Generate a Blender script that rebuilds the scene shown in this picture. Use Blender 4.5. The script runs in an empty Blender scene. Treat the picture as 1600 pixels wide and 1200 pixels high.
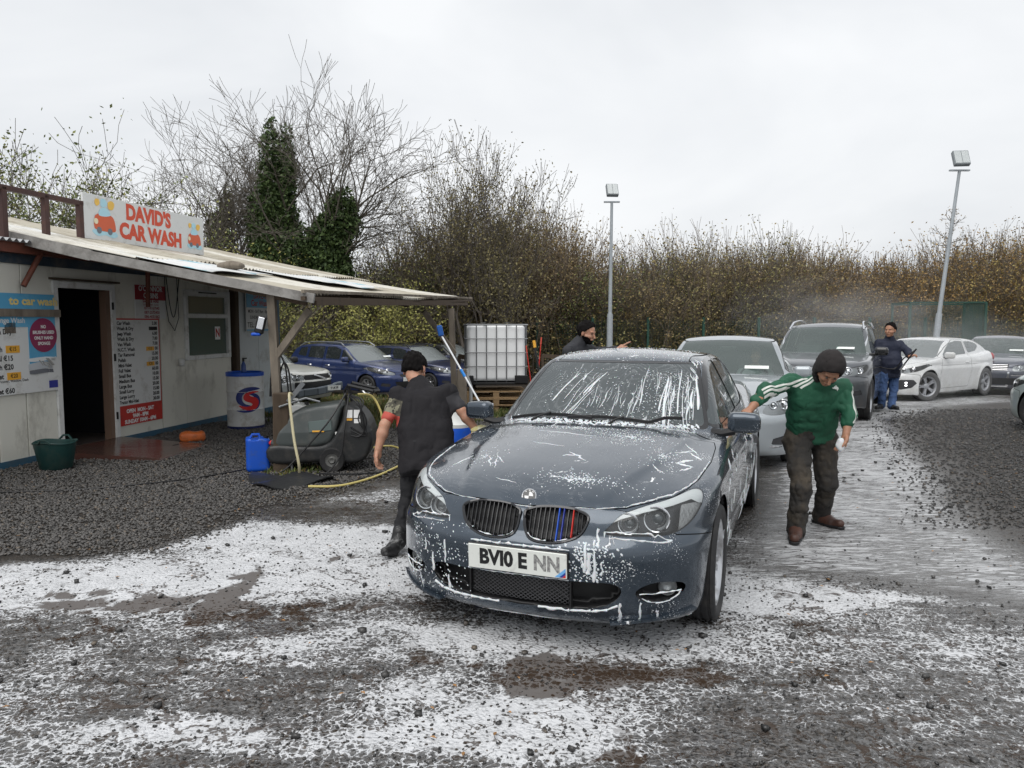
import bpy, math, random
import numpy as np
from mathutils import Vector, Matrix, noise as mnoise
from mathutils.bvhtree import BVHTree

SC = bpy.context.scene
COL = SC.collection
random.seed(5)
RNG = np.random.default_rng(7)
R = math.radians

# ------------------------------------------------------------------ camera, sky, sun, exposure
FPX, PITCH, CAMH = 1177.0, R(4.664), 1.677
cam_data = bpy.data.cameras.new('camera')
cam = bpy.data.objects.new('camera', cam_data)
COL.objects.link(cam)
cam.location = (0, 0, CAMH)
cam.rotation_euler = (R(90) - PITCH, 0, 0)
cam_data.sensor_width = 36
cam_data.lens = 36 * FPX / 1600
cam_data.clip_start = 0.05
cam_data.clip_end = 3000
SC.camera = cam

SUN_EL, SUN_AZ = R(58), R(205)      # overcast: sun direction chosen high behind the viewer to light the car fronts
world = bpy.data.worlds.new('World')
SC.world = world
world.use_nodes = True
wn, wl = world.node_tree.nodes, world.node_tree.links
wn.clear()
w_out = wn.new('ShaderNodeOutputWorld')
w_bg = wn.new('ShaderNodeBackground')
w_sky = wn.new('ShaderNodeTexSky')
w_sky.sky_type = 'NISHITA'
w_sky.sun_disc = False
w_sky.sun_elevation = SUN_EL
w_sky.sun_rotation = SUN_AZ
w_sky.dust_density = 6.0
w_tc = wn.new('ShaderNodeTexCoord')
w_map = wn.new('ShaderNodeMapping')
w_map.inputs['Scale'].default_value = (1.0, 1.0, 2.6)
w_n = wn.new('ShaderNodeTexNoise')
w_n.inputs['Scale'].default_value = 1.5
w_n.inputs['Detail'].default_value = 5
w_n.inputs['Roughness'].default_value = 0.5
w_n.inputs['Distortion'].default_value = 0.4
w_r = wn.new('ShaderNodeValToRGB')
w_r.color_ramp.elements[0].position = 0.33
w_r.color_ramp.elements[0].color = (5.0, 5.2, 5.45, 1)
w_r.color_ramp.elements[1].position = 0.68
w_r.color_ramp.elements[1].color = (6.75, 6.85, 6.95, 1)
w_mix = wn.new('ShaderNodeMix')
w_mix.data_type = 'RGBA'
w_mix.inputs['Factor'].default_value = 0.93
wl.new(w_tc.outputs['Generated'], w_map.inputs['Vector'])
wl.new(w_map.outputs['Vector'], w_n.inputs['Vector'])
wl.new(w_n.outputs['Fac'], w_r.inputs['Fac'])
wl.new(w_sky.outputs['Color'], w_mix.inputs['A'])
wl.new(w_r.outputs['Color'], w_mix.inputs['B'])
wl.new(w_mix.outputs['Result'], w_bg.inputs['Color'])
w_bg.inputs['Strength'].default_value = 0.105
wl.new(w_bg.outputs['Background'], w_out.inputs['Surface'])

sun_d = bpy.data.lights.new('sun', 'SUN')
sun_d.energy = 1.5
sun_d.angle = R(60)
sun_d.color = (1.0, 0.985, 0.96)
sun = bpy.data.objects.new('sun', sun_d)
COL.objects.link(sun)
sdir = Vector((math.sin(SUN_AZ) * math.cos(SUN_EL), math.cos(SUN_AZ) * math.cos(SUN_EL), math.sin(SUN_EL)))
sun.rotation_euler = sdir.to_track_quat('Z', 'Y').to_euler()
sun.location = (0, 0, 30)

SC.view_settings.view_transform = 'Standard'
SC.view_settings.look = 'None'
SC.view_settings.gamma = 1
SC.view_settings.exposure = 0.5
SC.view_settings.use_curve_mapping = False
SC.render.engine = 'CYCLES'
SC.cycles.max_bounces = 8
SC.cycles.transparent_max_bounces = 24
SC.cycles.volume_bounces = 0
SC.cycles.volume_step_rate = 2.0
SC.cycles.use_denoising = True
SC.cycles.use_adaptive_sampling = True
SC.cycles.adaptive_threshold = 0.02


# ------------------------------------------------------------------ pixel helpers (1600 x 1200 photograph)
def ray(px, py):
    a = (px - 800) / FPX
    b = (600 - py) / FPX
    return (a, math.cos(PITCH) + b * math.sin(PITCH), -math.sin(PITCH) + b * math.cos(PITCH))


def G(px, py, z=0.0):
    r = ray(px, py)
    t = (z - CAMH) / r[2]
    return Vector((r[0] * t, r[1] * t, z))


def at(px, py, Y):
    r = ray(px, py)
    t = Y / r[1]
    return Vector((r[0] * t, Y, CAMH + r[2] * t))


# ------------------------------------------------------------------ objects
def link(o, parent=None):
    COL.objects.link(o)
    if parent is not None:
        o.parent = parent
    return o


def tag(o, label=None, cat=None, group=None, kind=None):
    if label:
        o['label'] = label
    if cat:
        o['category'] = cat
    if group:
        o['group'] = group
    if kind:
        o['kind'] = kind
    return o


def empty(name, loc=(0, 0, 0), rz=0.0, label=None, cat=None, group=None, parent=None):
    o = bpy.data.objects.new(name, None)
    link(o, parent)
    o.location = loc
    o.rotation_euler = (0, 0, rz)
    o.empty_display_size = 0.1
    return tag(o, label, cat, group)


def children(o):
    return [c for c in bpy.data.objects if c.parent == o]


def copy_tree(o, parent=None):
    kids = {}
    for c in bpy.data.objects:
        if c.parent is not None:
            kids.setdefault(c.parent.name, []).append(c)

    def rec(s, par):
        c = s.copy()
        COL.objects.link(c)
        if par is not None:
            c.parent = par
        for k in kids.get(s.name, []):
            rec(k, c)
        return c
    return rec(o, parent)


def mesh_np(name, V, F, mat, parent=None, normals=None, smooth=False, attrs=None):
    """V (n,3), F (m,k) array or list of tuples"""
    me = bpy.data.meshes.new(name)
    V = np.asarray(V, dtype=np.float64)
    if isinstance(F, np.ndarray):
        k = F.shape[1]
        m = len(F)
        me.vertices.add(len(V))
        me.vertices.foreach_set('co', V.ravel())
        me.loops.add(m * k)
        me.loops.foreach_set('vertex_index', F.astype(np.int32).ravel())
        me.polygons.add(m)
        me.polygons.foreach_set('loop_start', np.arange(0, m * k, k, dtype=np.int32))
        me.polygons.foreach_set('loop_total', np.full(m, k, dtype=np.int32))
        me.update(calc_edges=True)
        me.validate(clean_customdata=False)
    else:
        me.from_pydata([tuple(v) for v in V], [], [tuple(f) for f in F])
    if smooth or normals is not None:
        me.polygons.foreach_set('use_smooth', np.ones(len(me.polygons), dtype=bool))
    if attrs:
        for an, av in attrs.items():
            a = me.attributes.new(an, 'FLOAT', 'POINT')
            a.data.foreach_set('value', np.asarray(av, dtype=np.float32))
    if normals is not None and len(me.vertices) == len(normals):
        me.normals_split_custom_set_from_vertices([tuple(n) for n in normals.tolist()])
    if mat is not None:
        me.materials.append(mat)
    o = bpy.data.objects.new(name, me)
    return link(o, parent)


class MB:
    """collects simple solids and links them as one mesh object"""

    def __init__(s):
        s.V, s.F, s.S = [], [], []

    def add(s, V, F, smooth=False, M=None):
        b = len(s.V)
        if M is not None:
            V = [M @ Vector(v) for v in V]
        s.V += [tuple(v) for v in V]
        s.F += [tuple(i + b for i in f) for f in F]
        s.S += [smooth] * len(F)
        return s

    def box(s, c, d, rot=None, bev=0.0, M=None):
        hx, hy, hz = d[0] / 2, d[1] / 2, d[2] / 2
        e = min(bev, hx * .9, hy * .9, hz * .9)
        if e <= 0:
            V = [(sx * hx, sy * hy, sz * hz) for sx in (-1, 1) for sy in (-1, 1) for sz in (-1, 1)]
            F = [(0, 1, 3, 2), (4, 6, 7, 5), (0, 4, 5, 1), (2, 3, 7, 6), (0, 2, 6, 4), (1, 5, 7, 3)]
        else:
            V, F = [], []
            idx = {}
            for sx in (-1, 1):
                for sy in (-1, 1):
                    for sz in (-1, 1):
                        for a in range(3):
                            p = [sx * (hx - e), sy * (hy - e), sz * (hz - e)]
                            p[a] = (sx * hx, sy * hy, sz * hz)[a]
                            idx[(sx, sy, sz, a)] = len(V)
                            V.append(tuple(p))
            for a in range(3):
                b_, c_ = (a + 1) % 3, (a + 2) % 3
                for sg in (-1, 1):
                    q = []
                    for (u, v) in ((-1, -1), (1, -1), (1, 1), (-1, 1)):
                        k = [0, 0, 0]
                        k[a], k[b_], k[c_] = sg, u, v
                        q.append(idx[(*k, a)])
                    F.append(tuple(q if sg > 0 else q[::-1]))
            for a in range(3):
                b_, c_ = (a + 1) % 3, (a + 2) % 3
                for u in (-1, 1):
                    for v in (-1, 1):
                        k0, k1 = [0] * 3, [0] * 3
                        k0[a], k1[a] = -1, 1
                        k0[b_] = k1[b_] = u
                        k0[c_] = k1[c_] = v
                        F.append((idx[(*k0, b_)], idx[(*k1, b_)], idx[(*k1, c_)], idx[(*k0, c_)]))
            for sx in (-1, 1):
                for sy in (-1, 1):
                    for sz in (-1, 1):
                        F.append((idx[(sx, sy, sz, 0)], idx[(sx, sy, sz, 1)], idx[(sx, sy, sz, 2)]))
        T = Matrix.Translation(c)
        if rot is not None:
            from mathutils import Euler
            T = T @ Euler(rot).to_matrix().to_4x4()
        if M is not None:
            T = M @ T
        return s.add(V, F, False, T)

    def bar(s, a, b, w, h, up=(0, 0, 1), bev=0.0):
        a, b = Vector(a), Vector(b)
        x = (b - a)
        L = x.length
        x.normalize()
        u = Vector(up)
        y = u.cross(x)
        if y.length < 1e-4:
            y = Vector((0, 1, 0)).cross(x)
        y.normalize()
        z = x.cross(y)
        M = Matrix(((x.x, y.x, z.x, 0), (x.y, y.y, z.y, 0), (x.z, y.z, z.z, 0), (0, 0, 0, 1)))
        M = Matrix.Translation((a + b) / 2) @ M
        return s.box((0, 0, 0), (L, w, h), bev=bev, M=M)

    def tube(s, pts, r, n=8, caps=True, closed=False):
        pts = [Vector(p) for p in pts]
        m = len(pts)
        rr = r if isinstance(r, (list, tuple)) else [r] * m
        V, F = [], []
        prev = None
        for i, p in enumerate(pts):
            if closed:
                t = pts[(i + 1) % m] - pts[i - 1]
            else:
                t = pts[min(i + 1, m - 1)] - pts[max(i - 1, 0)]
            t.normalize()
            if prev is None:
                u = t.orthogonal().normalized()
            else:
                u = prev - t * prev.dot(t)
                u = u.normalized() if u.length > 1e-6 else t.orthogonal().normalized()
            prev = u
            v = t.cross(u)
            for k in range(n):
                a = 2 * math.pi * k / n
                V.append(p + (u * math.cos(a) + v * math.sin(a)) * rr[i])
        rng = m if closed else m - 1
        for i in range(rng):
            for k in range(n):
                a, b = i * n + k, i * n + (k + 1) % n
                c, d = ((i + 1) % m) * n + (k + 1) % n, ((i + 1) % m) * n + k
                F.append((a, b, c, d))
        if caps and not closed:
            F.append(tuple(range(n))[::-1])
            F.append(tuple((m - 1) * n + k for k in range(n)))
        return s.add(V, F, True)

    def lathe(s, prof, n=24, M=None, axis='z', smooth=True):
        """prof: list of (r, h)"""
        V, F = [], []
        for (r, h) in prof:
            for k in range(n):
                a = 2 * math.pi * k / n
                if axis == 'z':
                    V.append((r * math.cos(a), r * math.sin(a), h))
                else:
                    V.append((r * math.cos(a), h, r * math.sin(a)))
        for i in range(len(prof) - 1):
            for k in range(n):
                a, b = i * n + k, i * n + (k + 1) % n
                f = (a, b, b + n, a + n)
                F.append(f if axis == 'z' else f[::-1])
        return s.add(V, F, smooth, M)

    def prism(s, poly, z0, z1, M=None, smooth=False):
        """poly in XY extruded along z"""
        n = len(poly)
        V = [(p[0], p[1], z0) for p in poly] + [(p[0], p[1], z1) for p in poly]
        F = [tuple(range(n))[::-1], tuple(range(n, 2 * n))]
        F += [(i, (i + 1) % n, n + (i + 1) % n, n + i) for i in range(n)]
        return s.add(V, F, smooth, M)

    def sphere(s, c, r, n=10, m=7, sc=(1, 1, 1)):
        V, F = [], []
        for i in range(m + 1):
            t = math.pi * i / m
            for k in range(n):
                a = 2 * math.pi * k / n
                V.append((c[0] + r * sc[0] * math.sin(t) * math.cos(a), c[1] + r * sc[1] * math.sin(t) * math.sin(a), c[2] + r * sc[2] * math.cos(t)))
        for i in range(m):
            for k in range(n):
                a, b = i * n + k, i * n + (k + 1) % n
                F.append((a, a + n, b + n, b))
        return s.add(V, F, True)

    def build(s, name, mat, parent=None):
        me = bpy.data.meshes.new(name)
        me.from_pydata(s.V, [], s.F)
        me.polygons.foreach_set('use_smooth', s.S)
        if mat is not None:
            me.materials.append(mat)
        me.validate()
        if any(s.S) and not all(s.S):
            pass
        if any(s.S):
            try:
                me.set_sharp_from_angle(angle=R(40))
            except Exception:
                pass
        o = bpy.data.objects.new(name, me)
        return link(o, parent)


# ------------------------------------------------------------------ implicit surfaces
def smax(a, b, k):
    h = np.clip(0.5 - 0.5 * (b - a) / k, 0, 1)
    return b * (1 - h) + a * h + k * h * (1 - h)


def smin(a, b, k):
    h = np.clip(0.5 + 0.5 * (b - a) / k, 0, 1)
    return b * (1 - h) + a * h - k * h * (1 - h)


def surf(f, lo, hi, h, B=8, margin=1.6, sym=False, newton=2):
    """surface nets on active blocks; returns V, tris, normals"""
    lo = np.array(lo, float)
    hi = np.array(hi, float)
    lo = lo - h * .137                   # keeps flat faces off the sample planes
    if sym:
        lo[1] = -h / 2
    nb = np.ceil((hi - lo) / (B * h)).astype(int)
    bi = np.stack(np.meshgrid(*[np.arange(n) for n in nb], indexing='ij'), -1).reshape(-1, 3)
    cen = lo + (bi + 0.5) * B * h
    fc = f(cen[:, 0], cen[:, 1], cen[:, 2])
    act = bi[np.abs(fc) < margin * 0.87 * B * h]
    off = np.stack(np.meshgrid(*[np.arange(B + 1)] * 3, indexing='ij'), -1)
    cells, vals = [], []
    for c0 in range(0, len(act), 400):
        ab = act[c0:c0 + 400] * B
        gi = ab[:, None, None, None, :] + off[None]
        p = lo + gi * h
        v = f(p[..., 0], p[..., 1], p[..., 2])
        cs = []
        for dx in (0, 1):
            for dy in (0, 1):
                for dz in (0, 1):
                    cs.append(v[:, dx:dx + B, dy:dy + B, dz:dz + B])
        cs = np.stack(cs, -1)
        neg = (cs < 0).sum(-1)
        m = (neg > 0) & (neg < 8)
        cells.append(gi[:, :B, :B, :B][m])
        vals.append(cs[m])
    cells = np.concatenate(cells)
    vals = np.concatenate(vals)
    dims = nb * B + 2
    key = (cells[:, 0] * dims[1] + cells[:, 1]) * dims[2] + cells[:, 2]
    o = np.argsort(key)
    cells, vals, key = cells[o], vals[o], key[o]
    corner = np.array([(dx, dy, dz) for dx in (0, 1) for dy in (0, 1) for dz in (0, 1)], float)
    acc = np.zeros((len(cells), 3))
    cnt = np.zeros(len(cells))
    for a in range(8):
        for ax in (4, 2, 1):
            if a & ax:
                continue
            b = a | ax
            va, vb = vals[:, a], vals[:, b]
            m = (va < 0) != (vb < 0)
            t = np.where(m, va / np.where(m, va - vb, 1), 0)
            acc += np.where(m[:, None], corner[a] + t[:, None] * (corner[b] - corner[a]), 0)
            cnt += m
    V = lo + (cells + acc / cnt[:, None]) * h
    if sym:
        V[cells[:, 1] == 0, 1] = 0
    quads = []
    st = np.array([dims[1] * dims[2], dims[2], 1])

    def look(k):
        i = np.searchsorted(key, k)
        i = np.clip(i, 0, len(key) - 1)
        return np.where(key[i] == k, i, -1)
    for ax, cb in ((0, 4), (1, 2), (2, 1)):
        u, w = (ax + 1) % 3, (ax + 2) % 3
        m = (vals[:, 0] < 0) != (vals[:, cb] < 0)
        m &= (cells[:, u] > 0) & (cells[:, w] > 0)
        idx = np.nonzero(m)[0]
        k = key[idx]
        q = np.stack([look(k - st[u] - st[w]), look(k - st[w]), idx, look(k - st[u])], 1)
        flip = vals[idx, 0] > 0
        q[flip] = q[flip][:, ::-1]
        quads.append(q[(q >= 0).all(1)])
    Q = np.concatenate(quads)

    def grad(P):
        e = h * 0.35
        g = np.stack([f(P[:, 0] + e, P[:, 1], P[:, 2]) - f(P[:, 0] - e, P[:, 1], P[:, 2]),
                      f(P[:, 0], P[:, 1] + e, P[:, 2]) - f(P[:, 0], P[:, 1] - e, P[:, 2]),
                      f(P[:, 0], P[:, 1], P[:, 2] + e) - f(P[:, 0], P[:, 1], P[:, 2] - e)], 1) / (2 * e)
        return g
    for _ in range(newton):
        g = grad(V)
        d = f(V[:, 0], V[:, 1], V[:, 2])
        step = g * (d / np.maximum((g * g).sum(1), 0.2))[:, None]
        ln = np.linalg.norm(step, axis=1)
        step *= np.minimum(1, 0.7 * h / np.maximum(ln, 1e-9))[:, None]
        if sym:
            step[cells[:, 1] == 0, 1] = 0
        V = V - step
    N = grad(V)
    if sym:
        N[cells[:, 1] == 0, 1] = 0
        n = len(V)
        mp = np.arange(n) + n
        cen_m = cells[:, 1] == 0
        mp[cen_m] = np.nonzero(cen_m)[0]
        V = np.concatenate([V, V * (1, -1, 1)])
        N = np.concatenate([N, N * (1, -1, 1)])
        Q = np.concatenate([Q, mp[Q][:, ::-1]])
    N /= np.maximum(np.linalg.norm(N, axis=1), 1e-9)[:, None]
    # quads to triangles along the shorter diagonal
    d0 = np.linalg.norm(V[Q[:, 0]] - V[Q[:, 2]], axis=1)
    d1 = np.linalg.norm(V[Q[:, 1]] - V[Q[:, 3]], axis=1)
    s = d0 <= d1
    T = np.concatenate([Q[s][:, [0, 1, 2]], Q[s][:, [0, 2, 3]], Q[~s][:, [0, 1, 3]], Q[~s][:, [1, 2, 3]]])
    return V, T, N


def split(S, g):
    """cut mesh S=(V,T,N) along g=0; returns (inside g<0, outside)"""
    V, T, N = S
    if len(T) == 0:
        return S, S
    gv = g(V)
    gv = np.where(np.abs(gv) < 1e-7, 1e-7, gv)
    neg = gv < 0
    c = neg[T].sum(1)
    tin, tout, tm = T[c == 3], T[c == 0], T[(c == 1) | (c == 2)]
    if len(tm):
        one = neg[tm].sum(1) == 1
        # rotate so the odd vertex comes first
        odd = np.where(one[:, None], neg[tm], ~neg[tm])
        k = np.argmax(odd, 1)
        r = np.arange(len(tm))
        a, b, d = tm[r, k], tm[r, (k + 1) % 3], tm[r, (k + 2) % 3]
        e = np.concatenate([np.stack([a, b], 1), np.stack([a, d], 1)])
        es = np.sort(e, 1)
        u, inv = np.unique(es[:, 0].astype(np.int64) * len(V) + es[:, 1], return_inverse=True)
        p, q = (u // len(V)).astype(int), (u % len(V)).astype(int)
        t = (gv[p] / (gv[p] - gv[q]))[:, None]
        nv = V[p] + t * (V[q] - V[p])
        nn = N[p] + t * (N[q] - N[p])
        nn /= np.maximum(np.linalg.norm(nn, axis=1), 1e-9)[:, None]
        inv = inv.ravel() + len(V)
        ab, ad = inv[:len(tm)], inv[len(tm):]
        V = np.concatenate([V, nv])
        N = np.concatenate([N, nn])
        tip = np.stack([a, ab, ad], 1)
        base = np.concatenate([np.stack([ab, b, d], 1), np.stack([ab, d, ad], 1)])
        one2 = np.concatenate([one, one])
        tin = np.concatenate([tin, tip[one], base[~one2]])
        tout = np.concatenate([tout, tip[~one], base[one2]])
    return compact(V, tin, N), compact(V, tout, N)


def panel(S, g, gap):
    """cut a panel out along g=0 leaving a gap; returns (panel, rest)"""
    a, rest = split(S, lambda V: g(V) - gap)
    p, _ = split(a, lambda V: g(V) + gap)
    return p, rest


def rounded(P, r):
    """field of a polygon with rounded corners"""
    P = np.array(P, float)
    A = .5 * np.sum(P[:, 0] * np.roll(P[:, 1], -1) - np.roll(P[:, 0], -1) * P[:, 1])
    sg = 1 if A > 0 else -1
    n = len(P)
    Q = []
    for i in range(n):
        a, b, c = P[i - 1], P[i], P[(i + 1) % n]
        e0, e1 = (b - a) / np.linalg.norm(b - a), (c - b) / np.linalg.norm(c - b)
        n0, n1 = np.array([-e0[1], e0[0]]) * sg, np.array([-e1[1], e1[0]]) * sg
        m = n0 + n1
        Q.append(b + m / max(np.dot(m, m) / 2, .35) * r)
    Q = np.array(Q)
    return lambda x, y: sdpoly(x, y, Q) - r


def compact(V, T, N):
    if len(T) == 0:
        return V[:0], T, N[:0]
    u, inv = np.unique(T, return_inverse=True)
    return V[u], inv.reshape(T.shape), N[u]


def smesh(name, S, mat, parent=None, offset=0.0):
    V, T, N = S
    if len(T) == 0:
        return None
    if offset:
        V = V + N * offset
    return mesh_np(name, V, T, mat, parent, normals=N)


def smooth_poly(P, n=6, closed=True):
    P = [np.array(p, float) for p in P]
    m = len(P)
    out = []
    for i in range(m if closed else m - 1):
        p0, p1, p2, p3 = (P[(i - 1) % m], P[i], P[(i + 1) % m], P[(i + 2) % m]) if closed else (P[max(i - 1, 0)], P[i], P[i + 1], P[min(i + 2, m - 1)])
        for k in range(n):
            t = k / n
            out.append(0.5 * ((2 * p1) + (-p0 + p2) * t + (2 * p0 - 5 * p1 + 4 * p2 - p3) * t * t + (-p0 + 3 * p1 - 3 * p2 + p3) * t ** 3))
    if not closed:
        out.append(P[-1])
    return np.array(out)


def sdpoly(px, py, poly):
    """signed distance to a polygon, negative inside"""
    poly = np.asarray(poly, float)
    d = np.full(px.shape, 1e9)
    s = np.ones(px.shape)
    n = len(poly)
    j = n - 1
    for i in range(n):
        ex, ey = poly[j] - poly[i]
        wx, wy = px - poly[i][0], py - poly[i][1]
        t = np.clip((wx * ex + wy * ey) / (ex * ex + ey * ey + 1e-12), 0, 1)
        bx, by = wx - ex * t, wy - ey * t
        d = np.minimum(d, bx * bx + by * by)
        c1 = py >= poly[i][1]
        c2 = py < poly[j][1]
        c3 = ex * wy > ey * wx
        s = np.where((c1 & c2 & c3) | (~c1 & ~c2 & ~c3), -s, s)
        j = i
    return s * np.sqrt(d)


class Curve1:
    """smooth table through control points"""

    def __init__(s, pts, n=240, tens=True):
        pts = sorted(pts)
        x = np.array([p[0] for p in pts], float)
        y = np.array([p[1] for p in pts], float)
        m = np.zeros(len(x))
        dx = np.diff(x)
        sl = np.diff(y) / dx
        m[0], m[-1] = sl[0], sl[-1]
        for i in range(1, len(x) - 1):   # monotone cubic
            if sl[i - 1] * sl[i] <= 0:
                m[i] = 0
            else:
                w1, w2 = 2 * dx[i] + dx[i - 1], dx[i] + 2 * dx[i - 1]
                m[i] = (w1 + w2) / (w1 / sl[i - 1] + w2 / sl[i])
        X = np.linspace(x[0], x[-1], n)
        k = np.clip(np.searchsorted(x, X, side='right') - 1, 0, len(x) - 2)
        t = (X - x[k]) / dx[k]
        Y = (2 * t ** 3 - 3 * t ** 2 + 1) * y[k] + (t ** 3 - 2 * t ** 2 + t) * dx[k] * m[k] + (-2 * t ** 3 + 3 * t ** 2) * y[k + 1] + (t ** 3 - t ** 2) * dx[k] * m[k + 1]
        s.X, s.Y = X, Y

    def __call__(s, x):
        return np.interp(x, s.X, s.Y)


def vnoise(x, y, z, seed=0):
    """value noise in numpy, -1..1"""
    xi, yi, zi = np.floor(x).astype(np.int64), np.floor(y).astype(np.int64), np.floor(z).astype(np.int64)
    fx, fy, fz = x - xi, y - yi, z - zi
    fx, fy, fz = (t * t * (3 - 2 * t) for t in (fx, fy, fz))

    def hsh(a, b, c):
        v = (a * 374761393 + b * 668265263 + c * 2147483647 + seed * 974711) & 0xffffffff
        v = ((v ^ (v >> 13)) * 1274126177) & 0xffffffff
        v = v ^ (v >> 16)
        return (v & 0xffff) / 32767.5 - 1
    r = 0
    for dx, wx in ((0, 1 - fx), (1, fx)):
        for dy, wy in ((0, 1 - fy), (1, fy)):
            for dz, wz in ((0, 1 - fz), (1, fz)):
                r = r + hsh(xi + dx, yi + dy, zi + dz) * wx * wy * wz
    return r


def fbm(x, y, z=0.0, o=4, seed=0):
    z = z + 0 * x
    r, a = 0, 1.0
    for i in range(o):
        r = r + a * vnoise(x * 2 ** i, y * 2 ** i, z * 2 ** i, seed + i)
        a *= 0.5
    return r / 1.9


# ------------------------------------------------------------------ materials
MATS = {}


def mat(name, col=(0.5, 0.5, 0.5), rough=0.5, metal=0.0, coat=0.0, var=0.0, vscale=8.0, bump=0.0, bscale=60.0, spec=0.5, dirt=None, dscale=3.0, damt=0.5, emit=None, estr=1.0, alpha=1.0, trans=0.0, ior=1.45, coatr=0.03, sss=0.0, vstretch=None):
    if name in MATS:
        return MATS[name]
    m = bpy.data.materials.new(name)
    m.use_nodes = True
    nt = m.node_tree
    b = nt.nodes['Principled BSDF']
    b.inputs['Base Color'].default_value = (*col, 1)
    b.inputs['Roughness'].default_value = rough
    b.inputs['Metallic'].default_value = metal
    b.inputs['Coat Weight'].default_value = coat
    b.inputs['Coat Roughness'].default_value = coatr
    b.inputs['Specular IOR Level'].default_value = spec
    b.inputs['Alpha'].default_value = alpha
    b.inputs['Transmission Weight'].default_value = trans
    b.inputs['IOR'].default_value = ior
    if sss:
        b.inputs['Subsurface Weight'].default_value = sss
        b.inputs['Subsurface Scale'].default_value = 0.02
    if emit:
        b.inputs['Emission Color'].default_value = (*emit, 1)
        b.inputs['Emission Strength'].default_value = estr
    tc = nt.nodes.new('ShaderNodeTexCoord')
    vec = tc.outputs['Object']
    if vstretch:
        mp = nt.nodes.new('ShaderNodeMapping')
        mp.inputs['Scale'].default_value = vstretch
        nt.links.new(vec, mp.inputs['Vector'])
        vec = mp.outputs['Vector']
    cur = None
    if var > 0:
        n = nt.nodes.new('ShaderNodeTexNoise')
        n.inputs['Scale'].default_value = vscale
        n.inputs['Detail'].default_value = 6
        n.inputs['Roughness'].default_value = 0.6
        nt.links.new(vec, n.inputs['Vector'])
        r = nt.nodes.new('ShaderNodeValToRGB')
        r.color_ramp.elements[0].position = 0.3
        r.color_ramp.elements[1].position = 0.7
        r.color_ramp.elements[0].color = (*[c * (1 - var) for c in col], 1)
        r.color_ramp.elements[1].color = (*[min(1, c * (1 + var)) for c in col], 1)
        nt.links.new(n.outputs['Fac'], r.inputs['Fac'])
        cur = r.outputs['Color']
        nt.links.new(cur, b.inputs['Base Color'])
    if dirt:
        n = nt.nodes.new('ShaderNodeTexNoise')
        n.inputs['Scale'].default_value = dscale
        n.inputs['Detail'].default_value = 9
        n.inputs['Roughness'].default_value = 0.68
        nt.links.new(vec, n.inputs['Vector'])
        r = nt.nodes.new('ShaderNodeMapRange')
        r.inputs['From Min'].default_value = 0.62 - 0.3 * damt
        r.inputs['From Max'].default_value = 0.75
        nt.links.new(n.outputs['Fac'], r.inputs['Value'])
        x = nt.nodes.new('ShaderNodeMix')
        x.data_type = 'RGBA'
        x.inputs['A'].default_value = (*col, 1)
        x.inputs['B'].default_value = (*dirt, 1)
        nt.links.new(r.outputs['Result'], x.inputs['Factor'])
        if cur:
            nt.links.new(cur, x.inputs['A'])
        nt.links.new(x.outputs['Result'], b.inputs['Base Color'])
    if bump > 0:
        n = nt.nodes.new('ShaderNodeTexNoise')
        n.inputs['Scale'].default_value = bscale
        n.inputs['Detail'].default_value = 4
        nt.links.new(vec, n.inputs['Vector'])
        u = nt.nodes.new('ShaderNodeBump')
        u.inputs['Strength'].default_value = 1.0
        u.inputs['Distance'].default_value = bump
        nt.links.new(n.outputs['Fac'], u.inputs['Height'])
        nt.links.new(u.outputs['Normal'], b.inputs['Normal'])
    MATS[name] = m
    return m


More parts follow.
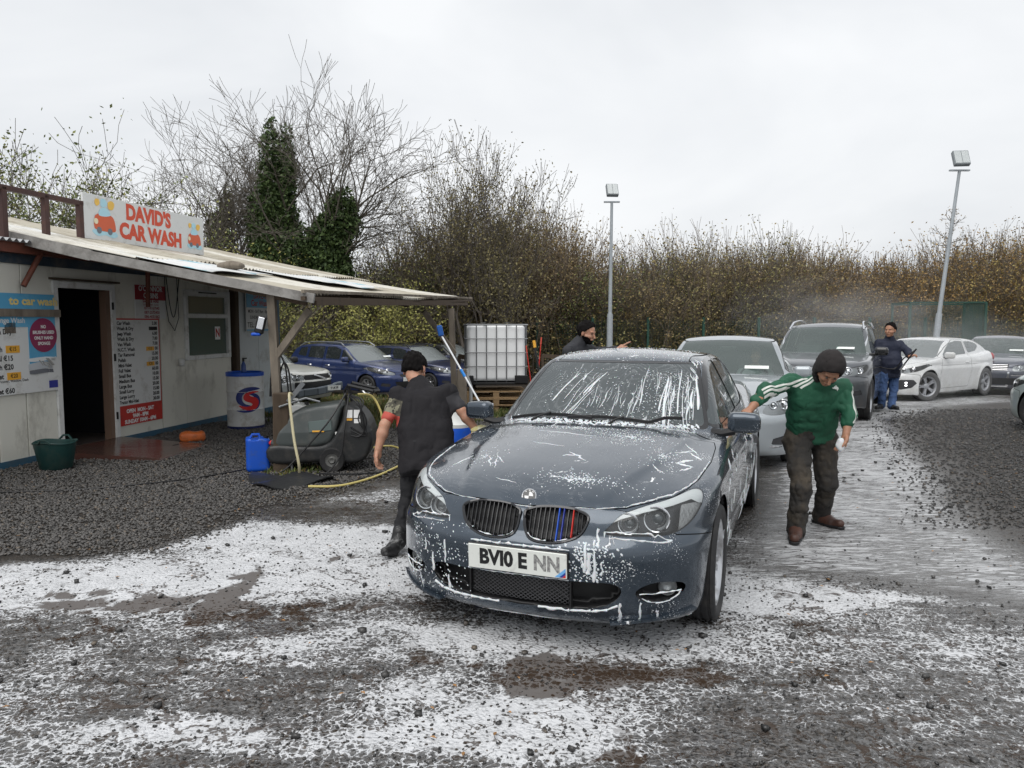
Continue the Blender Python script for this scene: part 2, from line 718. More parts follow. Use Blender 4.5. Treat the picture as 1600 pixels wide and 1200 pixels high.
class NT:
    """small node-building helper"""

    def __init__(s, name):
        s.m = bpy.data.materials.new(name)
        MATS[name] = s.m
        s.m.use_nodes = True
        s.t = s.m.node_tree
        s.b = s.t.nodes['Principled BSDF']
        s.tc = s.t.nodes.new('ShaderNodeTexCoord')

    def set(s, sock, v):
        if isinstance(v, bpy.types.NodeSocket):
            s.t.links.new(v, sock)
        else:
            if isinstance(v, tuple) and len(v) == 3 and sock.type == 'RGBA':
                v = (*v, 1)
            sock.default_value = v

    def math(s, op, a, b=0.0, clamp=False):
        n = s.t.nodes.new('ShaderNodeMath')
        n.operation = op
        n.use_clamp = clamp
        s.set(n.inputs[0], a)
        s.set(n.inputs[1], b)
        return n.outputs[0]

    def noise(s, vec, scale=5, detail=5, rough=0.55, dist=0.0, out='Fac'):
        n = s.t.nodes.new('ShaderNodeTexNoise')
        s.set(n.inputs['Vector'], vec)
        n.inputs['Scale'].default_value = scale
        n.inputs['Detail'].default_value = detail
        n.inputs['Roughness'].default_value = rough
        n.inputs['Distortion'].default_value = dist
        return n.outputs[out]

    def voro(s, vec, scale=5, feature='F1', rand=1.0, out='Distance'):
        n = s.t.nodes.new('ShaderNodeTexVoronoi')
        n.feature = feature
        s.set(n.inputs['Vector'], vec)
        n.inputs['Scale'].default_value = scale
        n.inputs['Randomness'].default_value = rand
        return n.outputs[out]

    def mapping(s, vec, scale=(1, 1, 1), rot=(0, 0, 0), loc=(0, 0, 0)):
        n = s.t.nodes.new('ShaderNodeMapping')
        s.set(n.inputs['Vector'], vec)
        n.inputs['Scale'].default_value = scale
        n.inputs['Rotation'].default_value = rot
        n.inputs['Location'].default_value = loc
        return n.outputs[0]

    def rng(s, v, a, b, c=0.0, d=1.0, smooth=False):
        n = s.t.nodes.new('ShaderNodeMapRange')
        if smooth:
            n.interpolation_type = 'SMOOTHSTEP'
        s.set(n.inputs['Value'], v)
        s.set(n.inputs['From Min'], a)
        s.set(n.inputs['From Max'], b)
        s.set(n.inputs['To Min'], c)
        s.set(n.inputs['To Max'], d)
        return n.outputs[0]

    def mix(s, f, a, b):
        n = s.t.nodes.new('ShaderNodeMix')
        n.data_type = 'RGBA'
        s.set(n.inputs['Factor'], f)
        s.set(n.inputs['A'], a)
        s.set(n.inputs['B'], b)
        return n.outputs['Result']

    def mixf(s, f, a, b):
        n = s.t.nodes.new('ShaderNodeMix')
        s.set(n.inputs['Factor'], f)
        s.set(n.inputs['A'], a)
        s.set(n.inputs['B'], b)
        return n.outputs['Result']

    def vadd(s, a, b, op='ADD'):
        n = s.t.nodes.new('ShaderNodeVectorMath')
        n.operation = op
        s.set(n.inputs[0], a)
        s.set(n.inputs[1], b)
        return n.outputs[0]

    def attr(s, name):
        n = s.t.nodes.new('ShaderNodeAttribute')
        n.attribute_name = name
        return n.outputs['Fac']

    def bump(s, h, dist, strength=1.0, normal=None):
        n = s.t.nodes.new('ShaderNodeBump')
        s.set(n.inputs['Height'], h)
        n.inputs['Distance'].default_value = dist
        n.inputs['Strength'].default_value = strength
        if normal is not None:
            s.set(n.inputs['Normal'], normal)
        return n.outputs[0]

    def ins(s, **k):
        for n, v in k.items():
            s.set(s.b.inputs[n.replace('_', ' ')], v)


def thin_glass(name, tint=(0.75, 0.83, 0.8), opacity=0.25, body=(0.25, 0.3, 0.3), rough=0.0, refl=1.5):
    """window pane: see-through with a fresnel reflection and a slight film"""
    if name in MATS:
        return MATS[name]
    m = bpy.data.materials.new(name)
    MATS[name] = m
    m.use_nodes = True
    t = m.node_tree
    t.nodes.clear()
    out = t.nodes.new('ShaderNodeOutputMaterial')
    tr = t.nodes.new('ShaderNodeBsdfTransparent')
    tr.inputs[0].default_value = (*tint, 1)
    df = t.nodes.new('ShaderNodeBsdfDiffuse')
    df.inputs[0].default_value = (*body, 1)
    m1 = t.nodes.new('ShaderNodeMixShader')
    m1.inputs[0].default_value = opacity
    gl = t.nodes.new('ShaderNodeBsdfGlossy')
    gl.inputs['Roughness'].default_value = rough
    fr = t.nodes.new('ShaderNodeFresnel')
    fr.inputs[0].default_value = refl
    m2 = t.nodes.new('ShaderNodeMixShader')
    t.links.new(tr.outputs[0], m1.inputs[1])
    t.links.new(df.outputs[0], m1.inputs[2])
    t.links.new(fr.outputs[0], m2.inputs[0])
    t.links.new(m1.outputs[0], m2.inputs[1])
    t.links.new(gl.outputs[0], m2.inputs[2])
    t.links.new(m2.outputs[0], out.inputs[0])
    return m


def text(body, mat_, parent, loc, rot, size, ax='LEFT', sx=1.0, bold=0.0, name='lettering', depth=0.0, shear=0.0, ay='CENTER', spacing=1.0, M=None):
    cu = bpy.data.curves.new(name, 'FONT')
    cu.body = body
    cu.size = size
    cu.align_x = ax
    cu.align_y = ay
    cu.offset = bold
    cu.extrude = depth
    cu.shear = shear
    cu.space_character = spacing
    cu.resolution_u = 3
    cu.materials.append(mat_)
    tmp = bpy.data.objects.new(name, cu)
    me = bpy.data.meshes.new_from_object(tmp)
    bpy.data.objects.remove(tmp)
    me.name = name
    o = bpy.data.objects.new(name, me)
    link(o, parent)
    if M is not None:
        o.matrix_local = M @ Matrix.Diagonal((sx, 1, 1, 1))
    else:
        o.location = loc
        o.rotation_euler = rot
        o.scale = (sx, 1, 1)
    return o


M_black = mat('black_plastic', (.012, .012, .013), .45, bump=.0006, bscale=250)
M_gloss = mat('gloss_black', (.008, .008, .009), .12, coat=.6)
M_rubber = mat('tyre_rubber', (.018, .018, .019), .65, bump=.001, bscale=120, dirt=(.06, .055, .05), dscale=9, damt=.4)
M_alloy = mat('alloy', (.55, .56, .58), .28, metal=.85, dirt=(.12, .1, .09), dscale=7, damt=.3)
M_chrome = mat('chrome', (.75, .76, .78), .12, metal=1.0)
M_foam = mat('foam', (.78, .80, .82), .5, bump=.002, bscale=220, sss=.15, alpha=.86)
M_white = mat('white_print', (.78, .78, .77), .5)
M_blackp = mat('black_print', (.012, .012, .013), .5)
M_redp = mat('red_print', (.55, .03, .02), .5)
M_bluep = mat('blue_print', (.02, .05, .35), .5)
M_hl_glass = thin_glass('lamp_glass', (.9, .92, .92), .05, (.6, .62, .62), 0.0, 1.45)
M_lampback = mat('lamp_reflector', (.46, .47, .48), .3, metal=.6)
M_lampdark = mat('lamp_dark', (.06, .06, .065), .25, metal=.3)
M_amber = mat('amber', (.6, .2, .03), .3)
M_redlamp = mat('red_lamp', (.35, .01, .01), .2, coat=.7)

# ------------------------------------------------------------------ ground
def inpoly(x, y, pts, soft=.25):
    P = [G(*p)[:2] if len(p) == 2 else p[:2] for p in pts]
    return np.clip(.5 - sdpoly(x, y, np.array([(p[0], p[1]) for p in P])) / soft, 0, 1)


GRAVEL_L = [(-500, 905), (0, 878), (120, 868), (250, 852), (330, 828), (380, 800), (450, 782), (540, 762), (640, 728), (720, 690), (800, 640), (860, 575), (-700, 575)]
GRAVEL_R = [(1470, 643), (1425, 655), (1450, 690), (1500, 735), (1530, 780), (1590, 835), (1730, 900), (2400, 980), (2400, 620), (1600, 622)]
LANE = [(1180, 705), (1195, 800), (1150, 900), (1350, 905), (1480, 930), (1800, 1000), (1560, 840), (1500, 780), (1470, 730), (1420, 690), (1400, 655), (1500, 630), (1700, 612), (1900, 560), (1000, 560), (1100, 640)]
GRASS = [(430, 640), (470, 655), (560, 650), (640, 648), (760, 640), (800, 600), (700, 560), (400, 560)]
FOAM_SPOTS = [  # photograph point, radii in metres across and in depth, amount
    (60, 905, 1.0, .26, .95), (0, 935, .8, .20, .75), (180, 900, .5, .18, .35), (300, 900, .7, .35, .38), (430, 880, .6, .45, .38), (470, 838, .95, .32, 1.15), (380, 826, .4, .26, .40), (560, 830, .6, .22, .85), (600, 905, .6, .35, .34),
    (560, 775, 1.0, .45, .42), (640, 760, .7, .4, .35), (480, 905, .6, .3, .30), (420, 1025, .35, .15, .35), (620, 1090, .30, .16, .42), (340, 1160, .55, .12, .40), (250, 1140, .3, .10, .25), (120, 1150, .2, .06, .2),
    (760, 1000, .6, .3, .25), (680, 980, .5, .25, .28), (900, 1010, .7, .22, .28), (1040, 985, .5, .2, .25), (900, 1120, .35, .20, .28), (1000, 1100, .5, .2, .20), (820, 1160, .3, .12, .32), (700, 1140, .3, .12, .25),
    (1190, 930, .45, .22, .85), (1130, 900, .35, .35, .35), (1180, 860, .25, .5, .30), (1330, 935, .6, .08, .40), (1290, 1060, .5, .3, .10), (1450, 1010, .6, .3, .12), (1420, 1130, .5, .2, .06),
    (1200, 760, .25, .7, .30), (1380, 760, 1.2, .8, .10), (960, 1180, .5, .08, .15), (30, 1080, .6, .25, .10), (540, 1000, .3, .2, .15)]
MUD_SPOTS = [(230, 940, .75, .16, .9), (420, 960, .6, .18, .6), (390, 905, .10, .30, .7), (545, 870, .25, .10, .7), (980, 1060, .6, .10, .95), (900, 1075, .35, .25, .5), (1275, 925, .35, .06, .9), (860, 1040, .12, .25, .5), (300, 1145, .35, .04, .5), (760, 1040, .8, .10, .4), (1030, 1180, .3, .12, .4), (1300, 1130, .3, .12, .4), (100, 1110, .5, .15, .3)]


def masks(x, y):
    w = .10 * fbm(x * 1.3, y * 1.3, 0, 4, 3)
    xx, yy = x + w, y + .10 * fbm(x * 1.3 + 9, y * 1.3, 0, 4, 5)
    gl = inpoly(xx, yy, GRAVEL_L)
    gr = inpoly(xx, yy, GRAVEL_R, 1.2)
    ln = inpoly(xx, yy, LANE, .6)
    foam = np.full(x.shape, .375) * np.clip((7.5 - y) / 2.0, 0, 1) + .05
    # an uneven, granular film in the foreground
    foam = foam + .20 * fbm(x * 1.1 + 3, y * 1.6, 0, 4, 8) * np.clip((7 - y) / 2, 0, 1)
    for (px, py, rx, ry, a) in FOAM_SPOTS:
        p = G(px, py)
        foam = foam + .66 * a * (1 + .9 * fbm(x * 2.1 + px, y * 2.6, 0, 3, 17)) * np.exp(-(((xx - p[0]) / rx) ** 2 + ((yy - p[1]) / ry) ** 2) ** .9)
    mud = np.zeros(x.shape)
    for (px, py, rx, ry, a) in MUD_SPOTS:
        p = G(px, py)
        mud = mud + a * np.exp(-((xx - p[0]) / rx) ** 2 - ((yy - p[1]) / ry) ** 2)
    foam = foam * (1 - gl) * (1 - gr * .85)
    foam = np.where(ln > .5, np.maximum(foam * .9, (.66 + .18 * fbm(x * .7, y * .9, 0, 2, 77)) * ln), foam)  # lane foam, made denser to stand in for the sky's bright reflection
    gv = np.maximum(gl, gr)
    return foam, gv, ln * (1 - gr), np.clip(mud, 0, 1) * (1 - gl)


def slope(x, y):
    """the yard falls away gently towards the hedge, most on the left"""
    return -np.clip(np.asarray(y, float) - 12.5, 0, 12.5) * np.interp(x, [0, 8], [.050, .020])


def ground_z(x, y):
    near = np.clip((16 - y) / 6, 0, 1)
    z = .012 * fbm(x * .8, y * .8, 0, 3, 21) * near
    z = z + .006 * fbm(x * 5, y * 5, 0, 3, 22) * near
    return z + slope(x, y)


def build_ground():
    xs = np.concatenate([[-1500, -300, -80, -30, -14], np.arange(-9, 11.01, .06), [14, 30, 80, 300, 1500]])
    ys = np.concatenate([[-300, -30, -4], np.arange(1.2, 9, .05), np.arange(9, 24, .10), [26, 30, 36, 50, 90, 300, 1500]])
    X, Y = np.meshgrid(xs, ys, indexing='ij')
    Z = ground_z(X, Y)
    foam, gv, ln, mud = masks(X, Y)
    V = np.stack([X, Y, Z], -1).reshape(-1, 3)
    n, m = X.shape
    i = np.arange(n * m).reshape(n, m)
    Q = np.stack([i[:-1, :-1], i[1:, :-1], i[1:, 1:], i[:-1, 1:]], -1).reshape(-1, 4)
    t = NT('ground_wet')
    ob = t.tc.outputs['Object']
    fo, gr, lane, md = t.attr('foam'), t.attr('gravel'), t.attr('lane'), t.attr('mud')
    warpc = t.noise(ob, 3.0, 4, .6, 0, 'Color')
    wv = t.vadd(ob, t.vadd(warpc, (.12, .12, .12), 'MULTIPLY'))
    # stone and grit
    peb = t.voro(wv, 46.0)
    pebc = t.voro(wv, 46.0, out='Color')
    peb2 = t.voro(wv, 95.0)
    sc = t.t.nodes.new('ShaderNodeSeparateXYZ')
    t.set(sc.inputs[0], pebc)
    grit = t.mix(sc.outputs[0], (.010, .008, .006), (.072, .058, .046))
    big = t.noise(ob, .9, 5, .6)
    grit = t.mix(t.rng(big, .35, .65, 0, .55), grit, (.040, .030, .020))
    grit = t.mix(t.math('MULTIPLY', t.rng(peb, .25, .62, 0, 1), .6), grit, (.012, .011, .010))
    # brown water
    pn = t.noise(wv, 5.0, 7, .6, .6)
    pud = t.math('ADD', t.rng(pn, .40, .62, 0, 1), t.math('MULTIPLY', md, 1.2))
    pud = t.rng(pud, .98, 1.22, 0, 1)
    pud = t.math('MULTIPLY', pud, t.math('SUBTRACT', 1.0, gr), True)
    base = t.mix(pud, grit, (.032, .021, .013))
    # brown water finds its way through the foam
    rid = t.noise(t.vadd(wv, t.vadd(t.noise(ob, 5, 4, .6, 0, 'Color'), (.25, .25, .25), 'MULTIPLY')), 2.6, 5, .6)
    rid = t.math('ABSOLUTE', t.math('SUBTRACT', rid, .5))
    chan = t.rng(rid, .0, t.rng(t.noise(ob, .8, 3), .42, .62, .002, .026), 1, 0)
    chan = t.math('MULTIPLY', t.math('MULTIPLY', chan, t.math('SUBTRACT', 1.0, gr)), t.math('SUBTRACT', 1.0, lane), True)
    pud = t.math('MAXIMUM', pud, t.rng(chan, .2, .6, 0, 1))
    base = t.mix(pud, grit, (.034, .020, .011))
    # smooth wet lane
    base = t.mix(t.math('MULTIPLY', lane, .75), base, (.060, .055, .049))
    # foam lace: cells, threads and streaks
    st = t.mapping(wv, (1.1, 7.5, 1), (0, 0, R(-6)))
    streak = t.noise(st, 5.5, 9, .74, .8)
    st2 = t.noise(t.mapping(wv, (2.5, 9, 1), (0, 0, R(18))), 1.3, 8, .68, .6)
    gran = t.noise(wv, 14.0, 9, .72, .35)
    lace = t.voro(t.vadd(wv, t.vadd(t.noise(ob, 22, 3, .6, 0, 'Color'), (.07, .07, .07), 'MULTIPLY')), 26.0, 'DISTANCE_TO_EDGE')
    lace = t.rng(lace, 0, .16, .12, -.02)
    lanef = t.rng(streak, .28, .72, .02, 1.0)
    lanef = t.mixf(.3, lanef, st2)
    fineg = t.noise(t.vadd(wv, t.vadd(t.noise(ob, 11, 3, .6, 0, 'Color'), (.09, .09, .09), 'MULTIPLY')), 30.0, 6, .75, 1.2)
    body = t.mixf(.42, t.mixf(.5, gran, fineg), st2)
    body = t.math('ADD', body, lace)
    fn = t.mixf(lane, body, lanef)
    thr = t.rng(fo, 0, 1, t.mixf(lane, .84, .90), .20)
    f1 = t.rng(fn, thr, t.math('ADD', thr, t.mixf(lane, .05, .10)), 0, t.mixf(lane, .90, .70))
    film = t.rng(fn, t.math('SUBTRACT', thr, .20), t.math('ADD', thr, .02), 0, .20)
    # stones break through the foam
    poke = t.rng(sc.outputs[1], .80, .86, 0, 1)
    poke = t.math('MULTIPLY', poke, t.rng(peb, .30, .42, 1, 0))
    poke = t.math('MULTIPLY', poke, t.math('SUBTRACT', 1.0, lane))
    solid = t.rng(fo, .72, 1.0, 0, 1)
    poke = t.math('MULTIPLY', poke, t.math('SUBTRACT', 1.0, solid))
    foam_f = t.math('MAXIMUM', f1, film)
    foam_f = t.math('MULTIPLY', foam_f, t.math('SUBTRACT', 1.0, poke), True)
    foam_f = t.math('MULTIPLY', foam_f, t.math('SUBTRACT', 1.0, t.math('MULTIPLY', pud, .82)), True)
    foam_f = t.math('MULTIPLY', foam_f, t.math('SUBTRACT', 1.0, t.math('MULTIPLY', gr, .97)), True)
    fcol = t.mix(t.noise(wv, 6, 5, .6), (.44, .45, .46), (.80, .81, .83))
    c = t.mix(foam_f, base, fcol)
    wetn = t.noise(ob, 1.3, 5, .6)
    rough = t.mixf(pud, t.rng(wetn, .3, .7, .12, .42), .10)
    rough = t.mixf(lane, rough, t.rng(st2, .35, .65, .03, .15))
    rough = t.mixf(gr, rough, .55)
    rough = t.mixf(f1, rough, .7)
    h = t.math('MULTIPLY', t.rng(peb, 0, .6, 1, 0), t.mixf(lane, .011, .0015))
    h = t.math('ADD', h, t.math('MULTIPLY', t.rng(peb2, 0, .5, 1, 0), t.mixf(lane, .003, .0008)))
    dry = t.math('SUBTRACT', 1.0, pud)
    h = t.math('MULTIPLY', h, dry)
    h = t.math('ADD', h, t.math('MULTIPLY', foam_f, .004))
    t.ins(Base_Color=c, Roughness=rough, Specular_IOR_Level=t.mixf(pud, t.mixf(lane, .36, .9), .12), Normal=t.bump(h, 1.0, .9))
    o = mesh_np('ground', V, Q, t.m, smooth=True, attrs={'foam': foam.ravel(), 'gravel': gv.ravel(), 'lane': ln.ravel(), 'mud': mud.ravel()})
    o['kind'] = 'structure'


def stones(name, n, xr, yr, keep, s0, s1, mat_, sink=.3, seed=1, dens=None):
    """broken stones with 8 corners each, one mesh"""
    rg = np.random.default_rng(seed)
    x = rg.uniform(*xr, n * 3)
    u = rg.random(n * 3)
    y = yr[0] * (yr[1] / yr[0]) ** u          # more of them near the viewer
    ok = keep(x, y, rg)
    x, y = x[ok][:n], y[ok][:n]
    n = len(x)
    s = rg.uniform(s0, s1, n) * (1 + .04 * np.clip(y - 5, 0, 20))
    cube = np.array([(a, b, c) for a in (-1, 1) for b in (-1, 1) for c in (-1, 1)], float)
    V = cube[None] * (.5 + .5 * rg.random((n, 8, 3)))
    V *= np.stack([s, s * rg.uniform(.6, 1, n), s * rg.uniform(.4, .8, n)], -1)[:, None] * .62
    a, b = rg.uniform(0, 6.28, n), rg.uniform(-.7, .7, n)
    ca, sa, cb, sb = np.cos(a), np.sin(a), np.cos(b), np.sin(b)
    vy, vz = V[..., 1] * cb[:, None] - V[..., 2] * sb[:, None], V[..., 1] * sb[:, None] + V[..., 2] * cb[:, None]
    vx = V[..., 0]
    V = np.stack([vx * ca[:, None] - vy * sa[:, None] + x[:, None], vx * sa[:, None] + vy * ca[:, None] + y[:, None], vz + (ground_z(x, y) + s * .25 * (1 - sink * 2) + rg.random(n) * s * .25)[:, None]], -1)
    F = np.array([(0, 1, 3, 2), (4, 6, 7, 5), (0, 4, 5, 1), (2, 3, 7, 6), (0, 2, 6, 4), (1, 5, 7, 3)])
    Q = (F[None] + (np.arange(n) * 8)[:, None, None]).reshape(-1, 4)
    sh = np.repeat(rg.random(n), 8)
    return mesh_np(name, V.reshape(-1, 3), Q, mat_, attrs={'shade': sh})


def stone_mat(name, a, b, rough):
    t = NT(name)
    s = t.attr('shade')
    ob = t.tc.outputs['Object']
    c = t.mix(s, a, b)
    c = t.mix(t.rng(s, .93, .96, 0, 1), c, (.16, .13, .10))
    c = t.mix(t.math('MULTIPLY', t.noise(ob, 40, 4), .4), c, (.03, .03, .03))
    t.ins(Base_Color=c, Roughness=rough, Normal=t.bump(t.noise(ob, 150, 3), .002))
    return t.m


build_ground()
st_dry = stone_mat('gravel_stone', (.050, .047, .044), (.150, .142, .134), .5)
st_wet = stone_mat('wet_stone', (.016, .016, .016), (.066, .063, .060), .25)
_gl = lambda x, y, rg: (inpoly(x, y, GRAVEL_L, .5) > rg.random(len(x)))
o = stones('gravel', 76000, (-7.2, .3), (5.3, 13.5), _gl, .010, .023, st_dry, .1, 3)
o['kind'] = 'stuff'
_gr = lambda x, y, rg: (inpoly(x, y, GRAVEL_R, 1.7) > rg.random(len(x)) * 1.1)
o = stones('gravel', 30000, (3.2, 11), (6.0, 15), _gr, .010, .022, st_wet, .35, 4)
o['kind'] = 'stuff'
_pb = lambda x, y, rg: (np.abs(x) < y * .75) & (inpoly(x, y, GRAVEL_L, .3) < .3) & (rg.random(len(x)) < (1 - .8 * inpoly(x, y, LANE, .5)) * (.35 + .65 * (fbm(x * 1.6, y * 1.6, 0, 3, 31) > -.1)))
o = stones('pebbles', 5200, (-4.6, 4.6), (2.0, 6.3), _pb, .005, .014, st_wet, .35, 5)
o['kind'] = 'stuff'
o = stones('scattered_stones', 160, (-5, 6), (2.2, 9), lambda x, y, rg: (np.abs(x) < y * .75), .018, .036, st_wet, .2, 6)
o['kind'] = 'stuff'


# grass verge where the cars on the left are parked
def blades(name, n, keep, xr, yr, h0, h1, m_, seed=9):
    rg = np.random.default_rng(seed)
    x, y = rg.uniform(*xr, n * 3), rg.uniform(*yr, n * 3)
    ok = keep(x, y, rg)
    x, y = x[ok][:n], y[ok][:n]
    n = len(x)
    a = rg.uniform(0, 6.28, n)
    h = rg.uniform(h0, h1, n)
    w = .008 + .006 * rg.random(n)
    lx, ly = rg.normal(0, .35, n) * h, rg.normal(0, .35, n) * h
    c, s = np.cos(a) * w, np.sin(a) * w
    g_ = slope(x, y)
    V = np.stack([np.stack([x - c, y - s, 0 * x], -1), np.stack([x + c, y + s, 0 * x], -1), np.stack([x + lx * .4 + c * .7, y + ly * .4 + s * .7, h * .6], -1), np.stack([x + lx * .4 - c * .7, y + ly * .4 - s * .7, h * .6], -1), np.stack([x + lx, y + ly, h], -1)], 1)
    V[..., 2] += g_[:, None]
    i = (np.arange(n) * 5)[:, None]
    Q = np.concatenate([i + np.array([[0, 1, 2]]), i + np.array([[0, 2, 3]]), i + np.array([[3, 2, 4]])])
    o = mesh_np(name, V.reshape(-1, 3), Q, m_, attrs={'shade': np.repeat(rg.random(n), 5)})
    o['kind'] = 'stuff'
    return o


t = NT('grass_blade')
sh = t.attr('shade')
t.ins(Base_Color=t.mix(t.rng(sh, .6, .9, 0, 1), t.mix(sh, (.055, .085, .018), (.15, .17, .04)), (.22, .15, .06)), Roughness=.6)
blades('grass', 17000, lambda x, y, rg: (inpoly(x, y, [(425, 640), (450, 668), (520, 655), (600, 668), (690, 672), (800, 645), (840, 612), (760, 590), (400, 590)], .6) > rg.random(len(x))) & (fbm(x * 1.5, y * 1.5, 0, 2, 40) > -.05), (-6, 1.5), (10, 21), .04, .15, t.m)
blades('weeds', 500, lambda x, y, rg: np.hypot(x + 2.45, y - 8.35) < .35 * rg.random(len(x)) + .05, (-3, -1.9), (7.9, 8.9), .03, .08, t.m, 12)

# ------------------------------------------------------------------ trees
class Skel:
    def __init__(s, seed):
        s.r = random.Random(seed)
        s.seg = []
        s.tips = []

    def grow(s, p, d, L, r, depth, spread=.5, ratio=.72, droop=0.0, up=.15, n=3, segs=3, wob=.12, kids=(2, 3), minr=.004, side=True):
        rr = s.r
        q = Vector(p)
        dd = Vector(d).normalized()
        r0 = r
        pts = [(q.copy(), r0)]
        for i in range(segs):
            dd = dd + Vector((rr.gauss(0, wob), rr.gauss(0, wob), rr.gauss(0, wob) + up * .3 - droop * .3)) * (1.5 if depth < 3 else 1)
            dd.normalize()
            q2 = q + dd * (L / segs)
            r1 = max(minr, r * (1 - .42 * (i + 1) / segs))
            s.seg.append((q.copy(), q2.copy(), r0, r1))
            pts.append((q2.copy(), r1))
            q, r0 = q2, r1
            if side and depth > 0 and i < segs - 1 and rr.random() < .75:
                s.kid(q, dd, L * rr.uniform(.45, .75), r1 * .6, depth - 1, spread * 1.25, ratio, droop, up, n, segs, wob, kids, minr, side)
            if depth <= 2:
                s.tips.append((q.copy(), dd.copy(), depth))
        if depth > 0:
            for _ in range(rr.randint(*kids)):
                s.kid(q, dd, L * ratio * rr.uniform(.75, 1.15), r0 * .8, depth - 1, spread, ratio, droop, up, n, segs, wob, kids, minr, side)

    def kid(s, q, dd, L, r, depth, spread, *a):
        rr = s.r
        o = dd.orthogonal().normalized()
        o.rotate(Matrix.Rotation(rr.uniform(0, 6.283), 3, dd))
        ang = spread * rr.uniform(.5, 1.25)
        nd = dd * math.cos(ang) + o * math.sin(ang)
        s.grow(q, nd, L, r, depth, spread, *a)

    def mesh(s, name, m_, parent, sides=4):
        A = np.array([a[0][:] for a in s.seg])
        B = np.array([a[1][:] for a in s.seg])
        r0 = np.array([a[2] for a in s.seg])
        r1 = np.array([a[3] for a in s.seg])
        return tubes_np(name, A, B, r0, r1, m_, parent, sides)


def tubes_np(name, A, B, r0, r1, m_, parent, sides=4):
    d = B - A
    d /= np.maximum(np.linalg.norm(d, axis=1), 1e-9)[:, None]
    ref = np.where(np.abs(d[:, 2:3]) < .9, np.array([[0, 0, 1.]]), np.array([[1., 0, 0]]))
    u = np.cross(d, ref)
    u /= np.linalg.norm(u, axis=1)[:, None]
    v = np.cross(d, u)
    n = len(A)
    thin = np.maximum(r0, r1) < .02
    out_V, out_F = [], []
    base = 0
    for mask, k in ((thin, 3), (~thin, max(sides, 6))):
        idx = np.nonzero(mask)[0]
        if len(idx) == 0:
            continue
        an = np.arange(k) * 2 * np.pi / k
        c, s_ = np.cos(an)[None, :, None], np.sin(an)[None, :, None]
        ring = u[idx][:, None] * c + v[idx][:, None] * s_
        Va = A[idx][:, None] + ring * r0[idx][:, None, None]
        Vb = B[idx][:, None] + ring * r1[idx][:, None, None]
        V = np.concatenate([Va, Vb], 1).reshape(-1, 3)
        j = np.arange(k)
        F = np.stack([j, (j + 1) % k, (j + 1) % k + k, j + k], 1)
        Q = (F[None] + (np.arange(len(idx)) * 2 * k)[:, None, None]).reshape(-1, 4) + base
        out_V.append(V)
        out_F.append(Q)
        base += len(V)
    return mesh_np(name, np.concatenate(out_V), np.concatenate(out_F), m_, parent, smooth=True)


def leaves_np(name, P, size, m_, parent, seed=1, flat=False):
    rg = np.random.default_rng(seed)
    n = len(P)
    a = rg.normal(size=(n, 3))
    a /= np.linalg.norm(a, axis=1)[:, None]
    b = rg.normal(size=(n, 3))
    b -= a * (a * b).sum(1)[:, None]
    b /= np.linalg.norm(b, axis=1)[:, None]
    s = (rg.uniform(.6, 1.3, n) * size)[:, None]
    V = np.stack([P - a * s, P + b * s * .55 - a * s * .1, P + a * s, P - b * s * .55 + a * s * .1], 1).reshape(-1, 3)
    Q = np.arange(n * 4).reshape(n, 4)
    return mesh_np(name, V, Q, m_, parent, attrs={'shade': np.repeat(rg.random(n), 4)})


def leaf_mat(name, a, b, c=None):
    t = NT(name)
    sh = t.attr('shade')
    ob = t.tc.outputs['Object']
    info = t.t.nodes.new('ShaderNodeObjectInfo')
    col = t.mix(sh, a, b)
    if c:
        col = t.mix(t.rng(t.math('ADD', t.math('MULTIPLY', sh, .6), t.math('MULTIPLY', info.outputs['Random'], .6)), .55, .9, 0, 1), col, c)
    t.ins(Base_Color=col, Roughness=.6, Specular_IOR_Level=.3)
    return t.m


BARK = mat('bark', (.12, .105, .085), .85, var=.35, vscale=3)
BARKD = mat('bark_dark', (.11, .095, .08), .85, var=.3, vscale=3)
BARKB = mat('bark_brown', (.17, .135, .10), .85, var=.3, vscale=3)
L_IVY = leaf_mat('ivy_leaf', (.028, .052, .018), (.095, .14, .045))
L_OLIVE = leaf_mat('olive_leaf', (.12, .115, .04), (.29, .27, .10), (.30, .22, .09))
L_GREEN = leaf_mat('green_leaf', (.075, .10, .03), (.24, .27, .09), (.30, .28, .10))
L_BROWN = leaf_mat('brown_leaf', (.15, .105, .05), (.34, .25, .12), (.27, .23, .09))
L_ORANGE = leaf_mat('orange_leaf', (.20, .12, .04), (.44, .28, .10), (.30, .24, .08))
L_YELLOW = leaf_mat('yellow_leaf', (.16, .17, .045), (.38, .36, .11))


def scatter_tips(sk, n, jit, seed, depthmax=2):
    rg = np.random.default_rng(seed)
    T = np.array([t_[0][:] for t_ in sk.tips if t_[2] <= depthmax])
    i = rg.integers(0, len(T), n)
    return T[i] + rg.normal(0, jit, (n, 3))


def tree(name, base, label, sk, bark, leaf=None, nleaf=0, lsize=.05, jit=.12, group=None, extra=None, cat='tree'):
    r = empty(name, (base[0], base[1], float(slope(base[0], base[1]))), 0, label, cat, group)
    sk.mesh('trunk', bark, r)
    if leaf and nleaf:
        leaves_np('crown', scatter_tips(sk, int(nleaf * (1.9 if name == 'leafy_tree' else 1)), jit, hash(name) % 1000 + len(label)), lsize, leaf, r)
    if extra:
        extra(r)
    return r


def fit_height(sk, H):
    top = max(max(a[0].z, a[1].z) for a in sk.seg)
    k = H / top
    sk.seg = [(a * k, b * k, c * k, d * k) for a, b, c, d in sk.seg]
    sk.tips = [(a * k, b, c) for a, b, c in sk.tips]


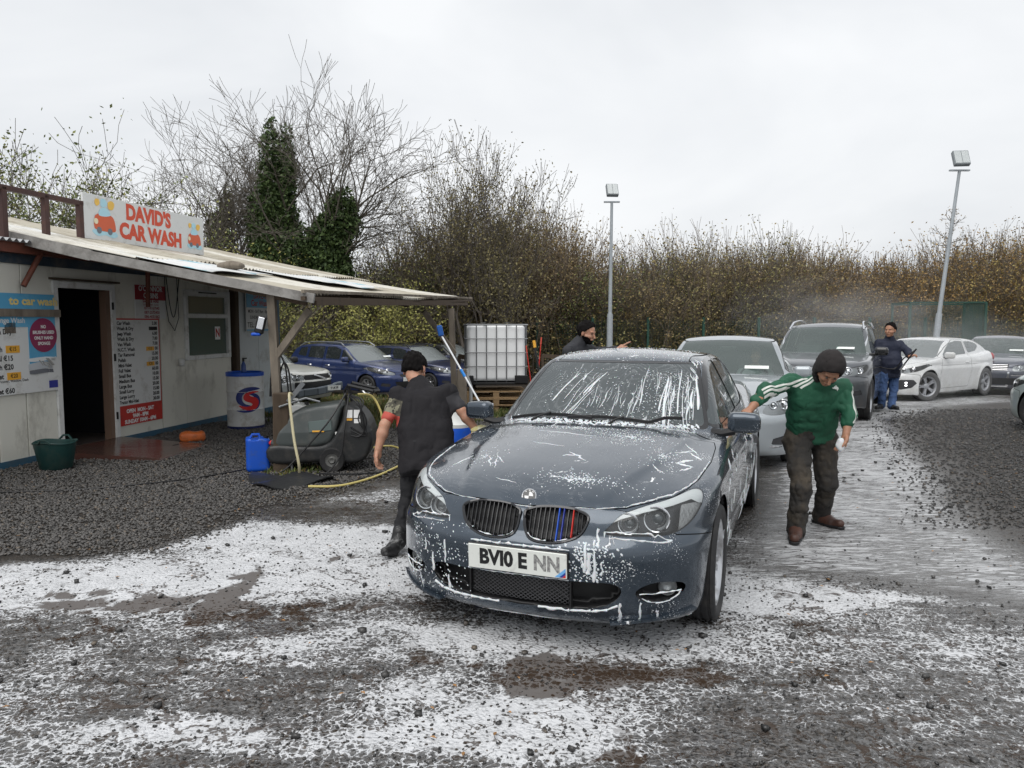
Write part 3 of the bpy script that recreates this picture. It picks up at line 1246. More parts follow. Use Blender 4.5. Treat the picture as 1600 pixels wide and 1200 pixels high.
def ivy_mass(blobs, n, seed, size=.10):
    rg = np.random.default_rng(seed)
    out = []
    tot = sum(b[3] * b[3] * b[4] for b in blobs)
    for (x, y, z, r, hh) in blobs:
        m = int(n * r * r * hh / tot)
        d = rg.normal(size=(m, 3))
        d /= np.linalg.norm(d, axis=1)[:, None]
        rad = (rg.random(m) ** .35)[:, None]
        p = d * rad * np.array([[r, r, hh]])
        lump = 1 + .55 * fbm(p[:, 0] * 2.2 + x, p[:, 1] * 2.2 + y, p[:, 2] * 1.6 + z, 3, seed)
        out.append(p * lump[:, None] + np.array([[x, y, z]]))
    return np.concatenate(out)


# the tall bare ash with two ivy-clad stems
bx, by = at(492, 500, 31)[0], 31.0
def domed(seed, H, w, z0, nl, rad, depth=4, stems=((0, 0),), minr=.0075):
    """a trunk or stems to height z0, then limbs reaching out to a rounded crown of half width w"""
    k = Skel(seed)
    rr_ = k.r
    zc, hz_ = z0 + (H - z0) * .40, (H - z0) * .60
    for (sx, sy) in stems:
        p, r0 = Vector((sx * .3, sy * .3, 0)), rad
        for q in range(6):
            p2 = Vector((sx * (.3 + .7 * (q + 1) / 6), sy, z0 * (q + 1) / 6)) + Vector((rr_.gauss(0, .05), rr_.gauss(0, .05), 0))
            k.seg.append((p, p2, r0, r0 * .93))
            p, r0 = p2, r0 * .93
        for n_ in range(nl):
            a = 2.4 * n_ + rr_.uniform(-.4, .4)
            e = rr_.uniform(.05, 1.35)
            tip = Vector((w * math.cos(a) * math.cos(e), w * math.sin(a) * math.cos(e), zc + hz_ * math.sin(e) * rr_.uniform(.85, 1.02)))
            st_ = p - Vector((0, 0, rr_.uniform(0, z0 * .35)))
            d = tip - st_
            k.grow(st_, d, d.length / 2.75, r0 * .55, depth, .45, .76, 0.0, .04, 3, 3, .13, (2, 3), minr, True)
    return k


sk = domed(4, 12.2, 4.1, 4.6, 9, .24, 4, ((-1.1, 0), (.9, 0)))


def _ivy(r):
    blobs = [(-1.45, -.6, 8.1, .50, 2.2), (-.80, -.6, 8.0, .42, 2.0), (-1.35, -.6, 6.0, .95, 1.9), (-1.0, -.5, 4.4, 1.25, 2.0), (.60, -.6, 5.0, .85, 1.7), (1.25, -.6, 6.3, .80, 1.3), (.9, -.6, 4.4, .9, 1.5), (-2.0, -.6, 5.2, .5, 1.3)]
    o_ = leaves_np('ivy', ivy_mass(blobs, 42000, 5), .088, L_IVY, r)


tree('ash_tree', (bx, by, 0), 'tallest bare tree, its two stems wrapped in dark ivy, above the canopy roof', sk, BARK, extra=_ivy)

# round bare tree to its left
sk = domed(11, 10.9, 3.5, 3.4, 14, .24, 4)


def _ivy2(r):
    leaves_np('ivy', ivy_mass([(0, -.3, 5.2, .60, 2.2), (.1, -.3, 3.0, 1.0, 2.2), (.3, 0, 7.2, .35, 1.0)], 12000, 6), .085, leaf_mat('ivy_pale', (.045, .05, .018), (.11, .11, .04)), r)


tree('bare_tree', (at(350, 500, 33)[0], 33, 0), 'round bare tree with thin ivy on its trunk, left of the dark ivy stems', sk, BARK, extra=_ivy2)
# lesser bare trees
for i, (px, Y, H, lab) in enumerate(((262, 36, 8.6, 'smaller bare tree rising just right of the car wash roof sign'), (662, 35, 7.0, 'slender twiggy tree just left of the tall leafy alder'))):
    sk = Skel(20 + i)
    sk.grow((0, 0, 0), (.05 if i else -.1, 0, 1), 2.4, .14, 5, spread=.5, ratio=.8, up=.05, segs=3, wob=.13, kids=(2, 3), minr=.008)
    fit_height(sk, H)
    tree('bare_tree', (at(px, 500, Y)[0], Y, 0), lab, sk, BARK, L_OLIVE, 900, .045, .2)
# leafy trees behind the cabin
for i, (px, Y, H, nl, lf, lab) in enumerate((
        (-60, 19, 7.3, 5200, L_GREEN, 'leafy tree at the far left edge, behind the roof railing'),
        (40, 20, 7.3, 4200, L_GREEN, 'tree with pale green leaves behind the rusty roof railing'),
        (128, 21, 7.0, 4600, L_GREEN, 'light green tree with an open crown just left of the car wash roof sign'),
        (205, 24, 5.9, 4600, L_YELLOW, 'yellow green bush-like tree behind the car wash roof sign'),
        (290, 25, 5.5, 4200, L_YELLOW, 'yellow green tree at the right end of the roof sign'),
        (395, 26, 4.9, 3800, L_YELLOW, 'low yellowish tree between the roof sign and the ivy stems'),
        (575, 28, 4.4, 3200, L_YELLOW, 'low yellow-leaved tree behind the far edge of the canopy'))):
    sk = Skel(40 + i)
    for k in range(4):
        a = k * 1.7 + i
        sk.grow((.25 * math.cos(a), .25 * math.sin(a), 0), (.24 * math.cos(a), .24 * math.sin(a), 1), 1.9, .06, 4, spread=.42, ratio=.8, up=.12, segs=3, wob=.12, kids=(2, 3), minr=.006)
    fit_height(sk, H)
    tree('leafy_tree', (at(px, 500, Y)[0], Y, 0), lab, sk, BARKD, lf, nl, .05, .15)
# the tall alder right of the middle
sk = Skel(61)
for k in range(7):
    a = k * .9
    sk.grow((.9 * math.cos(a), .9 * math.sin(a), 0), (.20 * math.cos(a), .15 * math.sin(a), 1), 2.6, .09, 5, spread=.36, ratio=.80, up=.22, segs=3, wob=.09, kids=(2, 2), minr=.008)
fit_height(sk, 10.2)
tree('alder_tree', (at(765, 500, 31)[0], 31, 0), 'tall upright tree with small dark leaves behind the white water tank', sk, BARKD, leaf_mat('alder_leaf', (.09, .08, .035), (.26, .22, .10), (.22, .22, .08)), 15000, .05, .16)
# thin tree behind the right lamp post
sk = Skel(77)
sk.grow((0, 0, 0), (0, 0, 1), 6.0, .10, 0, segs=5, wob=.02, minr=.02)
rr = random.Random(3)
for z in np.arange(4.2, 8.8, .22):
    a = rr.uniform(0, 6.28)
    sk.grow((0, 0, z * .9), (math.cos(a), math.sin(a), .35), 1.0 * (9.8 - z) / 4.5, .025, 2, spread=.5, segs=3, kids=(1, 2), minr=.009)
fit_height(sk, 8.4)
tree('conifer_like_tree', (at(1480, 500, 44)[0], 44, 0), 'thin bare tree with short side branches behind the right lamp post', sk, BARKD, L_BROWN, 500, .05, .1)

# the thicket: seven kinds of sapling clump, repeated
protos = []
for i in range(8):
    sk = Skel(100 + i)
    for k in range(9):
        a = k * .7 + i
        rr_ = .3 + .8 * ((k * 37 + i * 11) % 10) / 10
        sk.grow((rr_ * math.cos(a), rr_ * math.sin(a), 0), (.13 * math.cos(a), .13 * math.sin(a), 1), 1.8, .035, 3, spread=.30, ratio=.85, up=.25, segs=3, wob=.10, kids=(2, 3), minr=.0075)
    fit_height(sk, 6.0)
    lf = (L_OLIVE, L_BROWN, L_OLIVE, L_BROWN, L_GREEN, L_BROWN, L_ORANGE, L_ORANGE)[i]
    protos.append((sk, lf))
tmpl = {}
TH_LABEL = {'o': 'clump of half-bare olive saplings in the thicket behind the green fence', 'b': 'clump of brown-leaved saplings in the thicket behind the green fence', 'g': 'clump of greenish saplings in the thicket behind the green fence', 'r': 'clump of orange-leaved saplings in the thicket on the right'}
TH_KEY = 'obobgbrr'


def clump(i, x, y, s, sz, rz):
    key = TH_KEY[i]
    if i not in tmpl:
        sk, lf = protos[i]
        r = empty('sapling_clump', (x, y, 0), rz, TH_LABEL[key], 'sapling clump', TH_LABEL[key].replace('clump of ', '').replace(' in the thicket', 's of the thicket') if 0 else 'thicket of ' + TH_LABEL[key].split(' of ')[1].split(' in ')[0])
        sk.mesh('stems', (BARK, BARKB)[i % 2], r)
        leaves_np('crown', scatter_tips(sk, (1900, 2500, 2300, 3000, 3200, 1500, 3300, 2600)[i], .17, 50 + i), .052, lf, r)
        leaves_np('undergrowth', np.random.default_rng(i).normal(0, 1, (1100, 3)) * (.95, .95, .8) + (0, 0, 1.0), .06, (L_OLIVE, L_BROWN)[i % 2], r)
        tmpl[i] = r
    else:
        r = copy_fast(tmpl[i])
    r.location = (x, y, float(slope(x, y)))
    r.rotation_euler = (0, 0, rz)
    r.scale = (s, s, sz)
    return r


def copy_fast(o):
    c = o.copy()
    COL.objects.link(c)
    for k in o.children:
        q = k.copy()
        COL.objects.link(q)
        q.parent = c
    return c


bpy.context.view_layer.update()
rr = random.Random(8)
top_line = [(400, 470), (560, 440), (620, 330), (680, 330), (860, 300), (905, 350), (950, 402), (1000, 385), (1060, 352), (1130, 356), (1200, 348), (1270, 362), (1330, 388), (1400, 392), (1450, 378), (1520, 352), (1600, 340), (1700, 345)]
for row, (Y0, step) in enumerate(((34.2, 36), (36.2, 38), (38.6, 44))):
    px = 430 + row * 17
    while px < 1720:
        Y = Y0 + (px - 900) * .004 + rr.uniform(-.6, .6)
        ty = np.interp(px, [a[0] for a in top_line], [a[1] for a in top_line]) + rr.uniform(-14, 26) + (row == 0) * 34
        H = (504 - ty) / 1177 * Y + 1.68 - float(slope(at(px, 500, Y)[0], Y))
        if px > 1290:
            i = rr.choice((1, 3, 6, 7, 6, 7, 5))
        elif px > 950:
            i = rr.choice((0, 1, 2, 3, 5, 3, 0))
        else:
            i = rr.choice((0, 1, 2, 4, 3, 5))
        clump(i, at(px, 500, Y)[0], Y, rr.uniform(.95, 1.25), H / 6.0, rr.uniform(0, 6.28))
        px += step * rr.uniform(.8, 1.2)
# lower bushes behind the cabin and cars on the left
for k in range(12):
    px = -140 + k * 52
    Y = 27 + rr.uniform(-2, 3)
    tag(clump(rr.choice((4, 0, 2)), at(px, 500, Y)[0], Y, 1.1, rr.uniform(.55, .72), rr.uniform(0, 6.28)), 'low green bush growing behind the cabins on the left', 'bush', 'bushes behind the cabins')
# dark wood behind everything
sk = Skel(300)
P = []
rg = np.random.default_rng(2)
n = 9000
A = np.stack([rg.uniform(-32, 40, n), rg.uniform(41, 47, n), rg.uniform(0, 1.5, n)], -1)
Bm = A + np.stack([rg.normal(0, .5, n), rg.normal(0, .5, n), rg.uniform(2.0, 4.4, n)], -1)
o = tubes_np('far_wood', A, Bm, np.full(n, .03), np.full(n, .012), BARK, None, 3)
o['kind'] = 'stuff'
P = np.stack([rg.uniform(-32, 40, 60000), rg.uniform(40.5, 47, 60000), rg.uniform(0, 4.3, 60000) ** 1.0], -1)
o = leaves_np('far_wood_foliage', P, .09, L_BROWN, None)
o['kind'] = 'stuff'

# ------------------------------------------------------------------ green mesh fence
M_fence = mat('fence_green', (.012, .055, .038), .45)
fence = empty('mesh_fence', (0, 33, -.3), 0, 'dark green wire mesh fence in front of the thicket', 'fence')
for k in range(22):
    x = -11 + k * 2.42
    m = MB()
    m.box((x, 0, 1.1), (.11, .11, 2.2), bev=.01)
    m.build('post', M_fence, fence)
m = MB()
for z in np.arange(.1, 2.1, .10):
    m.bar((-11, 0, z), (40, 0, z), .006, .006)
for x in np.arange(-11, 40, .12):
    m.bar((x, .008, .05), (x, .008, 2.1), .006, .006, up=(0, 1, 0))
o = m.build('wire_mesh', M_fence, fence)
o['kind'] = 'stuff'

# green cage in the far corner
cg = empty('court_cage', (at(1480, 500, 31)[0], 31, 0), R(-8), 'green mesh cage standing by the right lamp post', 'fence')
m = MB()
for (x, y) in ((-1.45, 0), (1.45, 0), (1.3, 1.6), (-1.6, 1.6)):
    mm = MB()
    mm.box((x, y, 1.25), (.09, .09, 2.5))
    mm.build('post', M_fence, cg)
for (a, b_) in (((-1.45, 0, 2.5), (1.45, 0, 2.5)), ((1.45, 0, 2.5), (1.3, 1.6, 2.5)), ((-1.45, 0, 2.5), (-1.6, 1.6, 2.5)), ((-1.6, 1.6, 2.45), (1.3, 1.6, 2.45))):
    mm = MB()
    mm.bar(a, b_, .06, .06)
    mm.build('rail', M_fence, cg)
for z in np.arange(.05, 2.5, .06):
    m.bar((-1.45, 0, z), (1.45, 0, z), .007, .007)
    m.bar((1.45, 0, z), (1.3, 1.6, z), .007, .007)
for x in np.arange(-1.45, 1.45, .06):
    m.bar((x, .01, .05), (x, .01, 2.5), .007, .007, up=(0, 1, 0))
for t_ in np.linspace(0, 1, 40):
    m.bar((1.45 - .15 * t_, 1.6 * t_, .05), (1.45 - .15 * t_, 1.6 * t_, 2.5), .012, .012, up=(0, 1, 0))
o = m.build('wire_mesh', M_fence, cg)
o['kind'] = 'stuff'

# ------------------------------------------------------------------ floodlight posts
M_galv = mat('galvanised', (.36, .39, .41), .45, metal=.3, var=.12, vscale=3)


def lamp_post(px, Y, pytop, lean, label, hw):
    b = at(px[0], 500, Y)
    H = (504 - pytop) / 1177 * Y + CAMH
    r = empty('floodlight_post', (b[0], Y, 0), 0, label, 'lamp post', 'floodlight posts at the back of the yard')
    dx = (px[1] - px[0]) / 1177 * Y
    m = MB()
    m.tube([(-dx * .3, 0, 0), (0, 0, 2.0)], [.115, .105], 12)
    m.build('base_section', M_galv, r)
    m = MB()
    m.tube([(0, 0, 2.0), (dx, 0, H - .55)], [.075, .05], 10)
    m.build('pole', M_galv, r)
    m = MB()
    m.box((dx * 1.0, 0, H - .52), (hw * 1.35, .10, .05))
    m.build('crossarm', M_galv, r)
    f = empty('floodlight', (dx, -.05, H - .12), 0, parent=r)
    f.rotation_euler = (R(-28), 0, R(-8) if px[0] > 1200 else R(6))
    m = MB()
    m.box((0, 0, 0), (hw, .16, hw * 1.15), bev=.02)
    m.build('housing', mat('lamp_housing', (.20, .22, .23), .5), f)
    for sgn in (-1, 1):
        m = MB()
        m.box((sgn * hw * .23, -.085, 0), (hw * .42, .012, hw * .98))
        m.build('lamp_pane', mat('lamp_pane', (.42, .45, .45), .15, coat=.6, bump=.01, bscale=25), f)
    return r


lamp_post((953, 954), 27.5, 297, 0, 'floodlight on a straight grey post behind the man at the grey saloon roof', .42)
lamp_post((1467, 1488), 27.0, 249, .5, 'taller floodlight on a slightly leaning grey post at the right', .52)

# ------------------------------------------------------------------ the cabin
CA = R(11.0)
CORG = Vector((-5.83, 8.46, 0))
CD = Vector((math.sin(CA), math.cos(CA), 0))          # along the wall, away from the viewer
CN = Vector((math.cos(CA), -math.sin(CA), 0))         # out of the wall, towards the yard


def cw(s, o, z):
    """cabin coordinates to world: s along the wall, o outwards, z up"""
    return CORG + CD * s + CN * o + Vector((0, 0, z))


M_wall = mat('cabin_wall', (.68, .67, .60), .5, var=.05, vscale=2, dirt=(.30, .28, .23), dscale=2.2, damt=.25, vstretch=(1, 1, .5))
M_wall2 = mat('cabin_wall_white', (.55, .59, .60), .5, dirt=(.28, .27, .24), dscale=2.5, damt=.3)
M_wframe = mat('white_frame', (.66, .67, .66), .45, dirt=(.3, .28, .24), dscale=6, damt=.35)
M_bluebeam = mat('blue_beam', (.035, .10, .16), .5, dirt=(.08, .09, .09), dscale=4, damt=.4)
M_fascia = mat('fascia_dark', (.030, .050, .075), .6, dirt=(.14, .13, .11), dscale=3, damt=.5)
M_rust = mat('rust_paint', (.17, .050, .030), .6, dirt=(.08, .035, .022), dscale=9, damt=.6)
M_rustd = mat('rust_dark', (.060, .028, .024), .6, dirt=(.10, .04, .025), dscale=8, damt=.4)
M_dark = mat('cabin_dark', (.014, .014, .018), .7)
M_oldwood = mat('old_wood', (.20, .17, .135), .85, var=.35, vscale=6, dirt=(.07, .055, .04), dscale=5, damt=.5, bump=.003, bscale=40, vstretch=(1, 1, .25))
M_darkwood = mat('dark_wood', (.085, .060, .040), .85, var=.4, vscale=6, dirt=(.03, .022, .016), dscale=6, damt=.6, bump=.004, bscale=40, vstretch=(1, 1, .25))
M_greywood = mat('grey_board', (.27, .26, .245), .8, var=.25, vscale=5, dirt=(.12, .11, .10), dscale=7, damt=.5, bump=.002, bscale=60)

cabin = empty('site_cabin', CORG, 0, 'grey site cabin of the car wash with open door and price boards', 'cabin')


def loc(s, o, z):
    return cw(s, o, z) - CORG


class CB(MB):
    """boxes in cabin coordinates: (s0,s1),(o0,o1),(z0,z1)"""

    def cb(s, a, b, c, bev=0.0, abs_=False):
        rot = Matrix.Rotation(-CA, 4, 'Z')
        ctr = loc((a[0] + a[1]) / 2, (b[0] + b[1]) / 2, (c[0] + c[1]) / 2)
        if abs_:
            ctr = ctr + CORG
        # local x = outward, local y = along
        M_ = Matrix.Translation(ctr) @ rot
        return s.box((0, 0, 0), (b[1] - b[0], a[1] - a[0], c[1] - c[0]), bev=bev, M=M_)


def cpart(name, a, b, c, m_, parent=cabin, bev=0.0, label=None, abs_=False):
    o_ = CB().cb(a, b, c, bev, abs_).build(name, m_, parent)
    if label:
        o_['label'] = label
    return o_


# wall panels with recessed joints (o=0 is the face)
T_ = -.06
for (s0, s1, z0, z1) in ((-3.4, -2.2, .08, 2.36), (-2.19, -1.0, .08, 2.36), (-.99, .02, .08, 2.36), (.03, .42, .08, 2.36), (.43, .88, .08, 2.36), (.88, 1.95, 2.19, 2.36), (1.95, 2.90, .08, 2.36), (2.91, 3.50, .08, 2.36),
                         (3.50, 4.76, .08, 1.08), (3.50, 4.76, 2.20, 2.36), (4.76, 4.80, .08, 2.36)):
    cpart('wall_panel', (s0 + .003, s1 - .003), (T_, 0), (z0, z1), M_wall, bev=.004)
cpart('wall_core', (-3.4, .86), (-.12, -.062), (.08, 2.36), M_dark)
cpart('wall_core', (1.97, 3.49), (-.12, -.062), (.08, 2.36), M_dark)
cpart('base_beam', (-3.4, .88), (-.08, .015), (-.05, .085), M_bluebeam)
cpart('base_beam', (1.95, 4.82), (-.08, .015), (-.05, .085), M_bluebeam)
cpart('fascia', (-3.4, 4.82), (-.1, .03), (2.36, 2.55), M_fascia)
cpart('steel_beam', (-3.4, 2.9), (.03, .16), (2.47, 2.60), M_rust)
cpart('roof_deck', (-3.4, 4.82), (-2.4, 0), (2.56, 2.64), mat('roof_grey', (.20, .21, .22), .6))
# body behind
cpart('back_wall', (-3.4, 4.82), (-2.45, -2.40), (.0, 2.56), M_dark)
cpart('end_wall', (4.74, 4.80), (-2.4, -.06), (.08, 2.56), M_wall)
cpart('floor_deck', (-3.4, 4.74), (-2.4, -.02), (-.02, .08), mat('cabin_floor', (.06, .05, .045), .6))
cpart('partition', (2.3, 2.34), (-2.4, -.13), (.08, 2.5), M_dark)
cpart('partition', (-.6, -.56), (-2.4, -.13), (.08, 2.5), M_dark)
for k, (s_, o_, w_, h_) in enumerate(((.9, -1.9, .5, .8), (1.55, -2.1, .4, 1.3), (1.3, -1.3, .35, .45))):
    b = CB().cb((s_, s_ + w_), (o_, o_ + .4), (.08, .08 + h_), .02, True).build('shelf_clutter', mat('clutter%d' % k, ((.05, .05, .06), (.03, .05, .08), (.10, .08, .05))[k], .6), None)
    tag(b, ('dim cabinet standing inside the open cabin doorway', 'tall dark locker at the back of the cabin doorway', 'small brownish box on the cabin floor inside the doorway')[k], 'cabinet' if k < 2 else 'box')
# doorway
df = empty('doorway', (0, 0, 0), 0, parent=cabin)
for (a, b_, c) in (((.88, .95), (-.07, .03), (.06, 2.19)), ((1.88, 1.95), (-.07, .03), (.06, 2.19)), ((.95, 1.88), (-.07, .03), (2.11, 2.19))):
    cpart('frame', a, b_, c, M_wframe, df)
cpart('rain_strip', (.84, 2.02), (0, .06), (2.205, 2.23), M_darkwood, df)
cpart('jamb', (1.80, 1.88), (-.10, .0), (.06, 2.11), mat('door_brown', (.16, .10, .07), .6), df)
for z in (.35, 1.15, 1.85):
    cpart('hinge', (1.875, 1.90), (.03, .045), (z, z + .10), M_black, df)
# window
wd = empty('window', (0, 0, 0), 0, parent=cabin)
S0, S1, Z0, Z1, ZM = 3.50, 4.76, 1.08, 2.20, 1.78
for (a, b_, c) in (((S0, S0 + .07), (-.05, .035), (Z0, Z1)), ((S1 - .07, S1), (-.05, .035), (Z0, Z1)), ((S0 + .07, S1 - .07), (-.05, .035), (Z0, Z0 + .07)), ((S0 + .07, S1 - .07), (-.05, .035), (Z1 - .07, Z1)), ((S0 + .07, S1 - .07), (-.05, .035), (ZM - .03, ZM + .04))):
    cpart('frame', a, b_, c, M_wframe, wd, bev=.006)
for (a, c) in (((S0 + .07, S1 - .07), (Z0 + .07, ZM - .03)), ((S0 + .07, S1 - .07), (ZM + .04, Z1 - .07))):
    cpart('pane', a, (-.022, -.016), c, mat('cabin_glass', (.10, .135, .12), .06, spec=1.0), wd)
for (a, c) in (((S0 + .07, S0 + .10), (ZM + .04, Z1 - .07)), ((S1 - .10, S1 - .07), (ZM + .04, Z1 - .07)), ((S0 + .10, S1 - .10), (Z1 - .10, Z1 - .07))):
    cpart('sash', a, (-.015, .015), c, M_wframe, wd)
cpart('vent_slot', (S0 + .35, S0 + .85), (.036, .042), (Z1 - .05, Z1 - .03), M_black, wd)

# panel text frame: x along the wall, y up, z outwards
TXT = Matrix(((CD.x, 0, CN.x, 0), (CD.y, 0, CN.y, 0), (0, 1, 0, 0), (0, 0, 0, 1)))


def ct(body, parent, s, o, z, size, m_, ax='LEFT', sx=1.0, bold=.003, tilt=0.0, org=None):
    base = org if org is not None else Vector(parent.location)
    M_ = Matrix.Translation(cw(s, o, z) - base) @ TXT @ Matrix.Rotation(tilt, 4, 'Z')
    return text(body, m_, parent, None, None, size, ax, sx, bold, M=M_)


def board(name, s, o, z, w, h, m_, label, th=.012, cat='sign'):
    r = empty(name, cw(s, o, z), 0, label, cat)
    b = MB()
    b.box((0, 0, 0), (th, w, h), bev=.002, M=Matrix.Translation((0, 0, 0)) @ Matrix.Rotation(-CA, 4, 'Z'))
    b.build('sign_board', m_, r)
    return r


def patch(parent, s, o, z, w, h, m_, name='printed_panel', th=.003):
    b = MB()
    b.box((0, 0, 0), (th, w, h), M=Matrix.Translation(cw(s, o, z) - Vector(parent.location)) @ Matrix.Rotation(-CA, 4, 'Z'))
    return b.build(name, m_, parent)


def disc(parent, s, o, z, r_, m_, name='printed_disc', th=.003, sy=1.0, n=32):
    b = MB()
    P = [(r_ * math.cos(2 * math.pi * k / n), r_ * sy * math.sin(2 * math.pi * k / n)) for k in range(n)]
    b.prism(P, 0, th, M=Matrix.Translation(cw(s, o, z) - Vector(parent.location)) @ TXT)
    return b.build(name, m_, parent)


M_signw = mat('sign_white', (.66, .67, .66), .4, dirt=(.40, .38, .34), dscale=5, damt=.25)
M_signred = mat('sign_red', (.50, .035, .025), .45, dirt=(.3, .04, .03), dscale=8, damt=.3)
M_red2 = mat('letter_red', (.62, .075, .03), .45)
M_sky = mat('print_sky', (.10, .36, .58), .45, dirt=(.2, .45, .6), dscale=4, damt=.4)
M_yel = mat('sticker_orange', (.75, .38, .04), .5)
# price list
pb = board('price_board', 2.385, .012, .985, .97, 1.50, M_signred, 'tall white price board with red border between the doorway and the window')
patch(pb, 2.385, .0195, 1.115, .92, 1.20, M_signw)
rows = [('Car Wash', '5.00'), ('Wash & Dry', ''), ('Jeep Wash', '6.00'), ('Wash & Dry', '7.00'), ('Van Wash', '7.00'), ('N.C.T. Wash', '00'), ('Tar Removal', '15.00'), ('Polish', '20.00'), ('Mini-Valet', '00'), ('Full Valet', '60.00'),
        ('Small Bus', '10.00'), ('Medium Bus', '15.00'), ('Large Bus', '20.00'), ('Small Lorry', '15.00'), ('Large Lorry', '20.00'), ('Tractor Mini-Valet', '30.00')]
for i, (a, p_) in enumerate(rows):
    z = 1.665 - i * .0735
    ct(a, pb, 1.965, .0225, z, .066, M_blackp, 'LEFT', .98 if len(a) < 15 else .78, .0026)
    if p_:
        ct(p_, pb, 2.81, .0225, z, .066, M_blackp, 'RIGHT', .98, .0026)
    if p_ == '00':
        patch(pb, 2.64, .0225, z, .17, .06, M_yel, 'price_sticker')
        ct('€15' if i == 5 else '€20', pb, 2.64, .0245, z, .052, M_blackp, 'CENTER', .9, .001)
    if not p_:
        patch(pb, 2.72, .0225, z, .18, .052, M_blackp, 'black_tape')
for z, s_ in ((.43, 'OPEN  MON - SAT'), (.355, '9AM - 8PM'), (.28, 'SUNDAY 10AM - 6PM')):
    ct(s_, pb, 2.385, .0195, z, 0.074, M_white, 'CENTER', .96, .0035)
# cabin hire sign
cs = board('cabin_hire_sign', 2.70, .012, 1.975, .68, .48, M_signw, 'small red and white cabin hire sign under the eaves above the price board')
patch(cs, 2.70, .0195, 2.11, .68, .21, mat('maroon_print', (.30, .02, .03), .5))
M_mar = MATS['maroon_print']
ct("O'CONNOR", cs, 2.70, .0225, 2.165, .105, M_signw, 'CENTER', .90, .0035)
ct('CABINS', cs, 2.70, .0225, 2.065, .105, M_signw, 'CENTER', .90, .0035)
ct('SALES & HIRE', cs, 2.70, .0195, 1.985, .055, M_mar, 'CENTER', 1.1, .002)
ct('COLLOONEY, SLIGO', cs, 2.70, .0195, 1.935, .034, M_mar, 'CENTER', 1.1, .0005)
for k, t_ in enumerate(('071-9167045', '087-2572450', '086-4031662')):
    ct(t_, cs, 2.72, .0195, 1.885 - k * .062, .058, M_mar, 'CENTER', 1.1, .0015)
# large board left of the door
lb = board('valet_price_board', .02, .02, 1.43, 1.86, 1.17, M_signw, 'large blue and white valeting board on the wall left of the open door')
patch(lb, .02, .0275, 1.925, 1.86, .18, M_sky)
patch(lb, .02, .0275, 1.685, 1.86, .12, M_sky)
patch(lb, .70, .0275, 1.40, .46, .45, M_sky)
ct('to car wash', lb, .93, .0305, 1.925, .13, mat('title_yellow', (.75, .60, .22), .5), 'RIGHT', 1.15, .005)
ct('Sponge Wash', lb, .43, .0305, 1.70, .085, M_signw, 'RIGHT', 1.0, .002)
bd = cpart('batten', (-.9, .955), (.028, .05), (1.745, 1.835), M_oldwood, None, label=None, abs_=True)
tag(bd, 'weathered batten nailed across the large valeting board', 'board')
disc(lb, .69, .030, 1.525, .205, mat('plum_disc', (.25, .03, .09), .5))
for k, t_ in enumerate(('NO', 'BRUSHES USED', 'ONLY HAND', 'SPONGE')):
    ct(t_, lb, .69, .034, 1.625 - k * .067, .052, M_white, 'CENTER', .93, .0022)
for (t_, z, e) in (('Wash & Dry', 1.60, 0), ('Car Wash', 1.40, 1), ('Tar Removal €15', 1.295, 0), ('Polish €20', 1.195, 0), ('Mini-Valet', 1.09, 2), ('Full Valet €60', .92, 0)):
    ct(t_, lb, .24 if e == 0 else .10, .0275, z - .03, .083, M_blackp, 'RIGHT', .95, .0025)
    if e:
        patch(lb, .24, .0275, z - .03, .19, .085, M_yel, 'price_sticker')
        ct('€15' if e == 1 else '€20', lb, .24, .0295, z - .03, .066, M_blackp, 'CENTER', .9, .001)
ct('Hoover, Window, Dash', lb, .44, .0275, 1.005, .044, M_blackp, 'RIGHT', .95, .0005)
patch(lb, .22, .0275, 1.615, .15, .12, mat('torn_tape', (.13, .11, .09), .8, var=.5, vscale=30), 'torn_tape')
# drawing of a hand washing a bonnet: light shapes on the blue
for (s_, z_, w_, h_, c_) in ((.66, 1.24, .40, .05, (.72, .74, .74)), (.63, 1.165, .36, .09, (.50, .53, .56)), (.64, 1.095, .36, .055, (.16, .17, .19)), (.83, 1.13, .20, .26, (.70, .71, .70))):
    b = MB()
    P = [(-w_ / 2, -h_ / 2), (-w_ * .3, -h_ * .62), (w_ * .2, -h_ * .4), (w_ / 2, -h_ / 2), (w_ * .46, h_ * .3), (w_ * .15, h_ / 2), (-w_ * .2, h_ * .4), (-w_ * .5, h_ * .2)]
    b.prism(P, 0, .003, M=Matrix.Translation(cw(s_, .0295, z_) - Vector(lb.location)) @ TXT)
    b.build('printed_picture', mat('pic%.2f%.2f' % (c_[0], z_), c_, .5), lb)
b = MB()
for k in range(4):
    b.bar(cw(.60 + k * .05, .036, 1.23 - k * .012) - Vector(lb.location), cw(.66 + k * .045, .036, 1.165 - k * .012) - Vector(lb.location), .006, .026, up=CN)
b.bar(cw(.70, .035, 1.25) - Vector(lb.location), cw(.79, .035, 1.16) - Vector(lb.location), .006, .09, up=CN)
b.build('printed_hand', mat('pic_hand', (.55, .54, .52), .5), lb)
patch(lb, .83, .0275, .925, .17, .09, mat('navy_sticker', (.03, .04, .28), .5), 'sticker')
# N sticker in window
ns = empty('letter_sticker', cw(4.43, .0, 1.50), 0, 'white square with a red N inside the cabin window', 'sticker')
patch(ns, 4.43, -.012, 1.50, .15, .22, M_white)
ct('N', ns, 4.43, -.009, 1.50, .19, mat('n_red', (.45, .01, .01), .4), 'CENTER', .85, .007)
# small lamp under the window edge
lp = CB().cb((3.30, 3.37), (.0, .09), (1.0, 1.12), .02, True).build('wall_light', M_wframe, None)
tag(lp, 'small white light fitting on the wall left of the window', 'wall light')
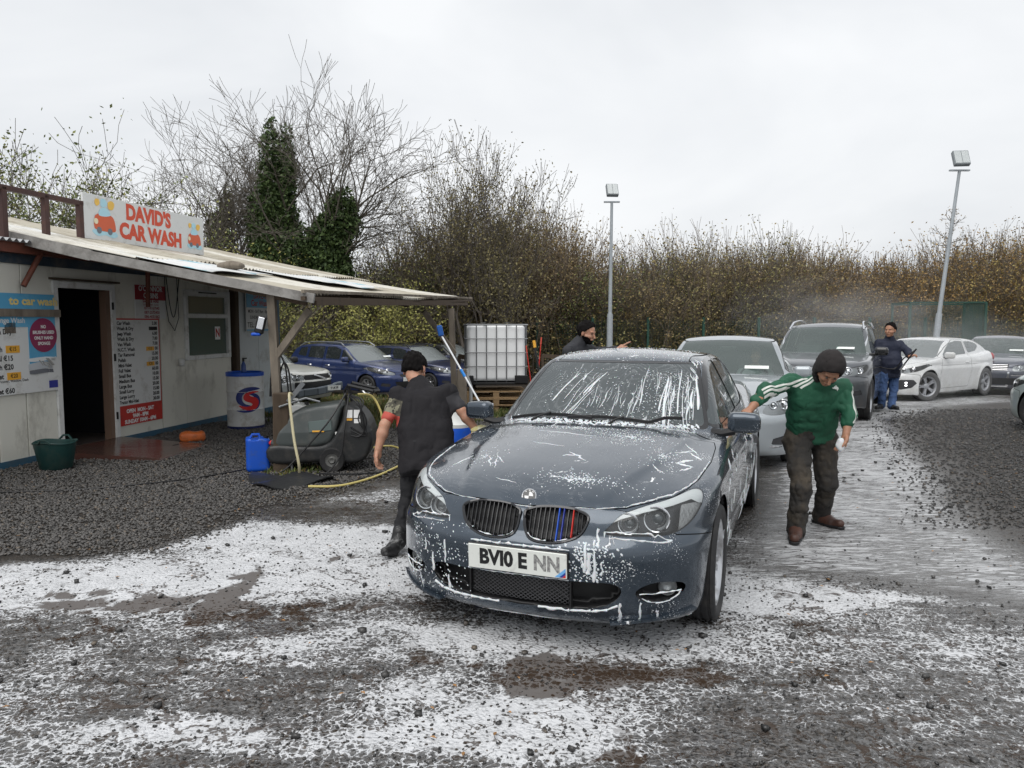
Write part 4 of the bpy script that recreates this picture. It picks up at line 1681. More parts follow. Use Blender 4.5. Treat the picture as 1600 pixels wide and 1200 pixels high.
# cable loops
m = MB()
pts = []
for t_ in np.linspace(0, 1, 14):
    pts.append(cw(3.05 + .32 * t_, .03, 2.38 - .62 * math.sin(math.pi * t_) * (1.15 - t_ * .3)))
m.tube(pts, .007, 5)
m.tube([cw(3.02, .028, 2.4), cw(3.03, .03, 1.95), cw(3.08, .03, 1.7), cw(3.22, .03, 1.55), cw(3.33, .03, 1.75), cw(3.32, .02, 2.38)], .006, 5)
tag(m.build('cable', M_black, None), 'black cable looping down the wall between the hire sign and window', 'cable')

# second cabin beyond
c2 = empty('second_cabin', cw(5.2, 0, 0), 0, 'pale cabin with blue corner beyond the first, partly behind the drum', 'cabin')
for (s0, s1) in ((5.05, 5.70), (5.705, 6.36)):
    CB().cb((s0, s1 - .004), (-.06, .02), (.06, 2.45), .004, True).build('wall_panel', M_wall2, None).location = (0, 0, 0)
for o_ in [o_ for o_ in COL.objects if o_.name.startswith('wall_panel') and o_.parent is None]:
    o_.parent = c2
    o_.location = -Vector(c2.location)
for (nm, a, b_, c, mm) in (('corner_post', (6.36, 6.46), (-.10, .05), (0, 2.5), M_bluebeam), ('top_beam', (5.05, 6.46), (-.08, .03), (2.45, 2.6), M_bluebeam), ('base_beam', (5.05, 6.36), (-.08, .03), (-.05, .06), M_bluebeam), ('end_wall', (6.40, 6.45), (-2.4, -.10), (.06, 2.5), M_wall2), ('recess', (4.80, 5.05), (-.30, -.24), (0, 2.45), M_dark)):
    o_ = CB().cb(a, b_, c, 0, True).build(nm, mm, c2)
    o_.location = -Vector(c2.location)
jp = CB().cb((4.90, 5.02), (-.08, .05), (0, 2.42), .01, True).build('timber_post', M_darkwood, None)
tag(jp, 'dark timber post in the gap between the two cabins', 'post')
sg = board('opening_hours_sign', 5.75, .05, 1.87, 1.04, .70, M_signw, 'blue and white opening hours sign on the second cabin, half hidden by the post')
patch(sg, 5.75, .058, 2.08, 1.0, .26, M_sky)
patch(sg, 5.75, .058, 1.54, 1.0, .03, M_sky)
ct("DAVID'S", sg, 5.72, .061, 2.155, .13, mat('sign_maroon', (.35, .04, .05), .5), 'CENTER', .95, .003)
ct('Car Wash', sg, 5.72, .061, 2.03, .15, MATS['sign_maroon'], 'CENTER', 1.0, .005)
ct('MON - SAT 9am - 8pm', sg, 5.30, .058, 1.88, .085, M_blackp, 'LEFT', .9, .001)
ct('SUNDAY 10am - 6pm', sg, 5.36, .058, 1.77, .085, M_blackp, 'LEFT', .9, .001)
ct('TEL: 089 4    8', sg, 5.27, .058, 1.63, .13, M_blackp, 'LEFT', 1.0, .002)

# corrugated roof strip over the first cabin's eaves
def corr(name, P00, P10, P01, waves, amp, m_, parent, nlen=2, th=.004, sag=0.0):
    """corrugated sheet spanned by P00->P10 (across the ridges) and P00->P01 (along the ridges)"""
    P00, P10, P01 = Vector(P00), Vector(P10), Vector(P01)
    a, b = P10 - P00, P01 - P00
    nrm = a.cross(b).normalized()
    if nrm.z < 0:
        nrm = -nrm
    n = waves * 8
    V, F = [], []
    for sh in (0, 1):
        for j in range(nlen + 1):
            for i in range(n + 1):
                w = amp * math.sin(2 * math.pi * i / 8)
                V.append(P00 + a * (i / n) + b * (j / nlen) + nrm * (w - sh * th - sag * math.sin(math.pi * j / nlen)))
    st = (nlen + 1) * (n + 1)
    for sh in (0, 1):
        for j in range(nlen):
            for i in range(n):
                q = (sh * st + j * (n + 1) + i, sh * st + j * (n + 1) + i + 1, sh * st + (j + 1) * (n + 1) + i + 1, sh * st + (j + 1) * (n + 1) + i)
                F.append(q if sh == 0 else q[::-1])
    for i in range(n):
        F.append((i + 1, i, st + i, st + i + 1))
        e = nlen * (n + 1)
        F.append((e + i, e + i + 1, st + e + i + 1, st + e + i))
    mb = MB()
    mb.add(V, F, True)
    return mb.build(name, m_, parent)


M_corr = mat('corrugated_steel', (.42, .43, .44), .5, metal=.2, dirt=(.22, .21, .19), dscale=5, damt=.4)
M_sheet = mat('roof_sheet', (.40, .37, .30), .5, dirt=(.20, .17, .12), dscale=3.5, damt=.55, vstretch=(1, 1, 1))
M_sheetw = mat('roof_sheet_white', (.56, .54, .48), .5, dirt=(.25, .22, .17), dscale=3.5, damt=.45)
for k in range(7):
    s0 = -3.4 + k * .9
    o_ = corr('roofing_sheet', loc(s0, .26, 2.60), loc(s0 + .9, .26, 2.60), loc(s0, -2.4, 2.78), 10, .018, M_corr, cabin)

# ------------------------------------------------------------------ canopy
can = empty('canopy', (-2.6, 8.5, 0), 0, 'lean-to canopy of corrugated sheets on timber posts in front of the cabins', 'canopy')
CO = Vector(can.location)
N_out, F_out, N_in, F_in = Vector((-2.20, 8.2, 1.985)), Vector((-.86, 14.9, 2.13)), Vector((-7.3, 9.20, 3.03)), Vector((-5.9, 15.95, 3.06))


def cp(u, v, up=0.0):
    """u along the canopy (near to far), v from outer to inner edge"""
    a = N_out.lerp(F_out, u)
    b = N_in.lerp(F_in, u)
    p = a.lerp(b, v)
    p.z += up - .05 * math.sin(math.pi * v) + .02 * math.sin(u * 9)
    return p


nsh = 9
for k in range(nsh):
    u0, u1 = k / nsh - .004, (k + 1) / nsh + .004
    for (v0, v1, dz) in ((0, .42, 0), (.40, 1.0, .05)):
        o_ = corr('roofing_sheet', cp(u0, v0, dz) - CO, cp(u1, v0, dz + (.02 if k % 2 else 0)) - CO, cp(u0, v1, dz) - CO, 9, .016, (M_sheet, M_sheetw, M_sheet)[(k + (v0 > 0)) % 3], can, nlen=3, sag=.02)
# near fascia board, end boards, rafters, purlins
m = MB()
m.bar(cp(-.012, -.02, -.03) - CO, cp(-.012, .50, -.02) - CO, .03, .10)
m.build('fascia_board', M_greywood, can)
m = MB()
m.bar(cp(-.012, .50, -.02) - CO, cp(-.012, 1.0, -.02) - CO, .03, .12)
m.build('fascia_board', M_greywood, can)
for (a, b_, w, h, dz, nm, mm) in ((-.02, .55, .05, .045, -.045, 'edge_batten', M_darkwood), (.5, 1.03, .05, .04, -.05, 'edge_batten', M_darkwood), (-.02, 1.04, .035, .035, .03, 'edge_strip', M_oldwood), (.02, .98, .06, .055, -.10, 'edge_beam', M_darkwood)):
    m = MB()
    m.bar(cp(a, .0, dz) - CO, cp(b_, .0, dz + (.03 if a > .3 else 0)) - CO, w, h)
    m.build(nm, mm, can)
for u in np.linspace(.01, .99, 7):
    m = MB()
    m.bar(cp(u, .01, -.09) - CO, cp(u, .97, -.09) - CO, .05, .10)
    m.build('rafter', M_darkwood, can)
for v in (.28, .55, .8):
    m = MB()
    m.bar(cp(.0, v, -.04) - CO, cp(1, v, -.04) - CO, .04, .05)
    m.build('purlin', M_darkwood, can)
# posts and braces
pt = at(424, 468, 8.36)
pbm = G(437, 735)
m = MB()
m.bar(Vector((pbm.x + .02, pbm.y, 0)) - CO, Vector((pt.x, pt.y, 2.0)) - CO, .085, .085, up=(0, 1, 0))
m.build('post', M_oldwood, can)
p0, p1 = at(428, 562, 8.40), at(484, 484, 8.40)
m = MB()
m.bar(p0 - CO, p1 - CO, .07, .09, up=(0, 1, 0))
m.build('brace', M_oldwood, can)
p0, p1 = at(705, 482, 13.6), at(711, 612, 13.6)
m = MB()
m.bar(p0 - CO, Vector((p1.x, p1.y, 0)) - CO, .10, .10, up=(0, 1, 0))
m.build('post', M_oldwood, can)
p0, p1 = at(662, 486, 13.2), at(710, 552, 13.5)
m = MB()
m.bar(p0 - CO, p1 - CO, .09, .10, up=(0, 1, 0))
m.build('brace', M_oldwood, can)
# white banners laid on the sheets
M_banner = NT('banner_print')
_ob = M_banner.tc.outputs['Object']
_n = M_banner.noise(_ob, 1.6, 3, .5)
_c = M_banner.mix(M_banner.rng(_n, .60, .64, 0, .85), (.68, .69, .68), (.10, .40, .50))
_c = M_banner.mix(M_banner.rng(M_banner.noise(_ob, 2.3, 2), .66, .69, 0, .8), _c, (.75, .62, .15))
M_banner.ins(Base_Color=M_banner.mix(M_banner.rng(M_banner.noise(_ob, 6, 7, .65), .55, .75, 0, .6), _c, (.36, .34, .30)), Roughness=.45)


def banner(name, U, V_, lab, up=.055):
    n, k = 26, 14
    pts, F = [], []
    for i in range(n + 1):
        for j in range(k + 1):
            a, b = i / n, j / k
            u = (U[0] * (1 - a) + U[1] * a) * (1 - b) + (U[2] * (1 - a) + U[3] * a) * b
            v = V_[0] * (1 - b) + V_[1] * b + .012 * math.sin(a * 9)
            p = cp(u, v, up + .012 * vnoise(np.array([u * 20.]), np.array([v * 12.]), np.array([0.]))[0])
            pts.append(p - CO)
    for i in range(n):
        for j in range(k):
            q = i * (k + 1) + j
            F.append((q, q + 1, q + k + 2, q + k + 1))
    mb = MB()
    mb.add(pts, F, True)
    o_ = mb.build(name, M_banner.m, None)
    o_.location = CO
    sm = o_.modifiers.new('thick', 'SOLIDIFY')
    sm.thickness = .004
    tag(o_, lab, 'banner')


banner('banner', (.0, .20, .0, .24), (.22, .95), 'old white printed banner along the near edge of the canopy roof')
banner('banner', (.30, .62, .42, .72), (.14, .62), 'white banner covering the middle of the canopy roof right of the sign')
# stone on the roof
st_ = surf(lambda x, y, z: np.sqrt((x / .17) ** 2 + (y / .10) ** 2 + (z / .05) ** 2) - 1 + .25 * vnoise(x * 9, y * 9, z * 9), (-.22, -.15, -.09), (.22, .15, .09), .02, margin=9)
st_o = smesh('roof_stone', (st_[0], st_[1], st_[2]), M_oldwood)
st_o.location = cp(.13, .28, .10)
tag(st_o, 'flat brown stone weighing down the canopy roof', 'stone')
# grey board lying on the canopy near the sign end
# main sign on the roof
so = .0
sgn = board('roof_sign', 2.76, so, 3.065, 2.62, .585, M_signw, "long white roof sign with DAVID'S CAR WASH in red letters", th=.03)
ct("DAVID'S", sgn, 2.74, so + .017, 3.205, .285, M_red2, 'CENTER', .94, .0155, tilt=R(-.5))
ct('CAR WASH', sgn, 2.80, so + .017, 2.935, .285, M_red2, 'CENTER', .94, .0155, tilt=R(-.5))


# plain little washed-car pictures stand at both ends: splash, body, sponge shapes
def sign_picture(s_, z_, k):
    def shp(P, m_, o_, nm):
        b = MB()
        b.prism([(p[0] * k, p[1] * k) for p in P], 0, .002, M=Matrix.Translation(cw(s_, so + .016 + o_, z_) - Vector(sgn.location)) @ TXT)
        b.build(nm, m_, sgn)
    wat = mat('pic_water', (.42, .68, .78), .5)
    yel = mat('pic_sponge', (.80, .50, .10), .5)
    redc = mat('pic_red', (.62, .12, .05), .5)
    cre = mat('pic_cream', (.75, .68, .48), .5)
    shp(smooth_poly([(-.21, -.17), (-.12, -.13), (.0, -.15), (.12, -.13), (.22, -.18), (.14, -.22), (.0, -.20), (-.12, -.22)], 4), wat, 0, 'picture_water')
    shp(smooth_poly([(-.17, -.02), (-.15, .02), (-.07, .05), (.08, .045), (.15, .01), (.18, -.10), (.14, -.15), (-.13, -.15), (-.18, -.10)], 4), redc, .002, 'picture_car_body')
    shp(smooth_poly([(-.10, .03), (-.06, .11), (.04, .12), (.10, .05), (.0, .02)], 4), wat, .003, 'picture_car_window')
    for x in (-.10, .08):
        shp([(x + .04 * math.cos(a), -.15 + .04 * math.sin(a)) for a in np.linspace(0, 6.28, 14)[:-1]], mat('pic_grey', (.15, .17, .2), .5), .004, 'picture_wheel')
    shp([(-.15 + .035 * math.cos(a), -.05 + .035 * math.sin(a)) for a in np.linspace(0, 6.28, 14)[:-1]], cre, .005, 'picture_lamp')
    shp(smooth_poly([(-.13, .13), (-.08, .16), (-.09, .21), (-.14, .21), (-.16, .17)], 4), yel, .002, 'picture_sponge')
    shp(smooth_poly([(.07, .12), (.14, .12), (.17, .19), (.12, .22), (.06, .19)], 4), yel, .002, 'picture_sponge')
    shp(smooth_poly([(-.06, .14), (.0, .13), (.05, .17), (.02, .22), (-.05, .22)], 4), wat, .002, 'picture_bubbles')


sign_picture(1.83, 3.07, 1.12)
sign_picture(3.82, 3.05, .92)
rl = empty('roof_railing', cw(.2, 0, 2.7), 0, 'rusty brown steel railing on the cabin roof left of the big sign', 'railing')
for s_ in (-1.3, -.3, .25, .86, 1.42):
    CB().cb((s_ - .035, s_ + .035), (-.05, .02), (2.58, 3.22), .005, True).build('upright', M_rustd if 'M_rustd' in globals() else M_rust, rl).location = -Vector(rl.location)
CB().cb((-1.6, 1.46), (-.05, .02), (3.18, 3.24), .005, True).build('top_rail', M_rustd, rl).location = -Vector(rl.location)
CB().cb((1.46, 4.05), (-.07, -.02), (2.82, 2.86), .005, True).build('sign_support', M_darkwood, rl).location = -Vector(rl.location)
for s_ in (2.2, 3.3, 4.0):
    CB().cb((s_ - .03, s_ + .03), (-.08, -.03), (2.58, 3.3), .0, True).build('sign_strut', M_darkwood, rl).location = -Vector(rl.location)
# red tubes hanging from the eaves
for (a, b_, lab) in (((.60, .14, 2.50), (.36, .10, 2.10), 'rusty red tube slanting down from the eaves above the valeting board'), ((2.50, .14, 2.50), (2.50, .12, 1.90), 'short red tube hanging straight down in front of the hire sign')):
    m = MB()
    m.tube([cw(*a), cw(*b_)], .032, 10)
    tag(m.build('steel_tube', M_rust, None), lab, 'tube')

# ------------------------------------------------------------------ the grey saloon: shape
# car space: x runs from the nose (0) to the tail, y+ is the car's right side (left in the photograph), z up
HZ = Curve1([(-.3, .60), (0, .68), (.06, .715), (.12, .745), (.2, .785), (.32, .828), (.5, .868), (.7, .902), (.9, .932), (1.15, .962), (1.4, .990), (1.6, 1.0), (3.0, 1.03), (3.9, 1.10), (4.2, 1.125), (4.55, 1.125), (4.72, 1.10), (4.9, 1.03)])
HW = Curve1([(-.2, .86), (.2, .885), (.5, .902), (.83, .915), (1.4, .918), (2.3, .923), (3.4, .923), (3.9, .915), (4.4, .88), (4.84, .83)])
HS = Curve1([(.1, .10), (.18, .055), (.26, .03), (.4, .012), (.55, .004), (.66, .0), (.76, .006), (.84, .018), (.90, .036), (.96, .07), (1.02, .12), (1.1, .17), (1.2, .24)])
HN = Curve1([(.1, .10), (.17, .055), (.22, .022), (.30, .006), (.40, 0), (.50, .0), (.555, .006), (.585, .022), (.61, .045), (.66, .06), (.72, .085), (.76, .12), (.82, .2)])
HP = Curve1([(0, 0), (.15, .003), (.3, .018), (.42, .045), (.54, .09), (.64, .15), (.72, .225), (.79, .315), (.85, .42), (.90, .58), (1.0, 1.0)])
HT = Curve1([(.1, .10), (.2, .03), (.35, .0), (.6, .0), (.7, .015), (.85, .05), (1.0, .08), (1.12, .11)])
GZ = Curve1([(-2, -1.2), (.9, .66), (1.25, .88), (1.42, .985), (1.75, 1.185), (2.0, 1.325), (2.12, 1.383), (2.22, 1.418), (2.4, 1.448), (2.65, 1.464), (2.9, 1.462), (3.15, 1.445), (3.38, 1.405), (3.6, 1.335), (3.85, 1.235), (4.15, 1.105), (4.4, .99), (4.8, .8), (7, -.5)], n=800)
GW = Curve1([(1.2, .70), (1.45, .755), (1.8, .80), (2.3, .822), (3.0, .822), (3.5, .79), (3.9, .735), (4.3, .65)])


def hero_body(x, y, z):
    ay = np.abs(y)
    # bonnet: raised centre between two creases that run from the pillars to the grille
    yc = np.interp(x, [0, .3, .8, 1.4], [.33, .42, .56, .66])
    ridge = .016 / (1 + np.exp(-(yc - ay) / .022)) * np.clip((1.7 - x) / .3, 0, 1) * np.clip((x + .05) / .25, 0, 1)
    bow = np.exp(-((ay - yc) / .03) ** 2) * .004 * np.clip((1.6 - x) / .3, 0, 1)
    crown = .055 * np.clip(ay / .8, 0, 1.3) ** 2.4
    dip = .012 * np.exp(-(ay / .10) ** 2) * np.clip((.35 - x) / .3, 0, 1)
    top = z - (HZ(x) - crown + ridge + bow - .012 - dip)
    side = ay - (HW(x) - HS(z))
    # door line crease low on the flank, strong shoulder line
    side = side + .006 * np.exp(-((z - .40) / .03) ** 2) * np.clip((x - 1.2) / .2, 0, 1) * np.clip((3.4 - x) / .2, 0, 1)
    side = side - .006 * np.exp(-((z - .79) / .03) ** 2)
    front = (HN(z) + HP(ay) * (0.86 + 0.35 * np.clip(z - .5, 0, .3)) - x) * .93
    front = front / np.sqrt(1 + np.clip(ay - .3, 0, 1) ** 2 * 3)
    tail = (x - (4.84 - HT(z) - .9 * HP(ay * .97) * .8)) * .93
    bot = .165 - z
    f = smax(side, front, .05)
    f = smax(f, tail, .06)
    f = smax(f, top, .045)
    f = smax(f, bot, .03)
    return f


def hero_house(x, y, z):
    ay = np.abs(y)
    xs = np.clip((2.6 - x) / .9, 0, 1)
    xe = x - .16 * (ay / .65) ** 2 * xs          # curved windscreen
    sl = np.interp(xe, [1.2, 2.0, 2.3, 2.7, 3.1, 3.5, 4.2], [.83, .83, .94, 1, .99, .93, .90])
    top = (z - (GZ(xe) - .045 * (ay / .6) ** 2 * (1 - .5 * xs))) * sl
    side = (ay - (GW(x) - .46 * (z - .98) - .10 * (z - .98) ** 2 * np.sign(z - .98))) * .9
    return np.maximum(smax(top, side, .055), .86 - z)


def hero_f(x, y, z):
    return smin(hero_body(x, y, z), hero_house(x, y, z), .025)

# ------------------------------------------------------------------ shared car materials
def paint_mat(name, col, suds=0.0, metal=0.55, dirty=0.0, dirtcol=(.16, .14, .12)):
    t = NT(name)
    ob = t.tc.outputs['Object']
    base = (*col, 1)
    n0 = t.noise(ob, 2.0, 3)
    c = t.mix(t.rng(n0, .3, .7, 0, .35), base, tuple(min(1, v * 1.25) for v in col))
    rough = 0.32
    nrm = None
    if dirty > 0:
        sep = t.t.nodes.new('ShaderNodeSeparateXYZ')
        t.set(sep.inputs[0], ob)
        low = t.rng(sep.outputs[2], .15, .75, 1.0, 0.0)
        dn = t.noise(ob, 5, 7, .65)
        f = t.math('MULTIPLY', t.math('ADD', low, .25), t.rng(dn, .35, .75, 0, 1.3))
        f = t.math('MULTIPLY', f, dirty, True)
        c = t.mix(f, c, dirtcol)
    if suds > 0:
        # wiped film: nested arcs
        warp = t.noise(ob, 1.7, 2, .5, 0, 'Color')
        v2 = t.vadd(ob, t.vadd(warp, (.9, .9, .9), 'MULTIPLY'))
        cell = t.voro(v2, 2.1)
        rings = t.math('SINE', t.math('MULTIPLY', cell, 95.0))
        fine = t.noise(t.mapping(v2, (60, 60, 60)), 1.0, 4, .7)
        film = t.math('MULTIPLY', t.rng(rings, .1, 1.0, 0, 1), t.rng(fine, .45, .68, 0, 1))
        area = t.rng(t.noise(ob, 2.3, 3), .42, .62, 0, 1)
        sp = t.t.nodes.new('ShaderNodeSeparateXYZ')
        t.set(sp.inputs[0], ob)
        up = t.rng(sp.outputs[2], .58, .75, .12, 1.0)          # wiped suds lie on the bonnet, roof and doors, hardly on the bumper
        up = t.math('MAXIMUM', up, t.rng(sp.outputs[0], .9, 1.5, 0, 1.6))
        film = t.math('MULTIPLY', film, t.math('MULTIPLY', area, t.math('MULTIPLY', up, .22)))
        veil = t.math('MULTIPLY', t.rng(t.noise(v2, 3.5, 6, .6), .45, .75, 0, 1), t.math('MULTIPLY', up, .035))
        film = t.math('ADD', film, veil)
        # beads of foam
        v3 = t.mapping(ob, (1, 1, 1))
        dots = t.voro(t.vadd(v3, t.vadd(t.noise(ob, 30, 2, .5, 0, 'Color'), (.02, .02, .02), 'MULTIPLY')), 95.0)
        big = t.noise(ob, 3.4, 4, .6)
        thr = t.rng(big, .50, .68, .02, .36)
        bead = t.rng(dots, t.math('SUBTRACT', thr, .10), thr, 1.0, 0.0)
        # torn patches
        pn = t.noise(t.mapping(v2, (1, 1, 1)), 9.0, 9, .66, .8)
        pz = t.noise(ob, 2.6, 2)
        patch = t.rng(t.math('ADD', pn, t.math('MULTIPLY', pz, .35)), .845, .865, 0, 1)
        foam = t.math('MAXIMUM', bead, patch)
        foam = t.math('MULTIPLY', foam, suds, True)
        wht = t.math('MAXIMUM', t.math('MULTIPLY', film, suds), foam)
        c = t.mix(wht, c, (.78, .8, .82))
        rough = t.mixf(foam, .22, .75)
        t.ins(Coat_Weight=t.mixf(foam, 1.0, .1), Metallic=t.mixf(wht, metal, 0.0))
        wet = t.voro(ob, 130.0)
        h = t.math('ADD', t.math('MULTIPLY', foam, 1.0), t.math('MULTIPLY', t.rng(wet, .0, .35, 1, 0), .05))
        nrm = t.bump(h, .003)
    else:
        t.ins(Metallic=metal)
        t.ins(Coat_Weight=1.0)
        wet = t.voro(ob, 60.0)
        nrm = t.bump(t.rng(wet, 0, .3, 1, 0), .0008)
    t.ins(Base_Color=c, Roughness=rough, Coat_Roughness=.045)
    if nrm is not None:
        t.ins(Normal=nrm)
        if suds > 0:
            t.set(t.b.inputs['Coat Normal'], t.bump(foam, .002))
    return t.m


def wheel_parts(name_root, R0, W, rim_r, style, n, parent, loc, side, steer=0.0, mats=None):
    """side=+1: outer face towards +y. Returns the wheel empty; parts tyre and rim"""
    tyre_m, rim_m = mats or (M_rubber, M_alloy)
    w = empty(name_root, loc, 0, parent=parent)
    w.rotation_euler = (0, 0, steer + (0 if side > 0 else math.pi))
    t = MB()
    hw = W / 2
    prof = [(rim_r, -hw * .82), (rim_r + .015, -hw * .92), (R0 * .9, -hw), (R0 * .965, -hw * .93), (R0 * .99, -hw * .78)]
    for k in range(4):                                   # tread grooves
        y0 = -hw * .62 + k * hw * .41
        prof += [(R0, y0 - hw * .13), (R0, y0 + hw * .06), (R0 - .008, y0 + hw * .08), (R0 - .008, y0 + hw * .16)]
    prof += [(R0 * .995, hw * .80), (R0 * .965, hw * .93), (R0 * .9, hw), (rim_r + .015, hw * .92), (rim_r, hw * .82)]
    t.lathe(prof, 48, axis='y')
    t.build('tyre', tyre_m, w)
    r = MB()
    r.lathe([(rim_r * .97, -hw * .8), (rim_r * .93, -hw * .2), (rim_r * .90, hw * .55), (rim_r * .955, hw * .70), (rim_r * 1.0, hw * .84), (rim_r * 1.03, hw * .86), (rim_r * 1.03, hw * .72)], 40, axis='y')
    r.lathe([(.001, hw * .62), (.045, hw * .60), (.06, hw * .52), (.075, hw * .42), (.08, -hw * .1)], 20, axis='y')
    for k in range(n):
        a0 = 2 * math.pi * k / n
        offs = (-.13, .13) if style == 'twin' else (0,)
        ww = .018 if style == 'twin' else (.05 if n <= 6 else .028)
        for o in offs:
            a1 = a0 + o * (.35 if style == 'twin' else 1)
            a2 = a0 + o
            p = []
            for (rr, aa, yy, wd) in ((.055, a1, hw * .50, ww), (rim_r * .55, (a1 + a2) / 2, hw * .60, ww * .9), (rim_r * .94, a2, hw * .66, ww * .8)):
                c = Vector((rr * math.cos(aa), yy, rr * math.sin(aa)))
                tn = Vector((-math.sin(aa), 0, math.cos(aa))) * wd
                p.append((c - tn, c + tn, c - tn * 1.2 - Vector((0, .035, 0)), c + tn * 1.2 - Vector((0, .035, 0))))
            V = [v for q in p for v in q]
            F = []
            for i in (0, 4):
                F += [(i, i + 1, i + 5, i + 4), (i, i + 4, i + 6, i + 2), (i + 1, i + 3, i + 7, i + 5)]
            r.add(V, F)
    r.build('rim', rim_m, w)
    d = MB()
    d.lathe([(.001, -hw * .1), (rim_r * .72, -hw * .1), (rim_r * .72, -hw * .3)], 24, axis='y')
    d.build('brake_disc', mat('brake_disc', (.09, .085, .08), .5, metal=.5), w)
    return w


def put_wheels(car, axles, z, yw, R0, W, rim_r, style, n, steer=0.0, mats=None):
    first = None
    for i, ax in enumerate(axles):
        for s in (1, -1):
            loc = (ax, s * yw, z)
            st = steer if i == 0 else 0
            if first is None:
                first = wheel_parts('wheel', R0, W, rim_r, style, n, car, loc, s, st, mats)
            else:
                w = copy_tree(first, car)
                w.location = loc
                w.rotation_euler = (0, 0, st + (0 if s > 0 else math.pi))


def rounded_box_sdf(c, hx, hy, hz, r, taper=None):
    def f(x, y, z):
        qx, qy, qz = np.abs(x - c[0]) - hx + r, np.abs(y - c[1]) - hy + r, np.abs(z - c[2]) - hz + r
        return np.sqrt(np.maximum(qx, 0) ** 2 + np.maximum(qy, 0) ** 2 + np.maximum(qz, 0) ** 2) + np.minimum(np.maximum(qx, np.maximum(qy, qz)), 0) - r
    return f


# ------------------------------------------------------------------ the grey saloon
HERO_NOSE, HERO_YAW = Vector((.027, 3.742, 0)), .3804
hero = empty('saloon_car', HERO_NOSE, math.pi / 2 - HERO_YAW,
             'dark grey saloon covered in white suds, nose to the viewer in mid yard', 'car')

M_heropaint = paint_mat('grey_paint_suds', (.040, .056, .076), suds=1.0, metal=.55)

KID = smooth_poly([(.014, .690), (.03, .722), (.13, .738), (.26, .735), (.335, .714), (.340, .675), (.300, .612), (.20, .580), (.085, .580), (.03, .612)], 5)
HLP = smooth_poly([(.43, .628), (.462, .680), (.505, .722), (.604, .755), (.712, .778), (.794, .802), (.838, .789), (.85, .751), (.838, .704), (.796, .648), (.72, .615), (.593, .617)], 4)
LOW = smooth_poly([(-.2, .395), (.1, .395), (.30, .397), (.47, .395), (.522, .36), (.49, .304), (.40, .265), (.2, .250), (-.2, .250)], 4)
FOG = smooth_poly([(.585, .345), (.62, .378), (.69, .394), (.785, .376), (.80, .34), (.765, .31), (.70, .294), (.62, .305)], 4)
HOODP = np.array([(.0, 1.352), (.35, 1.345), (.65, 1.33), (.80, 1.37), (.822, 1.257), (.833, .967), (.806, .636), (.770, .49), (.718, .375), (.610, .266), (.510, .192), (.372, .146), (.20, .126), (.0, .118)])
HOODP = np.concatenate([HOODP, (HOODP * (-1, 1))[::-1][1:-1]])


def g_screen(V):
    x, y, z = V.T
    ay = np.abs(y)
    side = ay - (GW(x) - .46 * (z - .98) - .060)
    xe = x - .16 * (ay / .65) ** 2
    a = smax((1.435 - xe) * .7, (xe - 2.135) * .7, .01)
    return np.maximum(smax(a, side, .04), .93 - z)


def g_rear(V):
    x, y, z = V.T
    ay = np.abs(y)
    return smax(np.maximum(3.52 - x, x - 4.08) * .5, ay - (GW(x) - .46 * (z - .98) - .06), .05) + 10 * (z < 1.0)


SW1 = smooth_poly([(1.70, .992), (2.1, 1.000), (2.60, 1.010), (2.63, 1.03), (2.62, 1.36), (2.58, 1.385), (2.40, 1.378), (2.22, 1.335), (2.0, 1.215), (1.82, 1.095)], 3)
SW2 = smooth_poly([(2.72, 1.010), (3.2, 1.018), (3.50, 1.03), (3.66, 1.09), (3.55, 1.19), (3.35, 1.305), (3.15, 1.362), (2.9, 1.384), (2.73, 1.385), (2.70, 1.36), (2.70, 1.03)], 3)


